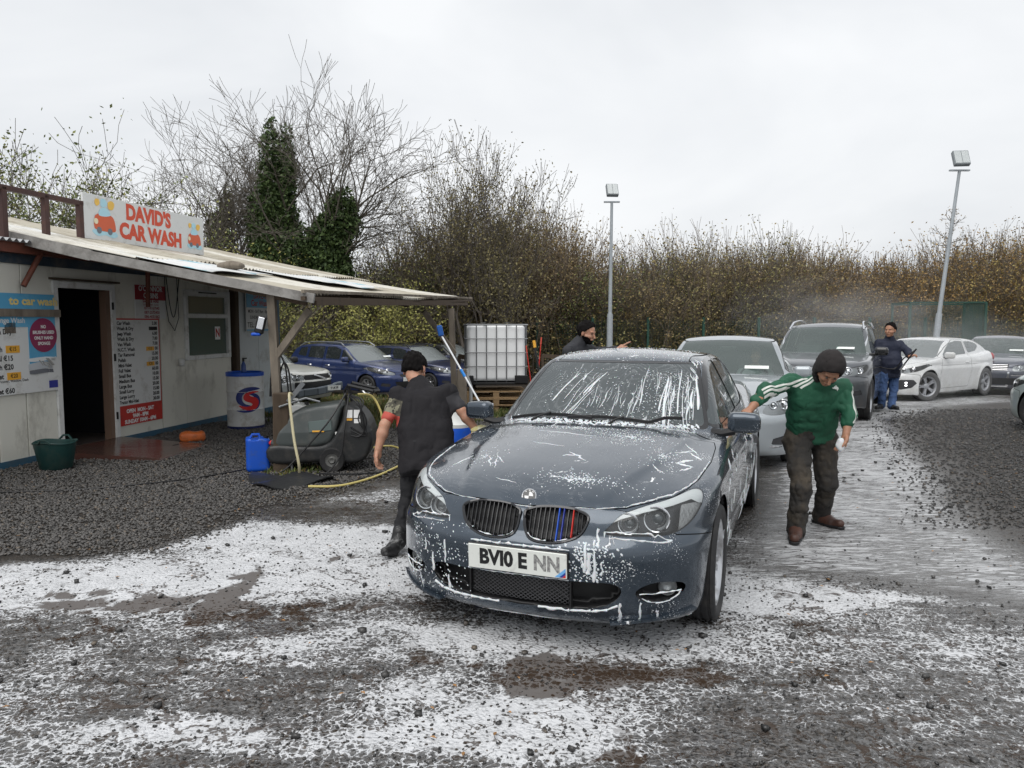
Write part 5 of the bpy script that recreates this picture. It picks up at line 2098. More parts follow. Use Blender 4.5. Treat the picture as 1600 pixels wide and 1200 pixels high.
def build_hero():
    S = surf(hero_f, (-.06, 0, .10), (4.95, 1.0, 1.52), .014, sym=True, margin=2.2)
    ayf = lambda V: np.abs(V[:, 1])
    arch = lambda V: np.maximum(np.minimum(np.hypot(V[:, 0] - .83, V[:, 2] - .335) - .372, np.hypot(V[:, 0] - 3.718, V[:, 2] - .335) - .368), .5 - ayf(V))
    _, S = split(S, arch)
    t = NT('hero_glass')                                    # tinted glass under a wiped, beaded film of suds
    ob = t.tc.outputs['Object']
    v2 = t.vadd(ob, t.vadd(t.noise(ob, 1.5, 2, .5, 0, 'Color'), (.9, .9, .9), 'MULTIPLY'))
    rings = t.math('SINE', t.math('MULTIPLY', t.voro(v2, 1.9), 80.0))
    film = t.math('MULTIPLY', t.rng(rings, .2, 1, 0, .22), t.rng(t.noise(ob, 2.6, 3), .42, .6, 0, 1))
    film = t.math('MULTIPLY', film, t.rng(t.noise(v2, 70, 4, .7), .4, .65, 0, 1))
    dots = t.voro(t.vadd(ob, t.vadd(t.noise(ob, 40, 2, .5, 0, 'Color'), (.02, .02, .02), 'MULTIPLY')), 120.0)
    bead = t.rng(dots, t.rng(t.noise(ob, 4, 4, .6), .47, .66, .0, .34), 0, 0, .85)
    runs = t.noise(t.mapping(ob, (5, 60, 5)), 1.0, 4, .7)
    runs = t.math('MULTIPLY', t.rng(runs, .60, .66, 0, .5), t.rng(t.noise(ob, 3.2, 3), .50, .58, 0, 1))
    sud = t.math('MAXIMUM', t.math('MAXIMUM', bead, film), runs)
    t.ins(Base_Color=t.mix(sud, (.036, .046, .049), (.72, .75, .77)), Roughness=t.mixf(sud, .03, .5), Specular_IOR_Level=.9, Normal=t.bump(sud, .002))
    seal = .0
    g, S = split(S, g_screen)
    rim_, g = split(g, lambda V: -g_screen(V) - .022)       # black band at the edge
    smesh('windscreen_seal', rim_, M_gloss, hero, -.001)
    ws = smesh('windscreen', g, MATS['hero_glass'], hero, -.003)
    g, S = split(S, g_rear)
    smesh('rear_screen', g, MATS['hero_glass'], hero, -.003)
    for nm, P in (('front_side_window', SW1), ('rear_side_window', SW2)):
        gf = lambda V: np.maximum(sdpoly(V[:, 0], V[:, 2], P), .35 - ayf(V))
        g, S = split(S, gf)
        for sgn in (1, -1):
            gg, _ = split(g, lambda V: -sgn * V[:, 1])
            smesh('side_window', gg, MATS['hero_glass'], hero, -.006)
        band = lambda V: np.maximum(sdpoly(V[:, 0], V[:, 2], P) - .022, .35 - ayf(V))
        b, S = split(S, band)
        for sgn in (1, -1):
            smesh('window_trim', split(b, lambda V: -sgn * V[:, 1])[0], M_gloss, hero, .001)
    hl = lambda V: np.maximum(np.maximum(sdpoly(ayf(V), V[:, 2], HLP), V[:, 0] - .75), -(V[:, 2] - .5))
    lens, S = split(S, hl)
    kid = lambda V: np.maximum(sdpoly(ayf(V), V[:, 2], KID), V[:, 0] - .3)
    kpatch, S = split(S, kid)
    low = lambda V: np.maximum(sdpoly(ayf(V), V[:, 2], LOW), V[:, 0] - .3)
    lowp, S = split(S, low)
    fog = lambda V: np.maximum(sdpoly(ayf(V), V[:, 2], FOG), V[:, 0] - .5)
    fogp, S = split(S, fog)
    gap = .0028
    # bonnet
    hf = lambda V: np.maximum(sdpoly(V[:, 1], V[:, 0], HOODP), .70 - V[:, 2])
    hood, S = panel(S, hf, gap)
    smesh('bonnet', hood, M_heropaint, hero)
    # front bumper
    bl = np.array([(-.2, .10), (-.2, .66), (.02, .655), (.30, .60), (.50, .555), (.62, .535), (.62, .1)])
    bf = lambda V: np.maximum(V[:, 0] - .62, V[:, 2] - np.interp(V[:, 0], [0, .10, .12, .28, .46, .62], [.80, .80, .80, .612, .585, .56]))
    bump, S = panel(S, bf, gap)
    smesh('front_bumper', bump, M_heropaint, hero)
    # doors
    D1 = np.array([(1.60, .985), (1.42, .93), (1.36, .60), (1.40, .27), (2.56, .27), (2.64, .60), (2.66, 1.42), (2.3, 1.42), (1.9, 1.19)])
    D2 = np.array([(2.672, 1.42), (2.652, .60), (2.572, .27), (3.28, .27), (3.42, .55), (3.66, .80), (3.72, 1.06), (3.4, 1.33), (3.1, 1.42)])
    for P in (D1, D2):
        df = lambda V: np.maximum(sdpoly(V[:, 0], V[:, 2], P), .5 - ayf(V))
        d, S = panel(S, df, gap)
        for sgn in (1, -1):
            dd, _ = split(d, lambda V: -sgn * V[:, 1])
            door = smesh('door', dd, M_heropaint, hero)
            xx = P[:, 0].max() - .17 if P is D1 else 3.50
            hx = 2.50 if P is D1 else 3.52
            h = MB()
            yy = sgn * (.905 if P is D1 else .90)
            h.tube([(hx - .11, yy, .80), (hx - .08, yy + sgn * .035, .80), (hx + .06, yy + sgn * .035, .80), (hx + .09, yy, .80)], .013, 6)
            h.build('handle', M_heropaint, door)
    smesh('body_shell', S, M_heropaint, hero)
    # dark inner shell closes gaps, arches and grilles
    def inner(x, y, z):
        ay = np.abs(y)
        f0 = hero_f(x, y, z)
        f = f0 + .016
        for cx in (.83, 3.718):
            c = np.maximum(np.hypot(x - cx, z - .335) - .39, .56 - ay)
            f = np.maximum(f, -c)
        for P, dep in ((HLP, .085), (KID, .045), (LOW, .09), (FOG, .08)):
            c = np.maximum(np.maximum(sdpoly(ay, z, P) + .001, -(f0 + dep)), x - .8)
            f = np.maximum(f, -c)
        return f
    I = surf(inner, (-.06, 0, .10), (4.95, 1.0, 1.52), .03, sym=True, margin=2.4, newton=1)
    smesh('inner_shell', I, M_black, hero)
    # headlights
    def circ_lamp(parent, c, r, nrm):
        M = Matrix.Translation(c) @ Vector(nrm).to_track_quat('Z', 'Y').to_matrix().to_4x4()
        b = MB()
        b.lathe([(r * 1.22, .012), (r * 1.16, .020), (r * 1.06, .018), (r * 1.0, .0), (r * .8, -.02), (r * .72, -.03)], 28, M=M)
        b.build('lamp_ring', M_chrome, parent)
        b = MB()
        b.lathe([(r * .96, -.012), (r * .90, -.004), (r * .84, -.012)], 28, M=M)
        b.build('halo_ring', mat('halo', (.8, .82, .83), .3), parent)
        b = MB()
        b.sphere((0, 0, 0), r * .62, 18, 10, (1, 1, .6))
        b.V = [tuple(M @ (Vector(v) + Vector((0, 0, -.02)))) for v in b.V]
        b.build('projector_lens', mat('projector', (.08, .09, .10), .04, metal=.2, coat=1), parent)
    for sgn in (1, -1):
        hs = empty('headlight', (0, 0, 0), 0, parent=hero)
        gg, _ = split(lens, lambda V: -sgn * V[:, 1])
        smesh('lamp_glass', gg, M_hl_glass, hs, -.001)
        hm, _ = split(gg, lambda V: sdpoly(np.abs(V[:, 1]), V[:, 2], HLP) + .004)
        V, T, N = hm
        bk = (V + np.array([.05, 0, 0]) + N * -.012, T, N)
        top, rest = split(bk, lambda V: -(V[:, 2] - np.interp(np.abs(V[:, 1]), [.43, .5, .6, .72, .84], [.66, .694, .722, .742, .758])))
        up = smesh('reflector_housing', rest, M_lampdark, hs)
        # white brow under the upper edge
        V, T, N = split(gg, lambda V: -(V[:, 2] - np.interp(np.abs(V[:, 1]), [.43, .5, .6, .72, .80, .84], [.668, .700, .728, .748, .765, .74])))[0]
        smesh('brow_trim', (V, T, N), mat('lamp_brow', (.72, .74, .75), .3), hs, -.004)
        smesh('reflector_top', top, M_lampback, hs)
        sidep = split(gg, lambda V: np.maximum(.765 - np.abs(V[:, 1]), V[:, 2] - .75))[0]
        smesh('side_reflector', sidep, mat('lamp_side', (.5, .5, .5), .2, metal=.5, bump=.004, bscale=60), hs, -.012)
        circ_lamp(hs, (.185, sgn * .530, .668), .046, (-1, sgn * .12, .1))
        circ_lamp(hs, (.265, sgn * .655, .685), .056, (-1, sgn * .14, .1))
        # kidney grille
        kg = empty('kidney_grille', (0, 0, 0), 0, parent=hero)
        ctr = np.array([.165, .66])
        kk = KID[::1]
        xs = lambda yy, zz: float(HN(np.array([zz]))[0] + HP(np.array([abs(yy)]))[0] * .9)
        f_ = MB()
        f_.tube([(xs(p[0], p[1]) - .002 + (.012 if p[1] > .73 else 0), sgn * p[0], p[1]) for p in kk], .0085, 6, closed=True)
        f_.build('grille_frame', mat('dark_chrome', (.03, .03, .032), .12, metal=.8, coat=.8), kg)
        for k in range(12):
            yy = .045 + k * .0245
            d = sdpoly(np.full(60, yy), np.linspace(.56, .76, 60), KID)
            zz = np.linspace(.56, .76, 60)[d < -.004]
            if len(zz) < 3:
                continue
            z0, z1 = zz[0], zz[-1]
            b = MB()
            x0, x1 = xs(yy, z0) + .012, xs(yy, z1) + .012
            b.bar((x0, sgn * yy, z0), (x1, sgn * yy, z1), .0045, .022, up=(1, 0, 0), bev=.001)
            m_ = mat('grille_slat', (.02, .02, .022), .2, coat=.6)
            lab = None
            if sgn < 0 and k in (6, 7, 9):
                m_ = {6: mat('slat_blue', (.02, .10, .55), .35), 7: mat('slat_navy', (.03, .05, .32), .35), 9: mat('slat_red', (.6, .03, .02), .35)}[k]
                lab = {6: 'bright blue slat', 7: 'dark blue slat', 9: 'red slat'}[k]
            o = b.build('slat', m_, kg)
            if lab:
                o['label'] = lab
        # fog lamp
        fl = empty('fog_lamp', (.26, sgn * .715, .345), 0, parent=hero)
        fl.rotation_euler = (0, 0, 0)
        M = Vector((-1, sgn * .35, .05)).to_track_quat('Z', 'Y').to_matrix().to_4x4()
        b = MB()
        b.lathe([(.048, -.05), (.048, .0), (.043, .006), (.040, -.004), (.02, -.02), (.001, -.025)], 22, M=M)
        b.build('lamp_bowl', M_lampback, fl)
        b = MB()
        b.lathe([(.041, .001), (.03, .008), (.001, .011)], 22, M=M)
        b.build('lamp_glass', M_hl_glass, fl)
        # lip blade
        lb = MB()
        pts = []
        for k in range(9):
            yy = .46 + k * .045
            pts.append((float(HP(np.array([yy]))[0]) * .93 + .035, sgn * yy, .188 + .004 * k))
        for a, b_ in zip(pts[:-1], pts[1:]):
            lb.bar(a, b_, .075, .012, up=(0, 0, 1))
        lb.build('lip_blade', M_heropaint, hero)
        # headlamp washer cover
        # mirror
        mc = (1.66, sgn * .955, 1.020)
        rb = rounded_box_sdf((0, 0, 0), .062, .105, .07, .045)

        def mf(x, y, z):
            yy = y * sgn
            return rb(x + .22 * yy * 0 + .10 * z, y, z * (1 + .9 * np.clip(yy, 0, .2)) + .03 * (yy > 0) * yy)
        MS = surf(mf, (-.153, -.164, -.121), (.15, .16, .12), .012, margin=3)
        mr = empty('door_mirror', mc, sgn * R(-8), parent=hero)
        smesh('mirror_housing', MS, M_heropaint, mr)
        b = MB()
        b.box((.064, 0, 0), (.01, .165, .10), bev=.004)
        b.build('mirror_glass', M_chrome, mr)
        b = MB()
        b.tube([(-.02, -sgn * .06, -.055), (-.01, -sgn * .14, -.075), (.02, -sgn * .20, -.07)], [.028, .026, .03], 8)
        b.build('mirror_arm', M_black, mr)
    # lower grille mesh: diagonal lattice in the centre, dark plates beside it
    lg = empty('lower_grille', (0, 0, 0), 0, parent=hero)
    b = MB()
    sl = .95
    for dr in (1, -1):
        for k in range(-26, 27):
            y0 = k * .026
            pts = []
            for i in range(12):
                z = .255 + i * .0127
                y = y0 + dr * (z - .255) * sl * 1.4
                if abs(y) < .27 and sdpoly(np.array([abs(y)]), np.array([z]), LOW)[0] < .002:
                    pts.append((.035 + float(HP(np.array([abs(y)]))[0]) + (.02 if z < .28 else 0), y, z))
            if len(pts) > 1:
                b.bar(pts[0], pts[-1], .004, .004)
    o = b.build('mesh_lattice', mat('lattice', (.10, .10, .105), .3, metal=.6), lg)
    o['kind'] = 'stuff'
    for s_ in (1, -1):
        b = MB()
        b.box((.04, s_ * .275, .325), (.03, .008, .14))
        b.build('divider', M_black, lg)
    # plate
    pl = empty('number_plate', (-.012, .0, .475), 0, parent=hero)
    pl.rotation_euler = (0, R(-3), 0)
    b = MB()
    b.box((0, 0, 0), (.008, .535, .128), bev=.003)
    b.build('plate_panel', mat('plate_white', (.70, .72, .68), .35, dirt=(.5, .5, .47), dscale=12, damt=.25), pl)
    b = MB()
    b.box((.012, 0, 0), (.014, .545, .136), bev=.004)
    b.build('plate_surround', M_black, pl)
    MT = Matrix(((0, 0, -1, -.0047), (-1, 0, 0, 0), (0, 1, 0, 0), (0, 0, 0, 1)))
    greyp = mat('faded_print', (.16, .16, .16), .6, dirt=(.6, .6, .57), dscale=40, damt=.6)
    text('BVI0 E', M_blackp, pl, None, None, .108, 'LEFT', .90, .0050, M=Matrix.Translation((0, .205, 0)) @ MT)
    text('NN', greyp, pl, None, None, .108, 'LEFT', .84, .0045, M=Matrix.Translation((0, -.092, 0)) @ MT)
    b = MB()
    for k, (c, w0, w1) in enumerate(((mat('badge_sky', (.15, .4, .75), .4), .0, .022), (mat('badge_navy', (.02, .04, .25), .4), .022, .038), (mat('badge_red', (.6, .04, .03), .4), .038, .058))):
        b = MB()
        yy, zz = -.205, -.058
        P = [(yy - w0, zz), (yy - w1, zz), (-.262, zz + (.058 - w1) * .85 + .0), (-.262, zz + (.058 - w0) * .85)] if k < 2 else [(yy - w0, zz), (-.262, zz), (-.262, zz + .018)]
        b.add([(-.0048, p[0], p[1]) for p in P], [tuple(range(len(P)))])
        b.build('plate_stripe', c, pl)
    # roundel: dark ring with quartered centre
    rd = empty('bonnet_badge', (.168, 0, .768), 0, parent=hero)
    rd.rotation_euler = (0, R(-62), 0)
    Mq = Matrix.Rotation(0, 4, 'X')
    b = MB()
    b.lathe([(.041, -.006), (.041, .002), (.038, .004), (.036, .003), (.001, .003)], 32)
    b.build('badge_rim', M_chrome, rd)
    b = MB()
    b.lathe([(.036, .0034), (.036, .0042), (.024, .0042), (.024, .0034)], 32)
    b.build('badge_ring', M_gloss, rd)
    for q in range(4):
        b = MB()
        P = [(0, 0)] + [(.0235 * math.cos(R(a + q * 90)), .0235 * math.sin(R(a + q * 90))) for a in range(0, 91, 10)]
        b.prism(P, .0034, .0048)
        b.build('badge_quarter', M_white if q % 2 else M_gloss, rd)
    # letters on the ring stand where the photo shows them
    for k, ch in enumerate('BMW'):
        a = R(130 - k * 40)
        MM = Matrix.Translation((0, 0, .0045)) @ Matrix.Rotation(R(-90), 4, 'Z') @ Matrix.Rotation(a - R(90), 4, 'Z') @ Matrix.Translation((0, .030, 0))
        text(ch, M_white, rd, None, None, .011, 'CENTER', 1, .0003, M=MM)
    # wipers
    V, T, N = ws_surface = g_cache['screen'] = split(S_full(), g_screen)[0]
    bvh = BVHTree.FromPolygons([tuple(v) for v in V], [tuple(t_) for t_ in T])

    def on(x, y, up=.01):
        h = bvh.ray_cast(Vector((x, y, 3)), Vector((0, 0, -1)))
        return (h[0] + h[1].normalized() * (up if h[1].z > 0 else -up)) if h[0] else Vector((x, y, 1.0 + (x - 1.4) * .5))
    for (a, b_, piv) in (((1.50, -.58), (1.475, .20), (1.45, -.10)), ((1.46, .02), (1.60, .66), (1.44, .45))):
        wp = empty('wiper', (0, 0, 0), 0, parent=hero)
        pts = [on(a[0] + (b_[0] - a[0]) * t_, a[1] + (b_[1] - a[1]) * t_, .018) for t_ in np.linspace(0, 1, 8)]
        m = MB()
        for p, q in zip(pts[:-1], pts[1:]):
            m.bar(p, q, .012, .022, bev=.003)
        m.build('wiper_blade', M_black, wp)
        m = MB()
        mid = (pts[3] + pts[4]) / 2 + Vector((0, 0, .012))
        m.tube([Vector((piv[0] - .03, piv[1], 1.0)), Vector((piv[0], (piv[1] + mid.y) / 2, 1.03)), mid], .009, 6)
        m.build('wiper_arm', M_black, wp)
    # cowl strip under the screen
    put_wheels(hero, (.83, 3.718), .325, .80, .328, .235, .236, 'twin', 9, steer=R(0))
    return S


g_cache = {}


def S_full():
    if 'S' not in g_cache:
        g_cache['S'] = surf(hero_f, (-.06, 0, .10), (4.95, 1.0, 1.52), .03, sym=True, margin=2.2)
    return g_cache['S']


build_hero()

# foam lying on the paintwork and glass: drips, beads and torn strands as real little bodies
def build_hero_foam():
    V, T, N = S_full()
    bvh = BVHTree.FromPolygons([tuple(v) for v in V], [tuple(t_) for t_ in T])
    rnd = random.Random(11)
    mb = MB()

    def snap(p):
        r = bvh.find_nearest(Vector(p))
        n = r[1]
        q = r[0]
        if n.z < 0 and q.z > .6:
            n = -n
        return q, n

    def strand(path, w, flat=.35):
        """path: list of car-space points near the surface, w list of half widths"""
        P, Nn = [], []
        for p in path:
            q, n = snap(p)
            P.append(q)
            Nn.append(n)
        m = len(P)
        V_, F = [], []
        for i in range(m):
            t = (P[min(i + 1, m - 1)] - P[max(i - 1, 0)])
            if t.length < 1e-6:
                t = Vector((1, 0, 0))
            t.normalize()
            s = Nn[i].cross(t).normalized()
            ww = w[i] * .8
            h = ww * flat + .0012
            for (a, b) in ((-1, -.15), (-.55, .8), (0, 1.1), (.55, .8), (1, -.15)):
                V_.append(P[i] + s * a * ww + Nn[i] * b * h)
        for i in range(m - 1):
            for k in range(4):
                F.append((i * 5 + k, i * 5 + k + 1, i * 5 + k + 6, i * 5 + k + 5))
        mb.add(V_, F, True)

    def bead(p, r):
        q, n = snap(p)
        t = n.orthogonal().normalized()
        s = n.cross(t)
        a0 = rnd.random() * 6
        e = rnd.uniform(.7, 1.7)
        V_ = [q + n * r * .55]
        for k in range(6):
            a = a0 + k * math.pi / 3
            V_.append(q + (t * math.cos(a) * e + s * math.sin(a)) * r)
        mb.add(V_, [(0, k + 1, (k + 1) % 6 + 1) for k in range(6)], True)

    def drip(x, y, length, w0, dirx=-1.0, diry=0.0):
        n = max(4, int(length / .03))
        path, ws = [], []
        yy = y
        ph = rnd.random() * 6
        for i in range(n + 1):
            t = i / n
            yy = y + diry * length * t + .006 * math.sin(ph + t * 5)
            xx = x + dirx * length * t
            zz = float(GZ(np.array([xx]))[0]) + .02 if 1.4 < xx < 2.3 else float(HZ(np.array([xx]))[0]) + .02
            path.append((xx, yy, zz))
            ws.append(w0 * (.35 + .5 * t + .35 * rnd.random()) if i < n else w0 * 1.1)
        ws[0] = w0 * .15
        ws[-1] = w0 * .5
        strand(path, ws)
    # windscreen, picture right (car left, y<0)
    for i in range(26):
        y = -rnd.uniform(.22, .62)
        x = rnd.uniform(1.8, 2.08)
        L = rnd.uniform(.12, .5)
        L = min(L, x - 1.47)
        drip(x, y, L, rnd.choice((.0025, .004, .007, .012)), -1, rnd.uniform(-.22, -.02))
    for i in range(22):
        drip(rnd.uniform(1.65, 1.85), rnd.uniform(-.25, .12), rnd.uniform(.06, .25), rnd.uniform(.0015, .004), -1, rnd.uniform(-.1, .1))
    for i in range(15):
        drip(rnd.uniform(1.7, 2.02), rnd.uniform(.05, .38), rnd.uniform(.08, .42) * .8, rnd.choice((.0018, .0025, .004, .009)), -1, rnd.uniform(.25, .5))
    for i in range(900):
        y = -abs(rnd.gauss(.42, .14)) if rnd.random() < .6 else rnd.uniform(-.6, .45)
        x = rnd.uniform(1.47, 2.05)
        if abs(y) < .62:
            bead((x, y, float(GZ(np.array([x - .16 * (abs(y) / .65) ** 2]))[0])), rnd.uniform(.0015, .0042))
    # froth along the foot of the screen
    for i in range(700):
        y = rnd.uniform(-.68, .70)
        x = 1.42 + .16 * (y / .65) ** 2 + rnd.gauss(.015, .02)
        bead((x, y, 1.0), rnd.uniform(.003, .010))
    # bonnet: beads in fans, strands by the left wing
    for (cx, cy, rx, ry, n) in ((.36, -.22, .10, .26, 430), (1.15, -.30, .16, .30, 420), (.85, -.58, .3, .12, 200), (1.28, .1, .06, .5, 300), (.6, .45, .2, .15, 100)):
        for i in range(n):
            a, q = rnd.random() * 6.283, abs(rnd.gauss(0, .62))
            x, y = cx + math.cos(a) * q * rx, cy + math.sin(a) * q * ry
            bead((x, y, float(HZ(np.array([x]))[0])), rnd.uniform(.0015, .0045))
    for (x0, y0, x1, y1, w) in ((.92, -.74, .82, -.66, .016), (.82, -.66, .80, -.76, .014), (.80, -.76, .70, -.70, .010), (1.05, -.70, .95, -.79, .012), (.98, -.63, 1.10, -.72, .008),
                                (.7, -.55, .62, -.62, .006), (.74, -.05, .62, -.17, .010), (.70, -.12, .68, -.02, .006), (.62, .42, .44, .34, .007), (.58, .36, .42, .30, .007), (.66, .40, .50, .28, .006), (.5, .62, .64, .56, .006),
                                (.36, -.12, .32, -.20, .008), (1.2, -.66, 1.0, -.77, .006), (.9, .25, .84, .02, .004), (1.18, .3, 1.1, -.1, .004), (.3, .25, .26, .1, .005)):
        n = 8
        path, ws = [], []
        for i in range(n + 1):
            t = i / n
            x, y = x0 + (x1 - x0) * t + rnd.gauss(0, .004), y0 + (y1 - y0) * t + rnd.gauss(0, .004)
            path.append((x, y, float(HZ(np.array([x]))[0])))
            ws.append(w * math.sin(math.pi * min(.95, max(.06, t))) * rnd.uniform(.6, 1.2))
        strand(path, ws, .3)
    # bonnet edge seam and round the grilles
    def along(pts, w, dens=.02, jit=.004):
        for (a, b) in zip(pts[:-1], pts[1:]):
            a, b = Vector(a), Vector(b)
            n = max(1, int((b - a).length / dens))
            path = [a + (b - a) * (k / n) for k in range(n + 1)]
            strand([(p.x + rnd.gauss(0, jit * .3), p.y + rnd.gauss(0, jit * .4), p.z + rnd.gauss(0, jit * .4)) for p in path], [w * rnd.uniform(.25, 1.3) for _ in path], .5)
    for s in (1, -1):
        hp = [(p[1], s * p[0], float(HZ(np.array([p[1]]))[0]) - .02) for p in HOODP[3:14] if p[0] >= 0]
        along(hp[2:8], .006)
        along(hp[7:11], .0035)
        k = [(float(HN(np.array([p[1]]))[0]) + .01, s * p[0], p[1]) for p in KID]
        m = len(k)
        along([q for q in k if q[2] < .625][::3] or k[:2], .010)
        along([(.03 + .2 * (abs(p[0]) / .6) ** 2, s * p[0], p[1]) for p in LOW if p[1] < .30 and p[0] > 0][::2], .011)
        lw = [(.1 + .35 * (p[0] - .5), s * p[0], p[1] - .008) for p in HLP if p[1] < .66]
        along(lw[::2], .006)
        fg = [(.15 + .5 * (p[0] - .6), s * p[0], p[1] - .004) for p in FOG if p[1] < .35]
        along(fg[::2], .006)
    along([(.06 + .3 * (y / .8) ** 2, y, .178) for y in np.linspace(-.82, .82, 26)], .007)
    along([(0, y, .553) for y in np.linspace(-.27, .27, 10)], .010)
    along([(0, y, .400) for y in np.linspace(-.27, .27, 10)], .004)
    # runs down the bumper (picture right of the plate)
    for (y0, z0, L, w) in ((-.385, .60, .20, .011), (-.345, .585, .14, .010), (-.36, .54, .10, .014), (-.33, .52, .05, .008), (-.40, .66, .10, .008), (-.42, .50, .06, .006), (.42, .52, .12, .008), (.50, .44, .10, .010), (.55, .50, .06, .006),
                           (-.50, .30, .09, .010), (-.585, .30, .10, .010), (-.66, .255, .05, .012), (.40, .34, .08, .009), (.60, .30, .08, .006), (.68, .34, .07, .006)):
        n = 7
        strand([(.0 + .3 * (abs(y0) / .8) ** 2, y0 + rnd.gauss(0, .002) + .003 * math.sin(k), z0 - L * k / n) for k in range(n + 1)], [w * (.4 + rnd.random() * .8) * (1.3 if k > 4 else 1) for k in range(n + 1)], .4)
    for i in range(260):
        y, z = rnd.gauss(-.36, .09), rnd.uniform(.40, .62)
        bead((0, y, z), rnd.uniform(.0015, .006))
    for i in range(320):
        y, z = rnd.uniform(.25, .75), rnd.uniform(.2, .6)
        bead((.1, y, z), rnd.uniform(.0015, .005))
    # flank: strands along doors and sill (picture right)
    for i in range(60):
        x = rnd.uniform(1.0, 3.5)
        z = rnd.uniform(.3, .95)
        L = rnd.uniform(.03, .16)
        n = 5
        dx = rnd.uniform(-.08, .1)
        strand([(x + dx * k / n, -.93, z - L * k / n) for k in range(n + 1)], [rnd.uniform(.002, .007) for k in range(n + 1)], .4)
    # roof beads
    for i in range(1500):
        x, y = rnd.uniform(2.15, 3.2), rnd.uniform(-.5, .55)
        if rnd.random() < .35 and y < .1:
            continue
        bead((x, y, 1.47), rnd.uniform(.0015, .0045))
    for i in range(20):   # roof rail runs
        x = rnd.uniform(2.0, 2.5)
        y = -rnd.uniform(.52, .60)
        drip(x, y, .12, .005, -.6, -.3)
    o = mb.build('suds', M_foam, hero)
    o['kind'] = 'stuff'


build_hero_foam()

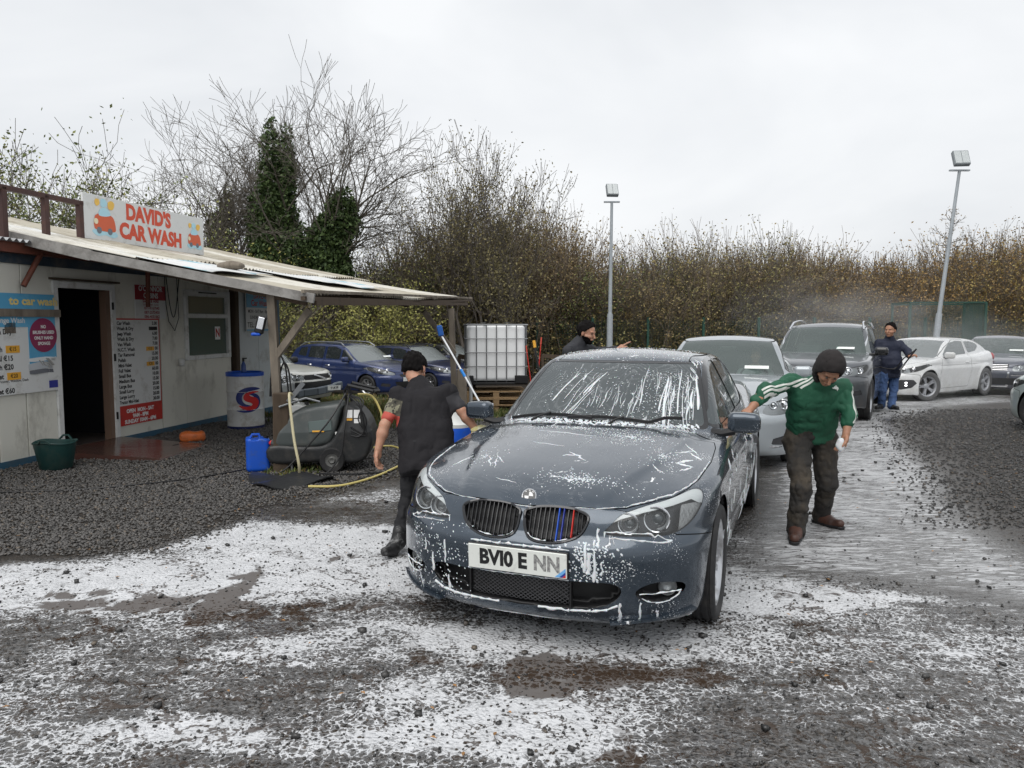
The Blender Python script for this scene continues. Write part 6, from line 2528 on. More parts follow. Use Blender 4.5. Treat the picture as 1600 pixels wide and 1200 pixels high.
# ------------------------------------------------------------------ the other cars
def make_car(name, sp, loc, yaw, label, group=None, cat='car'):
    """sp: measures in metres, x back from the nose. yaw: direction of the tail from +Y towards +X"""
    car = empty(name, (loc[0], loc[1], float(slope(loc[0], loc[1]))), math.pi / 2 - yaw, label, cat, group)
    L, W, res = sp['L'], sp['W'] / 2, sp.get('res', .03)
    DZ = Curve1([(-1, sp['deck'][0][1] - .25)] + sp['deck'])
    TZ = Curve1([(-2, -1.6)] + sp['roof'] + [(L + 2.5, -1.5)], n=700)
    a0 = sp['axles'][0]
    zg = sp.get('gc', .17)
    belt = sp['belt']
    sc = W / .923
    hz = sp['deck'][0][1] / .68
    fr = sp.get('frake', 1.0)
    gb = sp.get('gb', .822 * sc)
    tilt = sp.get('tilt', .42)
    rad = sp.get('wr', .32)
    FX = sp.get('plan', 1.0)

    def body(x, y, z):
        ay = np.abs(y)
        zz = z / hz
        top = z - (DZ(x) - .05 * np.clip(ay / W, 0, 1.3) ** 2.6)
        side = ay - (HW(x * 4.84 / L) * sc - HS(zz * .96 + .02)) - .010 * np.exp(-((z - sp.get('crease', .72)) / .05) ** 2) * -1
        front = (HN(zz) * fr + HP(ay / sc) * FX - x) * .9
        front = front / np.sqrt(1 + np.clip(ay / sc - .3, 0, 1) ** 2 * 3)
        tail = (x - (L - HT(zz) * sp.get('trake', 1) - .7 * HP(ay / sc * .97))) * .93
        f = smax(side, front, .06)
        f = smax(f, tail, .06)
        f = smax(f, top, .05)
        f = smax(f, zg - z, .03)
        # swollen wheel arches
        for ax in sp['axles']:
            r = np.hypot(x - ax, z - rad)
            f = f - .016 * np.exp(-((r - rad - .06) / .05) ** 2) * (ay > .4)
        return f

    def house(x, y, z):
        ay = np.abs(y)
        xs = np.clip((sp['wtop'] + .5 - x) / .9, 0, 1)
        xe = x - .16 * (ay / .65) ** 2 * xs
        g = (TZ(xe + .02) - TZ(xe - .02)) / .04
        top = (z - (TZ(xe) - .045 * (ay / .6) ** 2)) / np.sqrt(1 + g * g)
        w = gb - .06 * np.clip((sp['wbase'] + .4 - x) / .5, 0, 1) - sp.get('rtap', .10) * np.clip((x - (L - 1.3)) / 1.2, 0, 1)
        side = (ay - (w - tilt * (z - belt))) * .92
        return np.maximum(smax(top, side, .06), belt - .15 - z)

    def F(x, y, z):
        return smin(body(x, y, z), house(x, y, z), .03)
    S = surf(F, (-.06, 0, .08), (L + .08, W + .08, sp['H'] + .05), res, sym=True, margin=2.4)
    ayf = lambda V: np.abs(V[:, 1])
    ar = rad + .045

    def arch(V):
        d = np.minimum(*[np.hypot(V[:, 0] - a, V[:, 2] - rad) - ar for a in sp['axles']])
        return np.maximum(d, W - .42 - ayf(V))
    _, S = split(S, arch)
    paint = sp['paint']
    glass = sp['glass']
    wb, wt = sp['wbase'], sp['wtop']
    sidew = lambda V: ayf(V) - (gb - .06 * np.clip((wb + .4 - V[:, 0]) / .5, 0, 1) - tilt * (V[:, 2] - belt) - .07)

    def gs(V):
        xe = V[:, 0] - .16 * (ayf(V) / .65) ** 2
        return np.maximum(smax(smax((wb + .03 - xe) * .7, (xe - wt + .02) * .7, .02), sidew(V), .04), belt - .12 - V[:, 2])
    g, S = split(S, gs)
    smesh('windscreen', g, sp.get('wsglass', glass), car, -.002)
    for P in sp['windows']:
        rp = rounded(P, .03)
        for sgn in (1, -1):
            pf = lambda V: np.maximum(rp(V[:, 0], V[:, 2]), .35 - sgn * V[:, 1])
            g, S = split(S, pf)
            smesh('side_window', g, glass, car, -.004)
            if sp.get('chromewin'):
                b, S = split(S, lambda V: np.maximum(rp(V[:, 0], V[:, 2]) - .016, .35 - sgn * V[:, 1]))
                smesh('window_trim', b, sp['chromewin'], car, .001)
    if 'rear_glass' in sp:
        r0, r1 = sp['rear_glass']
        g, S = split(S, lambda V: smax(np.maximum(r0 - V[:, 0], V[:, 0] - r1) * .6, np.maximum(sidew(V), belt + .02 - V[:, 2]), .04))
        smesh('rear_window', g, glass, car, -.002)
    hl = smooth_poly(sp['lamp'], 3)
    for sgn in (1, -1):
        g, S = split(S, lambda V: np.maximum(np.maximum(sdpoly(ayf(V), V[:, 2], hl), V[:, 0] - 1.0), -sgn * V[:, 1]))
        if len(g[1]):
            lampm = sp.get('lampglass', M_hl_glass)
            h = smesh('headlight', g, lampm, car)
            V, T, N = g
            smesh('reflector', (V - N * .028, T, N), M_lampback, h)
            c = V.mean(0)
            m = MB()
            ly, lz = np.abs(V[:, 1]).min(), V[:, 2]
            for q in sp.get('bulbs', ((.35, .07), (.7, .06))):
                yy = ly + (np.abs(V[:, 1]).max() - ly) * q[0]
                near = V[np.argmin(np.abs(np.abs(V[:, 1]) - yy) + np.abs(V[:, 2] - lz.mean()))]
                M_ = Matrix.Translation((near[0] + .018, near[1], near[2])) @ Vector((-1, -sgn * -.2, .15)).to_track_quat('Z', 'Y').to_matrix().to_4x4()
                m.lathe([(q[1], .004), (q[1] * .85, .012), (q[1] * .6, -.004), (.001, .012)], 14, M=M_)
            m.build('bulb', M_chrome, h)
    front = lambda V: V[:, 0] - .6
    for key, nm, dflt in (('grille', 'grille', M_black), ('intake', 'intake', M_black), ('fogs', 'fog_lamp', M_lampdark), ('band', 'bumper_trim', M_chrome)):
        for item in sp.get(key, []):
            P, m_ = item if isinstance(item, tuple) and isinstance(item[0], list) else (item, dflt)
            P = np.array(P, float)
            g, S = split(S, lambda V: np.maximum(sdpoly(V[:, 1] if P[:, 0].min() < 0 else ayf(V), V[:, 2], P), front(V)))
            if P[:, 0].min() < 0:
                gr = smesh(nm, g, m_, car, -.012)
                bars = sp.get('bars', 0) if key == 'grille' else 0
                if gr and bars:
                    z0, z1, hw_ = P[:, 1].min(), P[:, 1].max(), P[:, 0].max() * .9
                    for k in range(bars):
                        zz = z0 + (z1 - z0) * (k + .5) / bars
                        m = MB()
                        yy = np.linspace(-hw_, hw_, 9)
                        xx = [float(HN(np.array([zz / hz]))[0] * fr + HP(np.array([abs(v) / sc]))[0] * FX) + .004 for v in yy]
                        m.tube([(a, b_, zz) for a, b_ in zip(xx, yy)], .008, 5)
                        m.build('grille_bar', sp.get('barmat', M_chrome), gr)
            else:
                for sgn in (1, -1):
                    gg, _ = split(g, lambda V: -sgn * V[:, 1])
                    smesh(nm, gg, m_, car, -.006)
    gap = .004
    bt = lambda V: np.maximum(V[:, 0] - (a0 - ar * .9), V[:, 2] - np.interp(V[:, 0], [0, .15, .25, .6], [.72 * hz, .70 * hz, .62 * hz, .58 * hz]))
    b, S = panel(S, bt, gap)
    smesh('front_bumper', b, sp.get('bumpermat', paint), car)
    hb = sp.get('bonnet', (.12, .5))
    HPn = np.array([(0, wb - .05), (W * .78, wb - .02), (W * .88, wb - .15), (W * .87, .75), (W * .78, hb[1]), (W * .55, hb[0] + .12), (W * .3, hb[0] + .03), (0, hb[0])])
    HPn = np.concatenate([HPn, (HPn * (-1, 1))[::-1][1:-1]])
    hf = lambda V: np.maximum(sdpoly(V[:, 1], V[:, 0], HPn), .55 * hz - V[:, 2])
    hd, S = panel(S, hf, gap)
    smesh('bonnet', hd, paint, car)
    for P in sp['doors']:
        P = np.array(P, float)
        for sgn in (1, -1):
            df = lambda V: np.maximum(sdpoly(V[:, 0], V[:, 2], P), .45 - sgn * V[:, 1])
            d, S = panel(S, df, gap)
            door = smesh('door', d, paint, car)
            if door:
                hx, hzz = P[:, 0].max() - .22, sp.get('hand', belt - .12)
                col = np.array([[hx, 0, hzz]])
                yy = W - .03
                m = MB()
                m.tube([(hx - .09, sgn * yy, hzz), (hx - .06, sgn * (yy + .035), hzz), (hx + .06, sgn * (yy + .035), hzz), (hx + .08, sgn * yy, hzz)], .013, 5)
                m.build('handle', sp.get('handmat', paint), door)
    smesh('body_shell', S, paint, car)

    def inner(x, y, z):
        f0 = F(x, y, z)
        f = f0 + .035
        ay = np.abs(y)
        for ax in sp['axles']:
            f = np.maximum(f, -np.maximum(np.hypot(x - ax, z - rad) - ar - .02, W - .36 - ay))
        if sp.get('open_cabin'):                       # hollow behind see-through glass
            c = np.maximum(np.maximum(belt - .42 - z, F(x, y, z) + .012), np.maximum(wb + .12 - x, x - (L - .9)))
            f = np.maximum(f, -c)
        return f
    I = surf(inner, (-.06, 0, .08), (L + .08, W + .08, sp['H'] + .05), .05, sym=True, margin=2.4, newton=1)
    smesh('inner_shell', I, M_black, car)
    if sp.get('open_cabin'):
        cl = mat('seat_cloth', (.12, .12, .12), .8)
        for sgn in (1, -1):
            for xx in (sp['wtop'] + .45, sp['wtop'] + 1.35):
                m = MB()
                m.box((xx, sgn * .36, belt - .12), (.14, .46, .60), rot=(0, R(12), 0), bev=.05)
                m.box((xx + .08, sgn * .36, belt + .26), (.09, .26, .17), rot=(0, R(8), 0), bev=.04)
                m.build('seat', cl, car)
        m = MB()
        m.box((sp['wbase'] + .42, 0, belt - .10), (.5, 1.35, .14), bev=.05)
        m.build('dashboard', mat('dashboard', (.07, .07, .07), .6), car)
        m = MB()
        m.tube([(sp['wbase'] + .66 + .10 * math.sin(a), -.36 + .18 * math.cos(a), belt - .04 + .15 * math.sin(a)) for a in np.linspace(0, 6.283, 17)[:-1]], .014, 5, closed=True)
        m.build('steering_wheel', M_black, car)
        m = MB()
        zt = float(TZ(np.array([wt]))[0]) - .13
        m.box((wt - .02, 0, zt), (.03, .24, .07), bev=.015)
        m.build('inside_mirror', M_black, car)
    # paper on the dash, wipers
    if sp.get('tax'):
        m = MB()
        yy = sp['tax']
        x_ = wb + .22
        z_ = float(TZ(np.array([x_ - .16 * (abs(yy) / .65) ** 2]))[0])
        m.box((x_ + .0, yy, z_ + .012), (.07, .30, .004), rot=(0, R(-30), 0))
        m.build('paper_disc', mat('paper', (.75, .78, .75), .6), car)
    if 'mirrors' in sp:
        mx, my, mz = sp['mirrors']
        for sgn in (1, -1):
            ms = surf(rounded_box_sdf((0, 0, 0), .06, .11, .075, .05), (-.123, -.144, -.107), (.12, .14, .1), .02, margin=3)
            mr = empty('door_mirror', (mx, sgn * my, mz), 0, parent=car)
            smesh('mirror_housing', ms, sp.get('mirrormat', paint), mr)
            m = MB()
            m.tube([(0, -sgn * .05, -.05), (.0, -sgn * .2, -.07)], .03, 6)
            m.build('mirror_arm', M_black, mr)
            m = MB()
            m.box((.062, 0, 0), (.01, .17, .10), bev=.004)
            m.build('mirror_glass', M_chrome, mr)
    if sp.get('rails'):
        x0, x1 = sp['rails']
        for sgn in (1, -1):
            m = MB()
            pts = []
            for t in np.linspace(0, 1, 11):
                xx = x0 + (x1 - x0) * t
                zz = float(TZ(np.array([xx]))[0]) + (.045 if 0 < t < 1 else -.03)
                pts.append((xx, sgn * (gb - tilt * (zz - belt) - .035), zz - .02))
            m.tube(pts, .017, 6)
            m.build('roof_rail', sp.get('railmat', M_alloy), car)
    if 'plate' in sp:
        zz, px_, txt, pm = sp['plate']
        p = empty('number_plate', (px_, 0, zz), 0, parent=car)
        m = MB()
        m.box((0, 0, 0), (.012, .52, .11), bev=.003)
        m.build('plate_panel', pm, p)
        if txt:
            MT = Matrix(((0, 0, -1, -.0075), (-1, 0, 0, 0), (0, 1, 0, 0), (0, 0, 0, 1)))
            text(txt, M_blackp, p, None, None, .09, 'CENTER', .85, .003, M=MT)
    if 'tail' in sp:
        P = np.array(sp['tail'], float)
        m = MB()
        for sgn in (1, -1):
            m = MB()
            m.sphere((sp['tailpos'][0], sgn * sp['tailpos'][1], sp['tailpos'][2]), .12, 10, 7, (1.2, .7, .9))
            m.build('tail_lamp', M_redlamp, car)
    put_wheels(car, sp['axles'], rad, W - .115, rad, sp.get('tw', .21), rad * .66, sp.get('wstyle', 'plain'), sp.get('spokes', 5), steer=sp.get('steer', 0), mats=sp.get('wmats'))
    return car, F


GL_dark = mat('window_dark', (.02, .024, .026), .03, spec=.8)
GL_green = thin_glass('window_green', (.66, .78, .74), .16, (.42, .52, .50), 0.0, 1.5)
GL_film = thin_glass('window_wet', (.60, .68, .68), .34, (.50, .55, .55), .05, 1.5)
PLW = mat('plate_white2', (.72, .73, .70), .4)

# silver-blue saloon waiting behind the grey one
sp = dict(L=4.83, W=1.86, H=1.50, res=.022, axles=(.95, 3.69), belt=.98, wbase=1.36, wtop=2.22, wr=.33,
          deck=[(0, .73), (.12, .79), (.35, .87), (.7, .935), (1.1, .985), (1.45, 1.01), (3.4, 1.06), (4.3, 1.14), (4.7, 1.13), (5.2, 1.0)],
          roof=[(1.0, .76), (1.36, .99), (1.8, 1.24), (2.2, 1.435), (2.5, 1.487), (2.9, 1.492), (3.4, 1.44), (3.9, 1.28), (4.4, 1.12), (4.83, .9)],
          windows=[[(1.8, 1.03), (2.6, 1.04), (2.6, 1.37), (2.35, 1.37), (2.05, 1.22)], [(2.7, 1.04), (3.6, 1.08), (3.5, 1.25), (3.2, 1.37), (2.7, 1.38)]],
          lamp=[(.50, .66), (.55, .75), (.68, .80), (.82, .855), (.875, .83), (.87, .73), (.80, .66), (.64, .635)],
          grille=[[(-.34, .72), (-.30, .60), (.30, .60), (.34, .72)]], intake=[[(-.36, .40), (-.30, .24), (.30, .24), (.36, .40)]],
          fogs=[([(.60, .31), (.62, .375), (.80, .42), (.85, .40), (.84, .33), (.72, .30)], M_lampdark)],
          band=[([(.58, .285), (.62, .265), (.76, .275), (.875, .31), (.885, .41), (.865, .41), (.86, .32), (.73, .285), (.6, .30)], M_chrome)],
          doors=[[(1.55, 1.0), (1.5, .6), (1.52, .28), (2.62, .28), (2.68, .6), (2.66, 1.44), (2.2, 1.40)], [(2.69, 1.43), (2.70, .6), (2.64, .28), (3.3, .28), (3.5, .7), (3.72, 1.1), (3.3, 1.38)]],
          paint=paint_mat('silver_blue_paint', (.34, .37, .39), metal=.45), glass=GL_dark, wsglass=GL_green, open_cabin=True, tax=-.40, mirrors=(1.75, .97, 1.04), mirrormat=None,
          lampglass=M_hl_glass, bulbs=((.28, .05), (.6, .065)), wstyle='plain', spokes=7)
sp['mirrormat'] = sp['paint']
ins_car, _ = make_car('silver_saloon', sp, (2.30, 8.45), R(19), 'silver blue saloon with a seated driver, just behind the sudsy grey saloon')

# dark SUV
sp = dict(L=4.65, W=1.88, H=1.70, res=.03, axles=(.88, 3.69), belt=1.10, wbase=1.20, wtop=2.0, wr=.37, gc=.24, tilt=.30, gb=.84,
          deck=[(0, .86), (.12, .95), (.35, 1.02), (.7, 1.07), (1.2, 1.12), (1.5, 1.14), (4.6, 1.2), (5.2, 1.1)],
          roof=[(.85, .85), (1.2, 1.10), (1.6, 1.38), (1.98, 1.60), (2.3, 1.67), (2.9, 1.69), (3.7, 1.66), (4.2, 1.59), (4.4, 1.45), (4.65, 1.05)],
          windows=[[(1.55, 1.14), (2.45, 1.16), (2.45, 1.56), (2.2, 1.56), (1.85, 1.36)], [(2.53, 1.16), (3.4, 1.18), (3.38, 1.56), (2.53, 1.575)], [(3.48, 1.2), (4.0, 1.24), (3.9, 1.50), (3.48, 1.56)]],
          lamp=[(.46, .80), (.50, .88), (.70, .94), (.86, .97), (.88, .90), (.80, .82), (.62, .79)],
          grille=[[(-.33, .88), (-.28, .68), (.28, .68), (.33, .88)]], intake=[[(-.6, .52), (-.5, .36), (.5, .36), (.6, .52)]], fogs=[[(.62, .52), (.80, .55), (.82, .47), (.64, .45)]],
          doors=[[(1.32, 1.12), (1.30, .7), (1.34, .36), (2.40, .36), (2.49, .7), (2.49, 1.62), (2.0, 1.56)], [(2.50, 1.62), (2.50, .7), (2.42, .36), (3.2, .36), (3.42, .8), (3.44, 1.60)]],
          paint=paint_mat('suv_grey_paint', (.075, .082, .092), metal=.4, dirty=.35), glass=GL_film, wsglass=GL_green, open_cabin=True, tax=-.42, mirrors=(1.50, 1.01, 1.17), mirrormat=M_gloss,
          rails=(2.0, 4.1), railmat=M_chrome, chromewin=M_chrome, spokes=5, crease=.80, bars=3)
suv_car, _ = make_car('suv_car', sp, (5.02, 12.75), R(30), 'dark grey tall off-road estate with bright roof rails beside the man with the spray lance', cat='car')

# white three-door hatch in the spray
M_led = mat('led_lamp', (.9, .9, .9), .3, emit=(1, 1, 1), estr=2.2)
sp = dict(L=4.31, W=1.78, H=1.43, res=.022, axles=(.90, 3.55), belt=.96, wbase=1.10, wtop=2.0, wr=.335, gc=.16, tilt=.42, gb=.80, plan=1.15,
          deck=[(0, .70), (.12, .76), (.35, .85), (.7, .92), (1.1, .97), (1.5, 1.0), (3.2, 1.04), (4.2, 1.10), (4.8, 1.0)],
          roof=[(.8, .78), (1.15, .99), (1.6, 1.22), (1.98, 1.36), (2.3, 1.412), (2.8, 1.425), (3.3, 1.39), (3.7, 1.29), (4.0, 1.12), (4.31, .8)],
          windows=[[(1.62, 1.00), (2.70, 1.03), (2.72, 1.32), (2.42, 1.335), (2.1, 1.29), (1.8, 1.14)], [(2.82, 1.05), (3.25, 1.09), (3.52, 1.20), (3.4, 1.27), (3.1, 1.315), (2.80, 1.32)]],
          lamp=[(.46, .66), (.50, .70), (.68, .75), (.80, .80), (.86, .84), (.865, .76), (.80, .68), (.62, .645)],
          grille=[[(-.42, .66), (-.36, .58), (.36, .58), (.42, .66)]], intake=[[(-.45, .42), (-.38, .24), (.38, .24), (.45, .42)]],
          fogs=[([(.50, .30), (.50, .42), (.60, .50), (.78, .50), (.82, .42), (.76, .32), (.62, .28)], M_lampdark)],
          doors=[[(1.48, 1.0), (1.38, .6), (1.36, .27), (2.66, .27), (2.80, .65), (2.77, 1.36), (2.3, 1.36), (1.85, 1.2)]],
          paint=paint_mat('white_paint_wet', (.66, .67, .67), metal=0, dirty=.38, dirtcol=(.33, .31, .26)), glass=GL_film, wsglass=GL_film, open_cabin=True, mirrors=(1.62, .94, 1.02), mirrormat=None,
          wmats=(mat('dusty_tyre', (.09, .09, .09), .7), mat('dusty_rim', (.34, .35, .37), .5, metal=.4)), steer=R(-24), spokes=5, wstyle='twin', crease=.80, tailpos=(4.12, .70, .92), tail=[(0, 0)])
sp['mirrormat'] = sp['paint']
kia_car, KF = make_car('white_hatchback', sp, (8.15, 17.1), R(56), 'white three-door hatchback being sprayed, its front wheels turned')
for s_ in (-1,):
    for dy in (0, .085):
        for dz in (0, .06):
            m = MB()
            m.box((.205 + dy * .6, -(.60 + dy), .375 + dz), (.02, .06, .035), rot=(0, 0, R(28)), bev=.01)
            m.build('led_lamp', M_led, kia_car)

# dark saloon at the right, behind the white hatch
sp = dict(L=4.55, W=1.78, H=1.46, res=.03, axles=(.90, 3.48), belt=.97, wbase=1.20, wtop=1.95, wr=.32, gc=.17,
          deck=[(0, .74), (.12, .80), (.35, .87), (.7, .93), (1.2, .98), (1.6, 1.0), (3.6, 1.06), (4.4, 1.1), (4.9, 1.0)],
          roof=[(.9, .78), (1.2, .98), (1.6, 1.22), (1.95, 1.39), (2.3, 1.45), (2.8, 1.455), (3.3, 1.39), (3.8, 1.18), (4.2, 1.06), (4.55, .9)],
          windows=[[(1.6, 1.02), (2.4, 1.03), (2.4, 1.36), (2.2, 1.36), (1.9, 1.22)], [(2.48, 1.03), (3.3, 1.06), (3.2, 1.28), (2.9, 1.36), (2.48, 1.37)]],
          lamp=[(.42, .62), (.43, .72), (.52, .755), (.70, .765), (.84, .755), (.86, .70), (.78, .64), (.60, .615)], bulbs=((.28, .065), (.65, .065)),
          grille=[[(-.34, .78), (-.30, .62), (.30, .62), (.34, .78)]], intake=[[(-.62, .44), (-.60, .28), (.60, .28), (.62, .44)]],
          band=[([(-.36, .60), (-.33, .20), (.33, .20), (.36, .60), (.31, .60), (.28, .25), (-.28, .25), (-.31, .60)], M_chrome), ([(.38, .52), (.70, .52), (.70, .49), (.38, .49)], M_chrome)],
          doors=[[(1.4, .98), (1.36, .6), (1.38, .27), (2.36, .27), (2.44, .65), (2.44, 1.4), (1.95, 1.34)], [(2.45, 1.4), (2.46, .65), (2.4, .27), (3.0, .27), (3.2, .6), (3.4, 1.0), (3.1, 1.32)]],
          paint=paint_mat('slate_paint', (.060, .068, .092), metal=.4, dirty=.3), glass=GL_dark, wsglass=GL_green, open_cabin=True, tax=-.42, mirrors=(1.55, .95, 1.03), bars=4)
sp['mirrormat'] = sp['paint']
jet_car, _ = make_car('dark_saloon', sp, (11.85, 18.55), R(36), 'slate coloured saloon with twin round lamps at the right edge, behind the white hatchback')

# silver car cut by the right edge, nose pointing away
sp = dict(L=4.5, W=1.80, H=1.45, res=.03, axles=(.88, 3.5), belt=.96, wbase=1.20, wtop=1.95, wr=.32, gc=.17,
          deck=[(0, .70), (.12, .78), (.35, .86), (.7, .92), (1.2, .97), (1.6, 1.0), (3.6, 1.05), (4.4, 1.1), (4.9, 1.0)],
          roof=[(.9, .78), (1.2, .98), (1.6, 1.22), (1.95, 1.39), (2.3, 1.44), (2.8, 1.44), (3.3, 1.39), (3.8, 1.18), (4.2, 1.06), (4.5, .9)],
          windows=[[(1.6, 1.02), (2.4, 1.03), (2.4, 1.36), (2.2, 1.36), (1.9, 1.22)], [(2.48, 1.03), (3.3, 1.06), (3.2, 1.28), (2.9, 1.36), (2.48, 1.37)]],
          lamp=[(.42, .62), (.45, .72), (.6, .76), (.84, .78), (.86, .72), (.78, .64), (.60, .615)], grille=[[(-.34, .70), (-.30, .60), (.30, .60), (.34, .70)]],
          doors=[[(1.4, .98), (1.36, .6), (1.38, .27), (2.36, .27), (2.44, .65), (2.44, 1.4), (1.95, 1.34)], [(2.45, 1.4), (2.46, .65), (2.4, .27), (3.0, .27), (3.2, .6), (3.4, 1.0), (3.1, 1.32)]],
          paint=paint_mat('silver_green_paint', (.40, .46, .45), metal=.45, dirty=.2), glass=GL_dark, mirrors=(1.55, .95, 1.03), spokes=7, handmat=M_chrome)
sp['mirrormat'] = sp['paint']
side_car, _ = make_car('silver_car', sp, (8.74, 12.55), R(168), 'pale silver green car cut off by the right edge of the view')

# cars parked against the hedge on the left
EST = dict(L=4.42, W=1.76, H=1.56, res=.03, axles=(.86, 3.57), belt=1.0, wbase=1.02, wtop=1.95, wr=.32, gc=.16, tilt=.33, gb=.80, plan=1.1,
           deck=[(0, .70), (.12, .77), (.35, .87), (.7, .95), (1.1, 1.01), (1.5, 1.03), (4.0, 1.08), (4.6, 1.0)],
           roof=[(.7, .80), (1.02, 1.02), (1.5, 1.28), (1.9, 1.46), (2.3, 1.52), (3.0, 1.535), (3.8, 1.49), (4.1, 1.40), (4.42, 1.0)],
           windows=[[(1.45, 1.05), (1.95, 1.06), (1.95, 1.34), (1.85, 1.33)], [(2.02, 1.06), (2.62, 1.07), (2.62, 1.42), (2.3, 1.42), (2.02, 1.34)], [(2.72, 1.07), (3.42, 1.09), (3.40, 1.42), (2.72, 1.43)], [(3.52, 1.11), (3.95, 1.15), (3.85, 1.36), (3.52, 1.41)]],
           lamp=[(.44, .66), (.50, .74), (.68, .81), (.84, .87), (.865, .80), (.80, .70), (.62, .65)],
           grille=[[(-.34, .66), (-.30, .58), (.30, .58), (.34, .66)]], intake=[[(-.5, .46), (-.42, .28), (.42, .28), (.5, .46)]], fogs=[[(.60, .40), (.76, .43), (.78, .34), (.62, .32)]],
           doors=[[(1.36, 1.03), (1.28, .6), (1.30, .26), (2.58, .26), (2.67, .65), (2.67, 1.46), (2.0, 1.40)], [(2.68, 1.46), (2.68, .65), (2.60, .26), (3.1, .26), (3.3, .6), (3.46, 1.0), (3.46, 1.45)]],
           glass=GL_dark, wsglass=GL_film, mirrors=(1.62, .95, 1.07), rails=(1.95, 3.9), spokes=7, handmat=M_chrome)
sp = dict(EST, paint=paint_mat('mid_blue_paint', (.015, .030, .105), metal=.3), plate=(.52, -.01, '', PLW), tax=-.4)
sp['mirrormat'] = sp['paint']
blue_car, _ = make_car('blue_estate', sp, (-2.95, 21.6), R(-56), 'bright blue estate car with silver roof rails, parked behind the white cars')
sp = dict(EST, H=1.64, paint=paint_mat('navy_paint', (.013, .021, .068), metal=.3), railmat=M_gloss, res=.035)
sp['mirrormat'] = sp['paint']
navy_car, _ = make_car('blue_people_carrier', sp, (-1.5, 24.6), R(-54), 'darker blue people carrier with black roof rails, parked behind the bright blue estate')
sp = dict(EST, paint=paint_mat('black_paint', (.02, .02, .022), metal=.2), rails=None, res=.05)
sp['mirrormat'] = sp['paint']
far_car, _ = make_car('black_estate', sp, (-.7, 28.5), R(-60), 'black car glimpsed between the canopy post and the white water tank')

# white hatch with the broken bumper
sp = dict(L=4.0, W=1.68, H=1.42, res=.022, axles=(.80, 3.35), belt=.93, wbase=1.05, wtop=1.75, wr=.30, gc=.18, tilt=.33, gb=.76, frake=.6, plan=.8,
          deck=[(0, .70), (.06, .76), (.3, .83), (.7, .89), (1.1, .93), (1.5, .95), (3.6, 1.0), (4.2, .95)],
          roof=[(.8, .78), (1.05, .94), (1.4, 1.18), (1.73, 1.36), (2.1, 1.41), (2.9, 1.41), (3.4, 1.34), (3.7, 1.1), (4.0, .8)],
          windows=[[(1.5, .98), (2.2, .99), (2.2, 1.32), (2.0, 1.32), (1.72, 1.16)], [(2.3, .99), (3.1, 1.0), (3.0, 1.30), (2.3, 1.33)]],
          lamp=[(.50, .62), (.50, .73), (.79, .74), (.79, .62)], grille=[([(-.47, .735), (-.47, .62), (.47, .62), (.47, .735)], M_black)], intake=[([(-.70, .58), (-.70, .40), (.70, .40), (.70, .58)], M_black)],
          doors=[[(1.3, .95), (1.25, .5), (1.27, .27), (2.2, .27), (2.25, .6), (2.25, 1.36), (1.75, 1.3)]],
          paint=paint_mat('old_white_paint', (.62, .62, .58), metal=0, dirty=.35, dirtcol=(.25, .26, .2)), glass=GL_dark, wsglass=GL_film, mirrors=(1.45, .9, 1.0), crease=.6)
sp['mirrormat'] = M_black
white_car, _ = make_car('white_car', sp, (-4.4, 17.3), R(-68), 'old white car with its grey front bumper hanging off, parked on the grass')
m = MB()
pts = [(-.02, y, .50 - .05 * y) if abs(y) < .6 else (.12, y, .50 - .05 * y) for y in (-.86, -.62, -.3, 0, .3, .62, .84)]
m.V, m.F, m.S = [], [], []
for a, b_ in zip(pts[:-1], pts[1:]):
    m.bar((a[0] - .08, a[1], a[2] - .12), (b_[0] - .08, b_[1], b_[2] - .12), .09, .17, bev=.02)
lb_ = m.build('loose_bumper', mat('bumper_grey', (.12, .14, .16), .6), white_car)
p = MB()
p.box((-.15, -.30, .40), (.012, .50, .11), rot=(R(3), 0, 0))
po = p.build('plate_panel', PLW, lb_)
MT = Matrix(((0, 0, -1, -.158), (-1, 0, 0, -.30), (0, 1, 0, .40), (0, 0, 0, 1)))
text('97 LM 240', M_blackp, lb_, None, None, .085, 'CENTER', .8, .002, M=MT)
m = MB()
m.bar((-.0, -.22, .61), (-.0, .22, .735), .02, .03)
m.build('grille_slash', M_chrome, white_car)

# silver saloon front beside the post
sp = dict(L=4.5, W=1.72, H=1.43, res=.025, axles=(.88, 3.5), belt=.95, wbase=1.15, wtop=1.9, wr=.31, gc=.17, plan=1.1,
          deck=[(0, .67), (.12, .76), (.35, .84), (.7, .90), (1.2, .95), (1.6, .98), (3.6, 1.02), (4.4, 1.05), (4.9, .95)],
          roof=[(.9, .78), (1.15, .95), (1.55, 1.2), (1.88, 1.36), (2.2, 1.42), (2.8, 1.42), (3.3, 1.36), (3.8, 1.15), (4.2, 1.03), (4.5, .9)],
          windows=[[(1.6, 1.0), (2.4, 1.02), (2.4, 1.34), (2.2, 1.34), (1.9, 1.2)]],
          lamp=[(.42, .58), (.42, .70), (.6, .755), (.78, .77), (.83, .70), (.78, .60)], grille=[[(-.36, .69), (-.30, .58), (.30, .58), (.36, .69)]], bars=3, intake=[[(-.5, .38), (-.45, .25), (.45, .25), (.5, .38)]],
          doors=[[(1.4, .96), (1.36, .6), (1.38, .27), (2.36, .27), (2.44, .65), (2.44, 1.36), (1.9, 1.3)]],
          paint=paint_mat('silver_paint', (.50, .52, .53), metal=.45), glass=GL_dark, wsglass=GL_green, mirrors=(1.5, .93, 1.0))
sp['mirrormat'] = sp['paint']
silver_car, _ = make_car('silver_front_car', sp, (-4.82, 15.95), R(-72), 'silver saloon whose front shows beside the timber post')
m = MB()
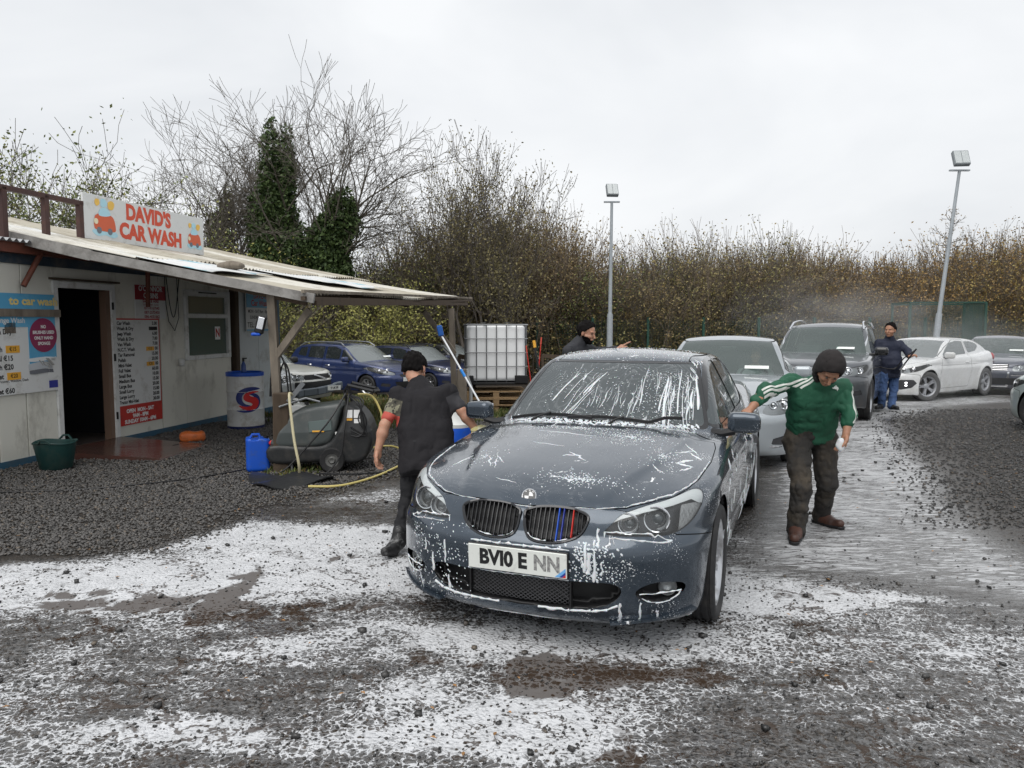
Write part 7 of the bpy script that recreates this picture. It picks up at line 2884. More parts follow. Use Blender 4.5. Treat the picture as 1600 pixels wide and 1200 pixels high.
m.lathe([(.075, 0), (.075, .014), (.055, .014), (.055, 0)], 24, M=Matrix.Translation((.02, 0, .64)) @ Vector((-1, 0, .1)).to_track_quat('Z', 'Y').to_matrix().to_4x4())
m.build('grille_badge', M_chrome, silver_car)
m = MB()
m.bar((-.0, -.06, .655), (-.0, .06, .625), .016, .016)
m.build('badge_bolt', M_chrome, silver_car)

# ------------------------------------------------------------------ people
def cone(x, y, z, a, b, ra, rb):
    ax, ay, az = a
    dx, dy, dz = b[0] - ax, b[1] - ay, b[2] - az
    L2 = dx * dx + dy * dy + dz * dz + 1e-9
    t = np.clip(((x - ax) * dx + (y - ay) * dy + (z - az) * dz) / L2, 0, 1)
    return np.sqrt((x - ax - t * dx) ** 2 + (y - ay - t * dy) ** 2 + (z - az - t * dz) ** 2) - (ra + (rb - ra) * t)


def bones_f(B, k=.03):
    def f(x, y, z):
        r = None
        for b in B:
            d = cone(x, y, z, *b)
            r = d if r is None else smin(r, d, k)
        return r
    return f


def frame(fwd, up):
    f = Vector(fwd).normalized()
    u = Vector(up)
    u = (u - f * u.dot(f)).normalized()
    return f, u, f.cross(u)      # forward, up, right


def ell(F, c, s, x, y, z):
    """ellipsoid in frame F, centre c (frame coordinates relative to origin folded in), semi-axes s = (forward, up, right)"""
    f, u, r = F
    X, Y, Z = x - c[0], y - c[1], z - c[2]
    a = (X * f[0] + Y * f[1] + Z * f[2]) / s[0]
    b = (X * u[0] + Y * u[1] + Z * u[2]) / s[1]
    d = (X * r[0] + Y * r[1] + Z * r[2]) / s[2]
    q = np.sqrt(a * a + b * b + d * d) + 1e-9
    return (q - 1) * min(s) * (.6 + .4 * np.clip(q, 0, 2))


def head_f(c, F, sc=1.0):
    f, u, r = F
    P = lambda a, b, d: tuple((Vector(c) + f * a * sc + u * b * sc + r * d * sc))

    def g(x, y, z):
        d = ell(F, P(-.012, .028, 0), (.098 * sc, .100 * sc, .078 * sc), x, y, z)
        d = smin(d, ell(F, P(.030, -.045, 0), (.062 * sc, .072 * sc, .058 * sc), x, y, z), .03)
        d = smin(d, ell(F, P(.068, -.095, 0), (.022 * sc, .018 * sc, .024 * sc), x, y, z), .02)       # chin
        d = smin(d, cone(x, y, z, P(.088, .012, 0), P(.112, -.030, 0), .008 * sc, .013 * sc), .010)   # nose
        for s in (1, -1):
            d = smin(d, cone(x, y, z, P(.082, .028, s * .012), P(.076, .030, s * .045), .009 * sc, .008 * sc), .012)   # brow
            d = smin(d, cone(x, y, z, P(.070, -.028, s * .040), P(.030, -.030, s * .064), .016 * sc, .014 * sc), .02)  # cheek
            d = smax(d, -(ell(F, P(.092, .010, s * .031), (.012, .010, .017), x, y, z)), .010)
            e = ell(F, P(-.008, -.008, s * .080), (.018 * sc, .032 * sc, .010 * sc), x, y, z)
            d = smin(d, e, .006)
        d = smin(d, cone(x, y, z, P(.090, -.058, -.018), P(.090, -.058, .018), .009 * sc, .009 * sc), .008)  # lips
        d = smax(d, -cone(x, y, z, P(.104, -.060, -.020), P(.104, -.060, .020), .002, .002), .006)
        return d
    return g


def hand_bones(w, d, palm_n, sc=1.0, curl=.5, spread=.16, thumb=1, soap=False):
    """w wrist, d direction to the fingers, palm_n the way the palm faces; returns bones"""
    w, d = Vector(w), Vector(d).normalized()
    n = Vector(palm_n)
    n = (n - d * n.dot(d)).normalized()
    s = d.cross(n) * thumb          # towards the thumb
    B = [(w, w + d * .05 * sc, .026 * sc, .030 * sc)]
    for k, (o, L) in enumerate(((.030, .072), (.010, .080), (-.010, .075), (-.029, .060))):
        a = w + d * .035 * sc + s * o * .8 * sc
        k0 = w + d * .088 * sc + s * o * sc
        B.append((a, k0, .017 * sc, .0115 * sc))
        dd = (d + s * (o * spread * 16)).normalized()
        c1 = curl * .55
        p1 = k0 + (dd * math.cos(c1) + n * math.sin(c1)) * L * .48 * sc
        c2 = curl * 1.25
        p2 = p1 + (dd * math.cos(c2) + n * math.sin(c2)) * L * .32 * sc
        c3 = curl * 1.9
        p3 = p2 + (dd * math.cos(c3) + n * math.sin(c3)) * L * .22 * sc
        B += [(k0, p1, .0105 * sc, .0092 * sc), (p1, p2, .0092 * sc, .0083 * sc), (p2, p3, .0083 * sc, .007 * sc)]
    t0 = w + d * .022 * sc + s * .022 * sc
    t1 = t0 + (d * .55 + s * .75 + n * .25).normalized() * .042 * sc
    t2 = t1 + (d * .85 + s * .35 + n * .35).normalized() * .034 * sc
    t3 = t2 + (d * .95 + s * .05 + n * .45).normalized() * .024 * sc
    B += [(t0, t1, .016 * sc, .012 * sc), (t1, t2, .012 * sc, .0105 * sc), (t2, t3, .0105 * sc, .008 * sc)]
    return [tuple((tuple(a), tuple(b), c, e)) for a, b, c, e in B]


def bbox(pts, pad):
    A = np.array([tuple(p) for p in pts])
    return A.min(0) - pad, A.max(0) + pad


def cloth_noise(f, amp, sc, seed, stretch=(1, 1, 1)):
    def g(x, y, z):
        d = f(x, y, z)
        n = vnoise(x * sc * stretch[0], y * sc * stretch[1], z * sc * stretch[2], seed) + .5 * vnoise(x * sc * 2.3, y * sc * 2.3, z * sc * 1.9, seed + 3)
        return d + amp * (1 - np.abs(n) * 1.6) + amp * .5 * (1 - np.abs(vnoise(x * sc * 3.1, y * sc * 3.1, z * sc * 2.2, seed + 9)) * 2)
    return g


M_skin = mat('skin', (.42, .22, .145), .5, var=.10, vscale=18, bump=.0008, bscale=160, sss=.12)
M_skin2 = mat('skin_tan', (.36, .185, .115), .5, var=.10, vscale=18, bump=.0008, bscale=160, sss=.12)
M_hair = mat('black_hair', (.006, .005, .005), .85, spec=.15, bump=.004, bscale=90, vstretch=(1, 1, .3))
M_shoe = mat('black_shoe', (.016, .016, .017), .45, dirt=(.3, .3, .3), dscale=14, damt=.25)


def person(label, J, o):
    """J: joints in world space. o: options"""
    V3 = Vector
    base = V3((J['pelvis'][0], J['pelvis'][1], 0))
    root = empty('person', base, 0, label, 'person')
    L = {k: tuple(V3(v) - base) for k, v in J.items() if not isinstance(v, (float, int))}
    F = frame(o['look'], o.get('headup', (0, 0, 1)))
    hc = V3(L['head'])
    bulk = o.get('bulk', 1.0)
    skin = o.get('skin', M_skin)
    B = []
    nk = V3(L['neck'])
    pel, che = V3(L['pelvis']), V3(L['chest'])
    B.append((L['neck'], tuple(hc - F[1] * .07 - F[0] * .02), .058, .052))
    B += [(tuple(che), tuple(nk), .07, .05), (tuple(pel), tuple(che), .07, .075)]
    for s in 'LR':
        B += [(tuple(che.lerp(V3(L['sh' + s]), .2)), L['sh' + s], .06, .05), (L['sh' + s], L['el' + s], .040, .036), (L['el' + s], tuple(V3(L['el' + s]).lerp(V3(L['wr' + s]), .35)), .036, .039), (tuple(V3(L['el' + s]).lerp(V3(L['wr' + s]), .35)), L['wr' + s], .039, .026),
              (L['hip' + s], L['kn' + s], .070, .048), (L['kn' + s], L['an' + s], .048, .032), (L['an' + s], tuple(V3(L['an' + s]).lerp(V3(L['toe' + s]), .4) - V3((0, 0, .03))), .026, .018), (tuple(pel), L['hip' + s], .07, .07)]
    H = []
    for s in 'LR':
        d, n, curl, th = o['hand' + s]
        H += hand_bones(L['wr' + s], d, n, 1.0, curl, thumb=th)
    bf, hf_, hd = bones_f(B, .025), bones_f(H, .006), head_f(hc, F, o.get('hs', 1.05))

    def body(x, y, z):
        d = smin(bf(x, y, z), hd(x, y, z), .02)
        return smin(d, hf_(x, y, z), .008)
    lo, hi = bbox(list(L.values()) + [b_[1] for b_ in H], .16)
    S = surf(body, lo, hi, o.get('res', .009), margin=1.5, newton=2)
    smesh('body', S, skin, root)
    # hair
    if o.get('hair', True):
        def hair(x, y, z):
            d = hd(x, y, z) - .014 - .010 * vnoise(x * 55, y * 55, z * 30, 3) - .006 * vnoise(x * 22, y * 22, z * 22, 6)
            f, u, r = F
            X, Y, Z = x - hc.x, y - hc.y, z - hc.z
            a, b, c = X * f[0] + Y * f[1] + Z * f[2], X * u[0] + Y * u[1] + Z * u[2], X * r[0] + Y * r[1] + Z * r[2]
            face = (a * .95 - b * .75 + .004)                 # keeps the face clear
            low = -b - .035 + np.clip(a + .02, 0, .1) * .9 - (a < -.04) * .025
            ear = .028 - np.hypot(a + .008, b + .008)
            return smax(smax(smax(d, face, .012), low, .012), np.where(np.abs(c) > .06, ear, -1), .006)
        smesh('hair', surf(hair, np.array(hc) - .17, np.array(hc) + .17, .0075, margin=2), M_hair, root)
        if o.get('beard'):
            def beard(x, y, z):
                d = hd(x, y, z) - .005 - .002 * vnoise(x * 90, y * 90, z * 60, 4)
                f, u, r = F
                X, Y, Z = x - hc.x, y - hc.y, z - hc.z
                a, b = X * f[0] + Y * f[1] + Z * f[2], X * u[0] + Y * u[1] + Z * u[2]
                return np.maximum(np.maximum(d, b + .035 + np.clip(a - .06, 0, .1) * .6), np.maximum(-a - .01, .014 - np.hypot(a - .10, b + .058) - 1 * (a < .07)))
            smesh('beard', surf(beard, np.array(hc) - .15, np.array(hc) + .15, .0065, margin=2), M_hair, root)
    for s in (1, -1):
        m = MB()
        c = hc + F[0] * .083 * 1.05 + F[1] * .010 + F[2] * .031 * s
        m.sphere(tuple(c), .0085, 8, 6)
        m.build('eye', mat('eye', (.05, .04, .035), .15, coat=.5), root)
    # upper garment
    sl = o['sleeve']           # fraction of the arm covered, 0..2
    T = []
    sw = o.get('chestr', .135) * bulk
    mid = pel.lerp(che, .45)
    hem = pel.lerp(che, o.get('hem', -.18))
    side = (V3(L['shL']) - V3(L['shR'])).normalized()
    wd = o.get('width', .075) * bulk
    for q in (-1, 1):
        T += [(tuple(che + side * wd * 1.15 * q), tuple(mid + side * wd * q), sw, sw * .98), (tuple(mid + side * wd * q), tuple(hem + side * wd * 1.05 * q), sw * .98, sw * o.get('hemr', 1.0))]
        T.append((tuple(che + side * wd * .8 * q), tuple(nk + side * .035 * q - V3((0, 0, .02))), sw * .80, .075))
    T += [(tuple(che), tuple(hem), sw * .96, sw * .98), (tuple(che), tuple(nk - V3((0, 0, .03))), sw * .9, .08)]
    if o.get('belly'):
        bc = V3(L['pelvis']).lerp(che, .32) + V3(o['belly'])
        T.append((tuple(bc), tuple(bc + V3((0, 0, .08))), .19, .17))
    T.append((tuple(nk - F[1] * .03), tuple(nk + (hc - nk) * .25), .078, o.get('collar', .072)))
    for s in 'LR':
        sh, el, wr = V3(L['sh' + s]), V3(L['el' + s]), V3(L['wr' + s])
        T.append((tuple(che.lerp(sh, .5)), tuple(sh), .088 * bulk, .070 * bulk))
        ar = o.get('armr', .070) * bulk
        if sl > 0:
            e = sh.lerp(el, min(1, sl))
            T.append((tuple(sh), tuple(e), ar, ar * .88))
        if sl > 1:
            e2 = el.lerp(wr, sl - 1)
            T.append((tuple(el), tuple(e2), ar * .90, ar * .84))
    tf = bones_f(T, .045)
    hb = tuple(hem - (che - pel).normalized() * sw * .55)
    ax = (che - pel).normalized()

    def top(x, y, z):
        d = tf(x, y, z)
        cut = -((x - hb[0]) * ax.x + (y - hb[1]) * ax.y + (z - hb[2]) * ax.z)     # flat hem
        near = cone(x, y, z, tuple(pel - ax * .3), tuple(che), .36, .36)
        d = smax(d, np.where(near < 0, cut, cut * 0 - 1), .012)
        return d
    topn = cloth_noise(top, o.get('wrink', .008), o.get('wsc', 7), 5, (1, 1, 1.6))
    lo2, hi2 = bbox([L[k] for k in ('pelvis', 'chest', 'neck', 'shL', 'shR', 'elL', 'elR', 'wrL', 'wrR')], .30)
    TS = surf(topn, lo2, hi2, o.get('cres', .011), margin=2)
    for (nm, fld, m_) in o.get('cuts', lambda L_, b_: [])(L, base):
        if isinstance(fld, tuple):                       # a narrow band: two cuts
            a_, TS = split(TS, fld[0])
            part_, rest_ = split(a_, fld[1])
            smesh('sleeve_panel', rest_, o['topmat'], root)
        else:
            part_, TS = split(TS, fld)
        smesh(nm, part_, m_, root)
    smesh(o.get('topname', 'jacket'), TS, o['topmat'], root)
    # trousers
    P = []
    lr = o.get('legr', .088)
    for s in 'LR':
        hp, kn, an = V3(L['hip' + s]), V3(L['kn' + s]), V3(L['an' + s])
        P += [(tuple(pel.lerp(hp, .6) + V3((0, 0, .06))), tuple(hp), .125 * bulk, lr * 1.18), (tuple(hp), tuple(kn), lr * 1.15, lr * .82), (tuple(kn), tuple(kn.lerp(an, .5)), lr * .80, lr * .74), (tuple(kn.lerp(an, .5)), tuple(an - (kn - an).normalized() * .035), lr * .74, lr * o.get('cuff', .74))]
    tr = cloth_noise(bones_f(P, .03), .010, 10, 11, (1, 1, 1.7))
    lo3, hi3 = bbox([L[k] for k in ('pelvis', 'hipL', 'hipR', 'knL', 'knR', 'anL', 'anR')], .2)
    smesh('trousers', surf(tr, lo3, hi3, .012, margin=2), o['legmat'], root)
    # shoes
    for s in 'LR':
        an, toe = V3(L['an' + s]), V3(L['toe' + s])
        d = (toe - an)
        fl = V3((d.x, d.y, d.z)).normalized()
        heel = an - fl * .05 - V3((0, 0, .035))
        ball = an + fl * .10 + V3((0, 0, -.045))
        Bs = [(tuple(heel), tuple(ball), .042, .044), (tuple(ball), tuple(toe), .044, .034), (tuple(an + V3((0, 0, .03))), tuple(heel.lerp(ball, .4)), .050, .054), (tuple(heel.lerp(ball, .3) + V3((0, 0, .02))), tuple(ball + V3((0, 0, .012))), .050, .045)]
        bsf = bones_f(Bs, .02)
        if o.get('flat', {}).get(s, True):
            shf = lambda x, y, z: smax(bsf(x, y, z), .012 - z, .008)
            slf = lambda x, y, z: np.maximum(smin(cone(x, y, z, (heel.x, heel.y, .02), (ball.x, ball.y, .02), .045, .050), cone(x, y, z, (ball.x, ball.y, .02), (toe.x, toe.y, .02), .050, .040), .02), np.maximum(z - .026, .002 - z))
        else:
            shf, slf = bsf, None
        lo4, hi4 = bbox([heel, ball, toe, an], .08)
        sh_o = smesh('shoe', surf(shf, lo4, hi4, .008, margin=2), o.get('shoemat', M_shoe), root)
        if slf:
            smesh('sole', surf(slf, lo4, hi4, .007, margin=2), o.get('solemat', M_black), sh_o)
    return root, L, base, F, hc, TS


# the man in the black waistcoat washing the far side of the bonnet, seen from behind
def A_(px, py, Y):
    return at(px, py, Y)


J1 = dict(head=A_(648, 578, 5.98), neck=A_(656, 603, 5.86), chest=A_(662, 635, 5.74), pelvis=A_(667, 712, 5.55),
          shL=A_(622, 618, 5.72), shR=A_(702, 612, 5.80), elL=A_(601, 664, 5.60), wrL=A_(591, 702, 5.55), elR=A_(721, 642, 5.75), wrR=A_(744, 672, 5.72),
          hipL=A_(643, 722, 5.55), hipR=A_(687, 722, 5.60), knL=A_(637, 785, 5.52), knR=A_(692, 790, 5.75), anL=A_(624, 838, 5.38), anR=Vector((-.50, 5.85, .09)), toeL=A_(602, 862, 5.22), toeR=Vector((-.50, 6.02, .04)))
M_vest = mat('black_waistcoat', (.015, .014, .016), .8, spec=.25, bump=.003, bscale=22)
M_tee = mat('grey_sleeve', (.035, .034, .038), .8)
M_camo = NT('camo_sleeve')
_o = M_camo.tc.outputs['Object']
_c = M_camo.mix(M_camo.rng(M_camo.noise(_o, 16, 2), .5, .53, 0, 1), (.06, .055, .04), (.20, .19, .13))
_c = M_camo.mix(M_camo.rng(M_camo.noise(_o, 22, 2), .58, .6, 0, 1), _c, (.015, .015, .014))
M_camo.ins(Base_Color=_c, Roughness=.8)


def cuts1(L, b):
    shL, elL, shR, elR = (Vector(L[k]) for k in ('shL', 'elL', 'shR', 'elR'))

    def along(p, q, t):
        d = (q - p).normalized()
        c = p + d * t
        return lambda V: np.maximum(-((V - np.array(c)) @ np.array(d)), cone(V[:, 0], V[:, 1], V[:, 2], tuple(p), tuple(q), .10, .09))
    return [('cuff', along(shL, elL, .165), mat('red_band', (.42, .07, .05), .7)), ('sleeve', along(shL, elL, .055), M_camo.m), ('sleeve', along(shR, elR, .045), M_tee)]


person('man seen from behind in a black waistcoat, washing the grey saloon by its left wing', J1,
       dict(look=(.30, .75, -.62), headup=(.05, .55, .8), handL=((-.12, .05, -1), (1, -.2, 0), .75, 1), handR=((.75, .1, -.5), (.2, -.3, -1), .35, -1), sleeve=.78, chestr=.125, width=.085, hem=-.22, hemr=1.05, armr=.062,
            topmat=M_vest, topname='waistcoat', legmat=mat('black_trousers', (.010, .010, .012), .8, bump=.002, bscale=30), legr=.080, cuff=.62, cuts=cuts1, flat={'L': False, 'R': True}, skin=M_skin, collar=.066, wrink=.009))

# the man in the green track top leaning to the mirror
J2 = dict(head=A_(1296, 577, 5.62), neck=A_(1284, 598, 5.80), chest=A_(1272, 622, 5.86), pelvis=A_(1266, 676, 6.02),
          shR=A_(1236, 598, 5.84), shL=A_(1318, 606, 5.82), elR=A_(1196, 612, 5.66), wrR=A_(1172, 640, 5.60), elL=A_(1327, 645, 5.76), wrL=A_(1322, 678, 5.70),
          hipR=A_(1246, 690, 6.00), hipL=A_(1288, 690, 6.05), knR=A_(1252, 762, 5.78), knL=A_(1292, 755, 6.00), anR=A_(1244, 828, 5.80), anL=A_(1284, 808, 6.18), toeR=A_(1241, 846, 5.60), toeL=A_(1312, 828, 6.02))
for k_ in ('anR', 'anL'):
    J2[k_].z = .095
for k_ in ('toeR', 'toeL'):
    J2[k_].z = .045
M_green = mat('green_jersey', (.012, .085, .045), .7, var=.2, vscale=5, bump=.002, bscale=60)
M_stripe = mat('white_stripe', (.62, .64, .60), .7)


def cuts2(L, b):
    out = []
    for s in 'RL':
        sh, el, wr, nk = (Vector(L[k]) for k in ('sh' + s, 'el' + s, 'wr' + s, 'neck'))
        if s == 'R':
            n = ((el - sh).cross(Vector((0, 0, 1)))).normalized()
        else:
            n = Vector((0, -1, 0))
        nn = np.array(n)
        if s == 'R':        # three stripes along the top of the stretched arm, from the collar to the cuff
            P, Q = np.array(nk.lerp(sh, .45)), np.array(el.lerp(wr, .35))
            ax = (Q - P) / np.linalg.norm(Q - P)
            up = np.array((0, -.80, .60))
            up = up - ax * (up @ ax)
            up /= np.linalg.norm(up)
            w = np.cross(ax, up)
            f = lambda V, P=P, w=w: (V - P) @ w
            lim = lambda V, P=P, Q=Q, ax=ax, up=up: np.maximum(np.maximum(-((V - P) @ ax), (V - Q) @ ax), np.maximum(-((V - P) @ up), cone(V[:, 0], V[:, 1], V[:, 2], tuple(P), tuple(Q), .16, .12)))
        else:
            P, Q = np.array(sh), np.array(el.lerp(wr, .55))
            ax = (Q - P) / np.linalg.norm(Q - P)
            w = np.cross(ax, np.array((.9, -.4, 0)))
            w /= np.linalg.norm(w)
            f = lambda V, P=P, w=w: (V - P) @ w
            lim = lambda V, P=P, Q=Q, ax=ax: np.maximum(np.maximum(-((V - P) @ ax), (V - Q) @ ax), np.maximum(-((V - P) @ np.array((.9, -.4, 0))) + .02, cone(V[:, 0], V[:, 1], V[:, 2], tuple(P), tuple(Q), .12, .10)))
        for k in (-1, 0, 1):
            out.append(('sleeve_stripe', (lambda V, k=k, f=f, lim=lim: np.maximum(f(V) - k * .026 - .0075, lim(V)), lambda V, k=k, f=f: k * .026 - .0075 - f(V)), M_stripe))
    return out


r2, L2, b2, F2, hc2, TS2 = person('man in a striped green track top and black hood bending over the car mirror', J2,
       dict(look=(-.15, -.62, -.85), headup=(.05, -.80, .55), handL=((-.25, -.05, -1), (-.9, 0, .2), .8, -1), handR=((-.8, -.2, -.5), (.3, .2, -1), .4, 1), sleeve=1.5, chestr=.116, width=.082, hem=.02, hs=1.0, hemr=.98, armr=.066, hair=False,
            topmat=M_green, legmat=mat('dirty_trousers', (.026, .024, .022), .85, dirt=(.075, .058, .038), dscale=4, damt=.5, bump=.003, bscale=30), legr=.098, cuff=.82, cuts=cuts2, skin=M_skin2, shoemat=mat('brown_shoe', (.07, .03, .02), .5, dirt=(.03, .02, .018), dscale=9, damt=.6), wrink=.010, wsc=8))
# hood
hf2 = head_f(hc2, F2, 1.0)


def hood(x, y, z):
    d = hf2(x, y, z) - .027
    d = smin(d, cone(x, y, z, tuple(hc2 - F2[0] * .06 + F2[1] * .0), L2['neck'], .085, .085), .04)
    f, u, r = F2
    X, Y, Z = x - hc2.x, y - hc2.y, z - hc2.z
    a, b = X * f[0] + Y * f[1] + Z * f[2], X * u[0] + Y * u[1] + Z * u[2]
    d = smax(d, a - .045 - np.clip(b, -.02, .12) * .55, .012)
    inner_ = hf2(x, y, z) - .004
    return smax(d, -inner_, .006)


smesh('hood', surf(cloth_noise(hood, .004, 11, 8), np.array(hc2) - .26, np.array(hc2) + .26, .009, margin=2), mat('black_hood', (.016, .013, .013), .85), r2)
# lettering and badge on the chest follow the front of the top
_V, _T, _N = TS2
_bvh = BVHTree.FromPolygons([tuple(v) for v in _V], [tuple(q) for q in _T])


def chest_mark(px, py, make):
    d = Vector(ray(px, py)).normalized()
    h = _bvh.ray_cast(Vector((0, 0, CAMH)) - b2, d)
    if h[0]:
        n = h[1].normalized()
        if n.dot(d) > 0:
            n = -n
        x = Vector((1, 0, .0)) - n * n.x
        x.normalize()
        y = n.cross(x)
        p = h[0] + n * .006
        make(Matrix(((x.x, y.x, n.x, p.x), (x.y, y.y, n.y, p.y), (x.z, y.z, n.z, p.z), (0, 0, 0, 1))))


chest_mark(1306, 606, lambda M_: text('delphi', M_stripe, r2, None, None, .040, 'CENTER', 1.05, .002, M=M_, name='chest_lettering', depth=.002))
chest_mark(1269, 602, lambda M_: text('Y', M_stripe, r2, None, None, .032, 'CENTER', 1.0, .001, M=M_, name='chest_badge', depth=.002))

# the stout man in navy with the lance
J3 = dict(head=A_(1391, 516, 14.65), neck=A_(1390, 529, 14.72), chest=A_(1388, 543, 14.75), pelvis=A_(1388, 580, 14.75),
          shR=A_(1373, 536, 14.72), shL=A_(1406, 538, 14.80), elR=A_(1366, 556, 14.66), wrR=A_(1364, 568, 14.50), elL=A_(1418, 549, 14.65), wrL=A_(1421, 557, 14.45),
          hipR=A_(1380, 586, 14.7), hipL=A_(1396, 586, 14.8), knR=A_(1379, 609, 14.66), knL=A_(1396, 610, 14.75), anR=A_(1377, 633, 14.72), anL=A_(1393, 634, 14.62), toeR=A_(1370, 638, 14.5), toeL=A_(1402, 640, 14.4))
for k_ in ('anR', 'anL'):
    J3[k_].z = .09
for k_ in ('toeR', 'toeL'):
    J3[k_].z = .045
person('stout man in a navy top and blue jeans holding the spray lance', J3,
       dict(look=(-.75, -.65, -.05), handR=((.5, -.6, -.6), (.6, .5, 0), 1.1, -1), handL=((.6, -.5, .3), (0, .3, -1), 1.2, 1), sleeve=1.75, chestr=.145, width=.075, bulk=1.08, belly=(.04, -.08, .0), hem=-.10,
            topmat=mat('navy_top', (.012, .016, .035), .75), legmat=mat('blue_jeans', (.045, .085, .19), .85, var=.35, vscale=6), legr=.098, cuff=.85, res=.011, cres=.016, wrink=.006, skin=M_skin2, hs=1.12))
# the young man behind the roof
J4 = dict(head=A_(917, 520, 9.1), neck=A_(905, 535, 9.14), chest=A_(902, 552, 9.15), pelvis=A_(900, 615, 9.25),
          shR=A_(888, 550, 8.98), shL=A_(922, 548, 9.25), elR=A_(886, 585, 8.9), wrR=A_(905, 606, 8.85), elL=A_(946, 549, 9.05), wrL=A_(966, 546, 8.9),
          hipR=A_(890, 622, 9.2), hipL=A_(912, 622, 9.3), knR=A_(890, 665, 9.15), knL=A_(912, 665, 9.25), anR=Vector((.66, 9.2, .09)), anL=Vector((.84, 9.3, .09)), toeR=Vector((.72, 9.05, .045)), toeL=Vector((.92, 9.15, .045)))
person('young man with a short beard in a dark jacket, reaching over the grey saloon roof', J4,
       dict(look=(.78, -.50, -.28), headup=(0, 0, 1), handL=((.75, .0, .55), (.2, -.1, -1), .15, -1), handR=((.6, 0, -.6), (0, .3, -1), .3, 1), sleeve=1.8, chestr=.125, width=.08, hem=-.1, armr=.062, beard=True,
            topmat=mat('charcoal_jacket', (.022, .023, .028), .75), legmat=MATS['black_trousers'], skin=M_skin, wrink=.008))
# driver behind the screen of the silver blue saloon
drv = empty('person', (0, 0, 0), 0, 'driver with long hair seated behind the windscreen of the silver blue saloon', 'person')
c_, s_ = math.cos(R(19)), math.sin(R(19))
dc = Vector((2.30, 8.45, 0)) + Vector((s_, c_, 0)) * 2.52 + Vector((c_, -s_, 0)) * .36
drv.location = (dc.x, dc.y, 0)
Fd = frame((-.28, -.95, 0), (0, 0, 1))
hd_ = head_f((0, 0, 1.22), Fd, 1.0)
fb = bones_f([((0, 0, 1.12), (0, .02, 1.02), .05, .06), ((-.16, 0, .95), (.16, 0, .95), .08, .08), ((0, 0, .95), (0, .06, .55), .15, .16), ((-.2, -.02, .94), (-.2, -.28, .80), .05, .04), ((.2, -.02, .94), (.2, -.28, .80), .05, .04), ((-.2, -.28, .8), (-.14, -.48, .90), .04, .03), ((.2, -.28, .8), (.14, -.48, .90), .04, .03)]
             + hand_bones((-.14, -.48, .90), (.1, -.9, .4), (0, 0, -1), 1, 1.0, thumb=1) + hand_bones((.14, -.48, .90), (-.1, -.9, .4), (0, 0, -1), 1, 1.0, thumb=-1), .02)
smesh('body', surf(lambda x, y, z: smin(hd_(x, y, z), fb(x, y, z), .02), (-.35, -.75, .35), (.35, .3, 1.42), .013, margin=1.6), M_skin, drv)
smesh('top', surf(lambda x, y, z: np.maximum(fb(x, y, z) - .015, np.maximum(z - 1.03, -.40 - y)), (-.35, -.75, .35), (.35, .3, 1.2), .016, margin=1.8), mat('grey_top', (.22, .23, .24), .8), drv)
smesh('hair', surf(lambda x, y, z: smax(smin(hd_(x, y, z) - .02, cone(x, y, z, (0, .05, 1.2), (0, .06, 1.02), .08, .09), .03), -(y + .035) + 0 * x, .02), (-.2, -.2, .9), (.2, .25, 1.42), .013, margin=2), mat('brown_hair', (.05, .03, .02), .6), drv)

# ------------------------------------------------------------------ things standing about
M_blueplas = mat('blue_plastic', (.010, .085, .50), .38, dirt=(.05, .09, .25), dscale=9, damt=.3)


def grounded(px, py, z=0.0):
    p = G(px, py)
    return Vector((p.x, p.y, float(ground_z(p.x, p.y))))


# oil drum with the red and blue swirl
p = grounded(385, 668)
dr = empty('oil_drum', p, 0, 'white drum with a red and blue swirl and blue lid against the cabins', 'drum')
m = MB()
m.lathe([(.001, .0), (.27, .0), (.285, .01), (.285, .05)], 36)
m.build('bottom_rim', mat('navy_rim', (.012, .02, .09), .4), dr)
m = MB()
m.lathe([(.280, .04), (.283, .30), (.289, .31), (.283, .325), (.283, .58), (.289, .59), (.283, .60), (.282, .84)], 40)
m.build('barrel_wall', mat('drum_white', (.60, .61, .60), .35, dirt=(.30, .26, .20), dscale=5, damt=.4), dr)
m = MB()
m.lathe([(.29, .835), (.292, .89), (.28, .90), (.262, .895), (.255, .875), (.001, .875)], 36)
m.build('lid', M_blueplas, dr)


def wrap(P, m_, nm, r_, z0, a0, parent):
    """flat shape wrapped round the drum"""
    P = np.array(P)
    xs, ys = P[:, 0], P[:, 1]
    n = 26
    gx = np.linspace(xs.min() - .01, xs.max() + .01, n * 2)
    gy = np.linspace(ys.min() - .01, ys.max() + .01, n * 2)
    X, Y = np.meshgrid(gx, gy, indexing='ij')
    i = np.arange(X.size).reshape(X.shape)
    Q = np.stack([i[:-1, :-1], i[1:, :-1], i[1:, 1:], i[:-1, 1:]], -1).reshape(-1, 4)
    T = np.concatenate([Q[:, :3], Q[:, [0, 2, 3]]])
    V = np.stack([X.ravel(), Y.ravel(), 0 * X.ravel()], -1)
    S_, _ = split((V, T, np.tile([0, 0, 1.], (len(V), 1))), lambda V: sdpoly(V[:, 0], V[:, 1], P))
    V, T, N = S_
    a = a0 + V[:, 0] / r_
    W = np.stack([r_ * np.cos(a), r_ * np.sin(a), z0 + V[:, 1]], -1)
    NN = np.stack([np.cos(a), np.sin(a), 0 * a], -1)
    smesh(nm, (W, T, NN), m_, parent)


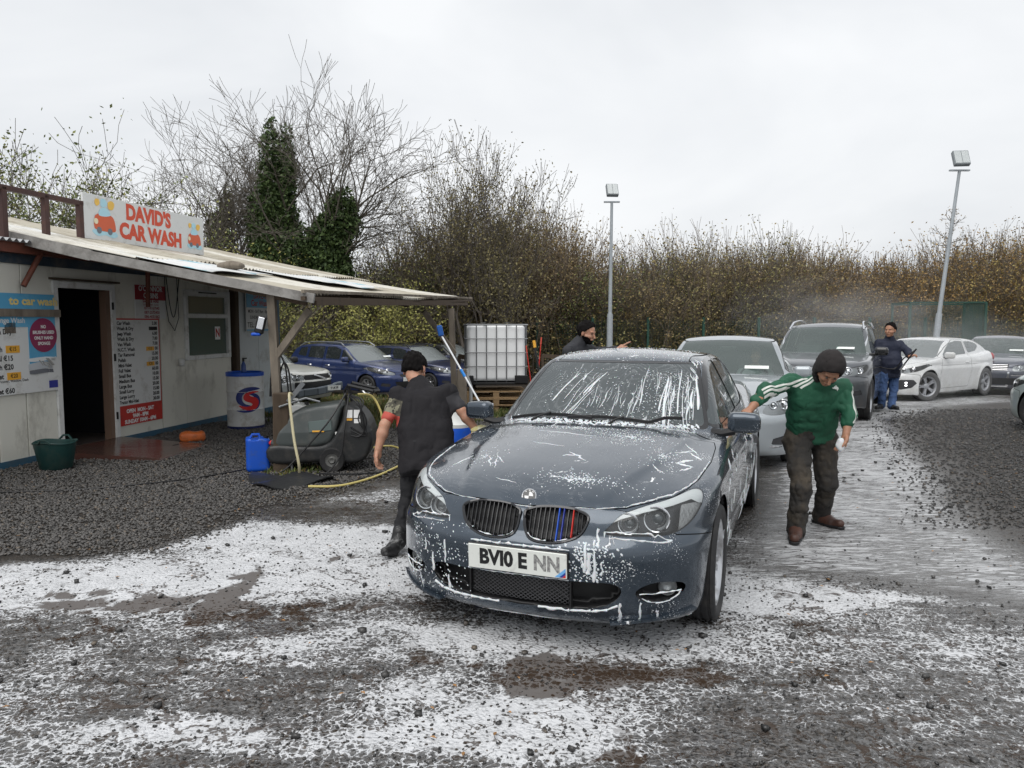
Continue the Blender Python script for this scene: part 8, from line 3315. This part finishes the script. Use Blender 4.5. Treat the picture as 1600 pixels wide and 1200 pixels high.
av = math.atan2(-p.y, -p.x) + R(10)
navy, red = mat('swirl_navy', (.012, .025, .16), .35), mat('swirl_red', (.55, .02, .02), .35)
SW = [(.20, .165), (.08, .20), (-.06, .185), (-.165, .12), (-.20, .03), (-.17, -.05), (-.09, -.10), (.02, -.115), (.09, -.13), (.02, -.09), (-.06, -.06), (-.10, .0), (-.09, .075), (-.02, .125), (.09, .145)]
wrap(smooth_poly(SW, 4), navy, 'printed_swirl', .2865, .47, av, dr)
wrap(smooth_poly([(-x, -y) for x, y in SW], 4), navy, 'printed_swirl', .2865, .47, av, dr)
wrap(smooth_poly([(.175, .12), (.06, .135), (-.05, .10), (-.085, .035), (-.05, -.02), (.03, -.05), (.05, -.075), (.02, -.10), (-.06, -.105), (-.155, -.085), (-.10, -.14), (-.0, -.165), (.10, -.145), (.155, -.09), (.16, -.02), (.11, .03), (.03, .055), (.01, .08), (.06, .10)], 4), red, 'printed_swirl', .2885, .47, av, dr)
# bottle on the drum
bo = empty('spray_bottle', p + Vector((.0, -.05, .876)), 0, 'blue bottle with a dark nozzle standing on the swirl drum', 'bottle')
m = MB()
m.lathe([(.001, 0), (.038, 0), (.04, .02), (.038, .13), (.02, .17), (.014, .19)], 14)
m.build('bottle_body', mat('bottle_blue', (.03, .07, .25), .3), bo)
m = MB()
m.lathe([(.018, .185), (.018, .225), (.001, .228)], 10)
m.box((.02, 0, .235), (.07, .02, .02))
m.build('nozzle', M_black, bo)
# jerrycan
def jerry(name, p, w, d, h, m_, rz, label, cat):
    r = empty(name, p, rz, label, cat)
    f = rounded_box_sdf((0, 0, h * .47), w / 2, d / 2, h * .47, .05)
    g = lambda x, y, z: np.maximum(smax(f(x, y, z), z - (h * .90 - .25 * np.clip(x - w * .1, 0, 1)), .02), -rounded_box_sdf((-w * .12, 0, h * .93), w * .16, .2, .035, .02)(x, y, z)) 
    smesh('can_body', surf(g, (-w, -d, -.02), (w, d, h + .03), .012, margin=2), m_, r)
    m = MB()
    m.lathe([(.03, h * .80), (.03, h * .92), (.001, h * .925)], 12, M=Matrix.Translation((w * .33, 0, 0)))
    m.build('cap', M_black, r)
    m = MB()
    m.tube([(-w * .3, 0, h * .88), (-w * .22, 0, h * .97), (w * .05, 0, h * .97), (w * .12, 0, h * .86)], .016, 8)
    m.build('handle', m_, r)
    return r


jerry('jerrycan', grounded(404, 736), .26, .24, .43, M_blueplas, R(20), 'bright blue plastic jerrycan leaning against the thick timber stump', 'jerrycan')
# stump beside the post
sp_ = grounded(441, 737)
m = MB()
m.box((0, 0, .44), (.17, .16, .90), rot=(0, R(1), R(14)), bev=.012)
st = m.build('timber_stump', M_darkwood, None)
st.location = sp_
tag(st, 'thick dark timber stump bolted beside the leaning canopy post', 'post')
m = MB()
m.bar(sp_ + Vector((.12, -.02, 0)), sp_ + Vector((.13, 0, .62)), .02, .045, up=(0, 1, 0))
tag(m.build('metal_strap', mat('steel_dull', (.22, .22, .22), .5, metal=.5), None), 'thin steel strap standing beside the timber stump', 'strap')
# black mirror-like lamp on the post
q = at(407, 508, 8.25)
lt = empty('post_lamp', q, 0, 'black swivel lamp with a blue base fixed to the canopy post', 'lamp')
m = MB()
m.box((0, 0, 0), (.10, .06, .20), rot=(0, R(14), 0), bev=.02)
m.build('lamp_case', M_black, lt)
m = MB()
m.box((.012, -.035, .02), (.07, .008, .13), rot=(0, R(14), 0), bev=.003)
m.build('lamp_pane', M_chrome, lt)
m = MB()
m.box((-.05, 0, -.10), (.10, .06, .035), bev=.01)
m.build('lamp_base', M_blueplas, lt)
# hoses
M_hose = mat('cream_hose', (.52, .47, .30), .45)
M_yhose = mat('yellow_hose', (.55, .46, .16), .45)
m = MB()
a = at(452, 622, 8.2)
pts = [a + Vector((0, .12, .02)), a + Vector((0, 0, .04)), at(455, 650, 8.12), at(460, 690, 8.04), at(467, 725, 8.0), grounded(468, 746) + Vector((0, 0, .02))]
m.tube([Vector(v) for v in smooth_poly([tuple(v) for v in pts], 5, False)], .015, 8)
tag(m.build('hose', M_hose, None), 'cream hose hanging from the stump to the black mat', 'hose')
m = MB()
pts = [grounded(482, 764), grounded(530, 763), grounded(575, 752), grounded(612, 737), grounded(640, 718), grounded(612, 700), grounded(560, 706)]
m.tube([Vector(v) + Vector((0, 0, .022)) for v in smooth_poly([tuple(v) for v in pts], 6, False)], .013, 8)
tag(m.build('hose', M_yhose, None), 'yellow hose lying on the gravel behind the waistcoated man', 'hose')
m = MB()
for k, (dx, rr_, h_) in enumerate(((-.02, .07, .42), (.03, .10, .46), (.08, .08, .38))):
    b_ = sp_ + Vector((-.04 + dx, .05, .84))
    m.tube([b_ + Vector((-rr_ + 2 * rr_ * t_, 0, h_ * math.sin(math.pi * t_) ** .6 - .1 * (t_ > .9))) for t_ in np.linspace(0, 1, 12)], .011, 6)
tag(m.build('coiled_hose', M_black, None), 'loops of dark hose standing on top of the timber stump', 'hose')
m = MB()
pts = [grounded(*v) for v in ((0, 772), (90, 769), (170, 765), (250, 756), (320, 747), (390, 735))]
m.tube([Vector(v) + Vector((0, 0, .016)) for v in smooth_poly([tuple(v) for v in pts], 5, False)], .009, 6)
tag(m.build('ground_cable', M_black, None), 'thin black cable lying across the gravel in front of the cabin', 'cable')
# mat
P = smooth_poly([G(388, 753)[:2], G(400, 744)[:2], G(432, 747)[:2], G(470, 745)[:2], G(512, 748)[:2], G(520, 752)[:2], G(480, 760)[:2], G(430, 768)[:2], G(400, 762)[:2]], 3)
m = MB()
n = len(P)
zz = [.035 + .03 * math.sin(i * .9) for i in range(n)]
c = P.mean(0)
m.add([(c[0], c[1], .055)] + [(v[0], v[1], z) for v, z in zip(P, zz)] + [(v[0], v[1], z - .012) for v, z in zip(P, zz)], [(0, i + 1, (i + 1) % n + 1) for i in range(n)] + [(i + 1, n + i + 1, n + (i + 1) % n + 1, (i + 1) % n + 1) for i in range(n)], False)
tag(m.build('rubber_mat', mat('rubber_mat', (.022, .023, .025), .38, bump=.006, bscale=14), None), 'crumpled black rubber mat on the gravel at the foot of the stump', 'mat')
# tub
p = grounded(88, 733)
tb = empty('garden_tub', p, 0, 'dark green flexible tub on the gravel left of the door ramp', 'tub')
m = MB()
m.lathe([(.001, .005), (.145, .0), (.165, .02), (.215, .30), (.228, .31), (.222, .318), (.205, .305), (.155, .03), (.001, .025)], 32)
m.V = [(x * 1.04, y * .95, z + .010 * math.sin(3 * math.atan2(y, x)) * (z > .2)) for x, y, z in m.V]
m.build('tub_wall', mat('tub_green', (.010, .045, .042), .5, dirt=(.04, .06, .05), dscale=6, damt=.5), tb)
for s in (1, -1):
    m = MB()
    m.tube([(s * .10 * math.cos(R(90)) - .07, s * .205, .31), (-.03, s * .215, .355), (.03, s * .215, .355), (.07, s * .205, .31)], .012, 6)
    m.build('handle', MATS['tub_green'], tb)
# ramp
rp = empty('door_ramp', cw(1.25, 0, 0), 0, 'wet reddish slab ramp lying in front of the open doorway', 'ramp')
V = [cw(*v) - Vector(rp.location) for v in ((.70, .03, .10), (1.95, .03, .10), (2.05, 1.30, .015), (.86, 1.42, .03), (.70, .03, 0), (1.95, .03, 0), (2.05, 1.32, -.02), (.86, 1.44, -.02))]
m = MB()
m.add(V, [(0, 3, 2, 1), (0, 1, 5, 4), (3, 0, 4, 7), (2, 3, 7, 6), (1, 2, 6, 5)])
m.build('slab', mat('wet_slab', (.085, .038, .030), .16, dirt=(.05, .045, .04), dscale=2.5, damt=.6, bump=.002, bscale=20), rp)
for (s_, o_) in ((1.35, .45), (1.75, .95)):
    cpart('slot', (s_, s_ + .12), (o_, o_ + .04), (.075 - o_ * .05, .08 - o_ * .05 + .006), M_black, rp, abs_=True).location = -Vector(rp.location)
# orange container
p = grounded(300, 690)
og = surf(lambda x, y, z: rounded_box_sdf((0, 0, .07), .17, .09, .075, .06)(x, y, z) + .012 * np.sin(x * 30) * np.cos(y * 22) + .25 * np.clip(x, 0, .2) * np.abs(z - .07), (-.25, -.15, -.03), (.25, .15, .2), .014, margin=2)
oo = smesh('orange_can', og, mat('orange_plastic', (.55, .13, .03), .45, dirt=(.2, .07, .03), dscale=12, damt=.4))
oo.location = p
oo.rotation_euler = (0, 0, R(25))
tag(oo, 'squashed orange plastic can lying under the cabin window', 'container')
# pressure washer
pw = grounded(522, 731)
wz = empty('pressure_washer', pw + Vector((.0, 0, 0)), R(4), 'black pressure washer on wheels with a grey-green hood, behind the timber stump', 'pressure washer')
dg = mat('washer_black', (.020, .021, .022), .42, bump=.001, bscale=60, dirt=(.06, .055, .05), dscale=7, damt=.4)
gg = mat('washer_hood', (.065, .075, .074), .32, dirt=(.12, .12, .11), dscale=6, damt=.4)
# profile in x (left) / z
hood_p = [(-.64, .30), (-.60, .42), (-.48, .60), (-.34, .70), (-.10, .745), (.12, .76), (.10, .60), (.02, .36), (-.10, .30), (-.30, .28)]
base_p = [(-.66, .12), (-.66, .30), (-.30, .29), (-.08, .30), (.04, .38), (.14, .58), (.17, .74), (.30, .72), (.42, .58), (.47, .38), (.40, .16), (.24, .10), (-.10, .12), (-.40, .10)]


def slab_f(P, hw, k=.03, y0=0.0):
    P = smooth_poly(P, 3)
    return lambda x, y, z: smax(sdpoly(x, z, P), np.abs(y - y0) - (hw - .22 * np.clip(z - .45, 0, .4)), k) - .006


smesh('hood', surf(slab_f(hood_p, .27, .06), (-.75, -.4, .2), (.25, .4, .85), .016, margin=2), gg, wz)
smesh('base', surf(slab_f(base_p, .29, .05), (-.78, -.4, .02), (.6, .4, .9), .018, margin=2), dg, wz)
m = MB()
m.box((-.10, -.268, .52), (.26, .02, .13), rot=(R(-8), R(-6), 0), bev=.02)
m.build('hood_recess', mat('recess_green', (.10, .13, .125), .3), wz)
m = MB()
m.box((-.12, -.283, .465), (.13, .006, .018), rot=(R(-8), 0, 0))
m.build('yellow_strip', M_yel, wz)
for (x_, z_, w_, h_, c_) in ((.225, .655, .065, .09, M_white), (.305, .655, .065, .09, M_white), (.225, .595, .06, .03, M_yel), (.31, .575, .07, .05, M_white), (.12, .405, .11, .10, M_white)):
    m = MB()
    m.box((x_, -.262 - .03 * (.7 - z_), z_), (w_, .006, h_), rot=(R(-12) if z_ > .5 else 0, 0, 0))
    m.build('sticker', c_, wz)
for (x_, y_) in ((.03, -.30), (.03, .30)):
    m = MB()
    m.lathe([(.075, -.025), (.13, -.03), (.142, -.015), (.142, .015), (.13, .03), (.075, .025)], 26, axis='y', M=Matrix.Translation((x_, y_, .142)))
    w_ = m.build('wheel', M_rubber, wz)
    m = MB()
    m.lathe([(.001, -.02), (.03, -.03), (.045, -.012), (.075, -.02), (.078, .0)], 20, axis='y', M=Matrix.Translation((x_, y_, .142)))
    m.build('hub', mat('hub_grey', (.11, .11, .105), .5), w_)
m = MB()
m.tube([(.20, -.18, .74), (.16, -.18, .90), (.20, -.18, .97), (.48, -.18, .90)], .02, 8)
m.tube([(.20, .18, .74), (.16, .18, .90), (.20, .18, .97), (.48, .18, .90)], .02, 8)
m.tube([(.48, -.18, .90), (.52, 0, .89), (.48, .18, .90)], .022, 8)
m.build('push_handle', M_black, wz)
m = MB()
for k in range(4):
    m.tube([Vector(v) for v in smooth_poly([(.20 + .02 * k, -.22, .86), (.30 + .03 * k, -.33, .80), (.42 - .03 * k, -.34, .60), (.36 + .02 * k, -.33, .42), (.24, -.30, .42 + .03 * k)], 4, False)], .008, 5)
m.tube([Vector(v) for v in smooth_poly([(.18, -.22, .88), (.02, -.36, .60), (-.18, -.38, .36), (-.42, -.40, .10), (-.55, -.42, .02)], 5, False)], .010, 5)
m.tube([Vector(v) for v in smooth_poly([(.22, -.24, .88), (.18, -.36, .50), (.14, -.38, .22), (.0, -.42, .03), (-.1, -.45, .02), (.3, -.5, .02), (.7, -.4, .02)], 5, False)], .010, 5)
m.build('hose', M_black, wz)
m = MB()
m.tube([Vector(v) for v in smooth_poly([(.30, -.1, .86), (.46, -.12, .84), (.56, -.14, .66), (.57, -.14, .5)], 5, False)], .013, 6)
m.build('cream_hose', M_yhose, wz)
m = MB()
m.box((-.63, -.2, .33), (.09, .10, .06), bev=.02)
m.build('red_knob', M_redp, wz)
# white container behind the stump
p = at(462, 640, 9.6)
jerry('white_can', Vector((p.x, p.y, 0)), .42, .34, .72, mat('milky_plastic', (.62, .63, .61), .4), R(8), 'white plastic container between the stump and the pressure washer', 'container')
q = at(458, 655, 9.30)
gl_ = mat('label_green', (.02, .25, .10), .5)
# spray lance bits standing on the stump
m = MB()
m.bar(at(450, 628, 8.3), at(474, 598, 8.35), .03, .05)
m.tube([at(436, 636, 8.3), at(478, 622, 8.3), at(500, 628, 8.3)], .012, 6)
tag(m.build('spray_gun', mat('gun_grey', (.20, .21, .22), .4, metal=.4), None), 'grey spray gun resting on the timber stump', 'spray gun')
# blue barrel with white tub, yellow can
p = at(712, 692, 9.0)
br = empty('blue_barrel', Vector((p.x, p.y, 0)), 0, 'blue barrel with a white lid behind the arm of the waistcoated man', 'barrel')
m = MB()
m.lathe([(.001, 0), (.17, 0), (.18, .02), (.19, .40), (.182, .44)], 28)
m.build('barrel_wall', M_blueplas, br)
m = MB()
m.lathe([(.185, .43), (.187, .47), (.14, .52), (.13, .62), (.001, .63)], 28)
m.build('lid', MATS['milky_plastic'], br)
p = at(736, 668, 9.6)
jerry('yellow_can', Vector((p.x, p.y, 0)), .16, .14, .30, mat('yellow_plastic', (.70, .50, .03), .4), 0, 'small yellow plastic can beside the blue barrel', 'container')
# IBC tank on pallets
Y0 = 14.9
L0, R0 = at(729, 600, Y0), at(822, 600, Y0)
ox, oy = L0.x, Y0
gz = float(slope(-.3, Y0))
tank = empty('water_tank', (ox, oy, gz), R(5), 'white water tank in a steel cage, standing on timber pallets', 'tank')
W_, D_, H0, H1 = 1.19, 1.0, .50 - gz, 1.64 - gz
f = rounded_box_sdf((W_ / 2, D_ / 2, (H0 + H1) / 2), W_ / 2 - .02, D_ / 2 - .02, (H1 - H0) / 2 - .01, .08)
smesh('bottle', surf(lambda x, y, z: f(x, y, z) - .003 * np.cos(x * 5.3) * np.cos(z * 6), (-.05, -.05, H0 - .05), (W_ + .05, D_ + .05, H1 + .05), .02, margin=2), mat('tank_white', (.86, .87, .87), .4), tank)
M_cage = mat('cage_steel', (.16, .165, .17), .4, metal=.6)
for k in range(7):
    for (yy) in (-.012, D_ + .012):
        m = MB()
        m.tube([(W_ * k / 6, yy, H0), (W_ * k / 6, yy, H1 + .01)], .010, 6)
        m.build('cage_bar', M_cage, tank)
for k in range(1, 5):
    for xx in (-.012, W_ + .012):
        m = MB()
        m.tube([(xx, D_ * k / 5, H0), (xx, D_ * k / 5, H1 + .01)], .010, 6)
        m.build('cage_bar', M_cage, tank)
for k in range(5):
    z = H0 + (H1 - H0) * (k + .12) / 4.15
    e = .022
    m = MB()
    m.tube([(-e, -e, z), (W_ + e, -e, z), (W_ + e, D_ + e, z), (-e, D_ + e, z)], .010 if k < 4 else .017, 6, closed=True)
    m.build('cage_hoop', M_cage, tank)
for x in (W_ * .3, W_ * .7):
    m = MB()
    m.bar((x, -.03, H1 + .03), (x, D_ + .03, H1 + .03), .04, .015)
    m.build('top_bar', M_cage, tank)
for (x, w) in ((.06, .16), (W_ - .10, .26)):
    m = MB()
    m.box((x, -.02, H0 + .05), (w, .08, .16), bev=.01)
    m.build('corner_block', M_black, tank)
m = MB()
m.box((W_ / 2, D_ / 2, H0 - .035), (W_ + .06, D_ + .06, .05), bev=.01)
m.build('steel_base', M_black, tank)
M_pal = mat('pallet_wood', (.33, .22, .115), .8, var=.35, vscale=5, dirt=(.10, .07, .045), dscale=5, damt=.5, vstretch=(.3, 1, 1))
for lvl in range(3):
    pl_ = empty('pallet', (ox - .03, oy - .04, gz + lvl * .146), R(5) + R((1, -2, 1)[lvl]), ('bottom', 'middle', 'top')[lvl] + ' timber pallet of the three under the white water tank', 'pallet', 'pallets under the water tank')
    for k in range(5):
        m = MB()
        m.box((.62, .06 + k * .235, .133), (1.26, .12, .022))
        m.build('top_board', M_pal, pl_)
    for k in range(3):
        m = MB()
        m.box((.62, .06 + k * .47, .012), (1.26, .11, .02))
        m.build('bottom_board', M_pal, pl_)
        for j in range(3):
            m = MB()
            m.box((.06 + j * .56, .06 + k * .47, .072), (.12, .11, .10))
            m.build('block', M_pal, pl_)
# poles leaning on the tank
for (a, b_, m_, r_, lab) in ((at(834, 532, 14.6), at(848, 580, 14.5), M_black, .022, 'black pole with a yellow end leaning on the right of the tank'), (at(822, 540, 14.72), at(832, 585, 14.7), M_redp, .009, 'thin red pole leaning on the tank cage'), (at(846, 527, 14.8), at(838, 585, 14.7), M_redp, .010, 'red handled pole at the corner of the tank')):
    r = empty('leaning_pole', (a.x, a.y, 0), 0, lab, 'pole')
    m = MB()
    d = (b_ - a)
    b2_ = a + d * ((a.z - gz) / max(.05, a.z - b_.z))
    b2_ = Vector((b_.x + (b2_.x - b_.x) * .3, b_.y - .1, gz))
    m.tube([a - Vector((a.x, a.y, 0)), b2_ - Vector((a.x, a.y, 0))], r_, 7)
    m.build('shaft', m_, r)
    m = MB()
    m.tube([(0, 0, a.z), Vector((0, 0, a.z)) + (b2_ - a).normalized() * .14], r_ * 1.35, 8)
    m.build('grip', M_yel if m_ is M_black else mat('red_grip', (.6, .08, .05), .5), r)
# long brush
a, b_ = at(689, 523, 11.6), at(756, 640, 10.9)
lbh = empty('wash_brush', (a.x, a.y, 0), 0, 'white telescopic pole with a blue brush head and collar, leaning on the canopy', 'brush')
o0 = Vector((a.x, a.y, 0))
m = MB()
m.tube([a - o0, b_ - o0 + (b_ - a) * .25], .014, 8)
m.build('pole', mat('pole_white', (.72, .74, .76), .35), lbh)
m = MB()
c_ = a.lerp(b_, .48) - o0
m.tube([c_, c_ + (b_ - a).normalized() * .14], .022, 8)
m.build('collar', mat('bright_blue', (.02, .22, .65), .4), lbh)
m = MB()
m.box(a - o0 + Vector((-.01, 0, .06)), (.08, .10, .17), rot=(0, R(-12), 0), bev=.015)
m.build('brush_head', mat('brush_blue', (.015, .10, .38), .7), lbh)
# stump and rails by the second post
m = MB()
p = at(722, 640, 13.3)
m.box((p.x, p.y, .40), (.17, .17, .92), bev=.015)
tag(m.build('timber_stump', M_oldwood, None), 'weathered timber stump standing left of the pallets', 'post')
m = MB()
p2 = at(735, 560, 14.0)
m.tube([(p.x + .16, p.y - .05, -.1), (p.x + .16, p.y - .05, .55), (p.x + .10, p.y - .05, .72), (p.x + .10, p.y, .86)], .03, 8)
tag(m.build('standpipe', mat('pipe_grey', (.30, .31, .31), .5), None), 'grey standpipe beside the weathered stump', 'pipe')
for (x0, y0, x1, y1, Y_, lab) in ((716, 556, 742, 562, 15.6, 'dark rail sloping between the canopy post and the water tank'), (846, 556, 884, 558, 18.5, 'old timber rail to the right of the water tank')):
    m = MB()
    m.bar(at(x0, y0, Y_), at(x1, y1, Y_), .05, .09)
    for t_ in (.05, .95):
        c_ = at(x0, y0, Y_).lerp(at(x1, y1, Y_), t_)
        m.bar(c_, (c_.x, c_.y, -.3), .06, .06, up=(0, 1, 0))
    tag(m.build('timber_rail', M_darkwood, None), lab, 'rail')
# sponges and cloths on the grey saloon, next to the hands
def lump(name, c, r3, m_, label, rz=0):
    S_ = surf(lambda x, y, z: np.sqrt((x / r3[0]) ** 2 + (y / r3[1]) ** 2 + (z / r3[2]) ** 2) * min(r3) - min(r3) + .007 * vnoise(x * 28, y * 28, z * 28), tuple(-1.35 * v for v in r3), tuple(1.35 * v for v in r3), min(r3) / 4, margin=4)
    o_ = smesh(name, S_, m_)
    o_.location = c
    o_.rotation_euler = (0, 0, rz)
    return tag(o_, label, 'sponge')


M_sp = mat('sponge_yellow', (.62, .56, .24), .8, dirt=(.7, .72, .72), dscale=14, damt=.5, bump=.004, bscale=80)
lump('sponge', A_(752, 672, 5.70), (.085, .06, .035), M_sp, 'pale yellow sponge under the hand of the waistcoated man', R(-30))
lump('sponge', A_(1176, 668, 5.05) + Vector((.0, .12, .0)), (.05, .07, .06), M_sp, 'yellow sponge held below the right-hand door mirror', R(20))
lump('foam_cloth', A_(1313, 696, 5.66), (.03, .03, .06), M_foam, 'foamy white cloth in the hanging hand of the green-topped man', 0)['category'] = 'cloth'
# lance held by the man in navy
a, b_ = at(1406, 578, 14.3), at(1432, 545, 14.15)
ln_ = empty('spray_lance', (a.x, a.y, 0), 0, 'long black spray lance with its hose in the hands of the stout man', 'spray lance')
o0 = Vector((a.x, a.y, 0))
m = MB()
m.tube([a - o0, b_ - o0], .014, 7)
m.build('lance_tube', M_black, ln_)
m = MB()
m.tube([a - o0, a.lerp(b_, .25) - o0], .02, 8)
m.build('nozzle', M_chrome, ln_)
m = MB()
pts = [at(1430, 547, 14.2), at(1412, 560, 14.3), at(1400, 575, 14.4), at(1385, 576, 14.4), at(1365, 572, 14.45), at(1345, 582, 14.6), at(1332, 600, 14.7)]
m.tube([Vector(v) - o0 for v in smooth_poly([tuple(v) for v in pts], 4, False)], .012, 6)
m.build('hose', M_black, ln_)
# fallen leaves and litter specks
rg_ = random.Random(4)
m = MB()
for k in range(260):
    x, y = rg_.uniform(-6, 6), rg_.uniform(2.2, 10)
    if abs(x) > y * .75:
        continue
    z = float(ground_z(x, y)) + .016
    a = rg_.uniform(0, 6.28)
    s = rg_.uniform(.008, .018)
    m.add([(x + s * math.cos(a), y + s * math.sin(a), z), (x - s * .5 * math.sin(a), y + s * .5 * math.cos(a), z + .004), (x - s * math.cos(a), y - s * math.sin(a), z + .001), (x + s * .5 * math.sin(a), y - s * .5 * math.cos(a), z + .005)], [(0, 1, 2, 3)])
tag(m.build('fallen_leaves', mat('litter', (.30, .16, .06), .7, var=.5, vscale=1.5), None), kind='stuff')

# ------------------------------------------------------------------ spray mist over the far cars
def mist(name, c, s, dens, seed):
    me = bpy.data.meshes.new(name)
    mb = MB()
    mb.sphere((0, 0, 0), 1.0, 20, 12)
    o_ = mb.build(name, None, None)
    o_.location, o_.scale = c, s
    m_ = bpy.data.materials.new(name + str(seed))
    m_.use_nodes = True
    t = m_.node_tree
    t.nodes.clear()
    N = t.nodes.new
    out, pv, tc = N('ShaderNodeOutputMaterial'), N('ShaderNodeVolumePrincipled'), N('ShaderNodeTexCoord')
    nz, ln2, mr, mr2, mu = N('ShaderNodeTexNoise'), N('ShaderNodeVectorMath'), N('ShaderNodeMapRange'), N('ShaderNodeMapRange'), N('ShaderNodeMath')
    ln2.operation = 'LENGTH'
    t.links.new(tc.outputs['Object'], ln2.inputs[0])
    t.links.new(tc.outputs['Object'], nz.inputs['Vector'])
    nz.inputs['Scale'].default_value = 2.2
    nz.inputs['Detail'].default_value = 4
    mr.inputs['From Min'].default_value, mr.inputs['From Max'].default_value = 1.0, .15
    t.links.new(ln2.outputs['Value'], mr.inputs['Value'])
    mr2.inputs['From Min'].default_value, mr2.inputs['From Max'].default_value = .38, .68
    t.links.new(nz.outputs['Fac'], mr2.inputs['Value'])
    mu.operation = 'MULTIPLY'
    t.links.new(mr.outputs[0], mu.inputs[0])
    t.links.new(mr2.outputs[0], mu.inputs[1])
    m3 = N('ShaderNodeMath')
    m3.operation = 'MULTIPLY'
    m3.inputs[1].default_value = dens
    t.links.new(mu.outputs[0], m3.inputs[0])
    t.links.new(m3.outputs[0], pv.inputs['Density'])
    pv.inputs['Color'].default_value = (.95, .96, .97, 1)
    pv.inputs['Anisotropy'].default_value = .2
    t.links.new(pv.outputs[0], out.inputs['Volume'])
    o_.data.materials.clear()
    o_.data.materials.append(m_)
    o_['kind'] = 'stuff'
    return o_


mist('spray_mist', (9.6, 17.0, 1.1), (2.9, 1.5, 1.2), .34, 1)
mist('spray_mist', (8.3, 19.6, 1.8), (3.2, 1.4, 1.2), .38, 2)
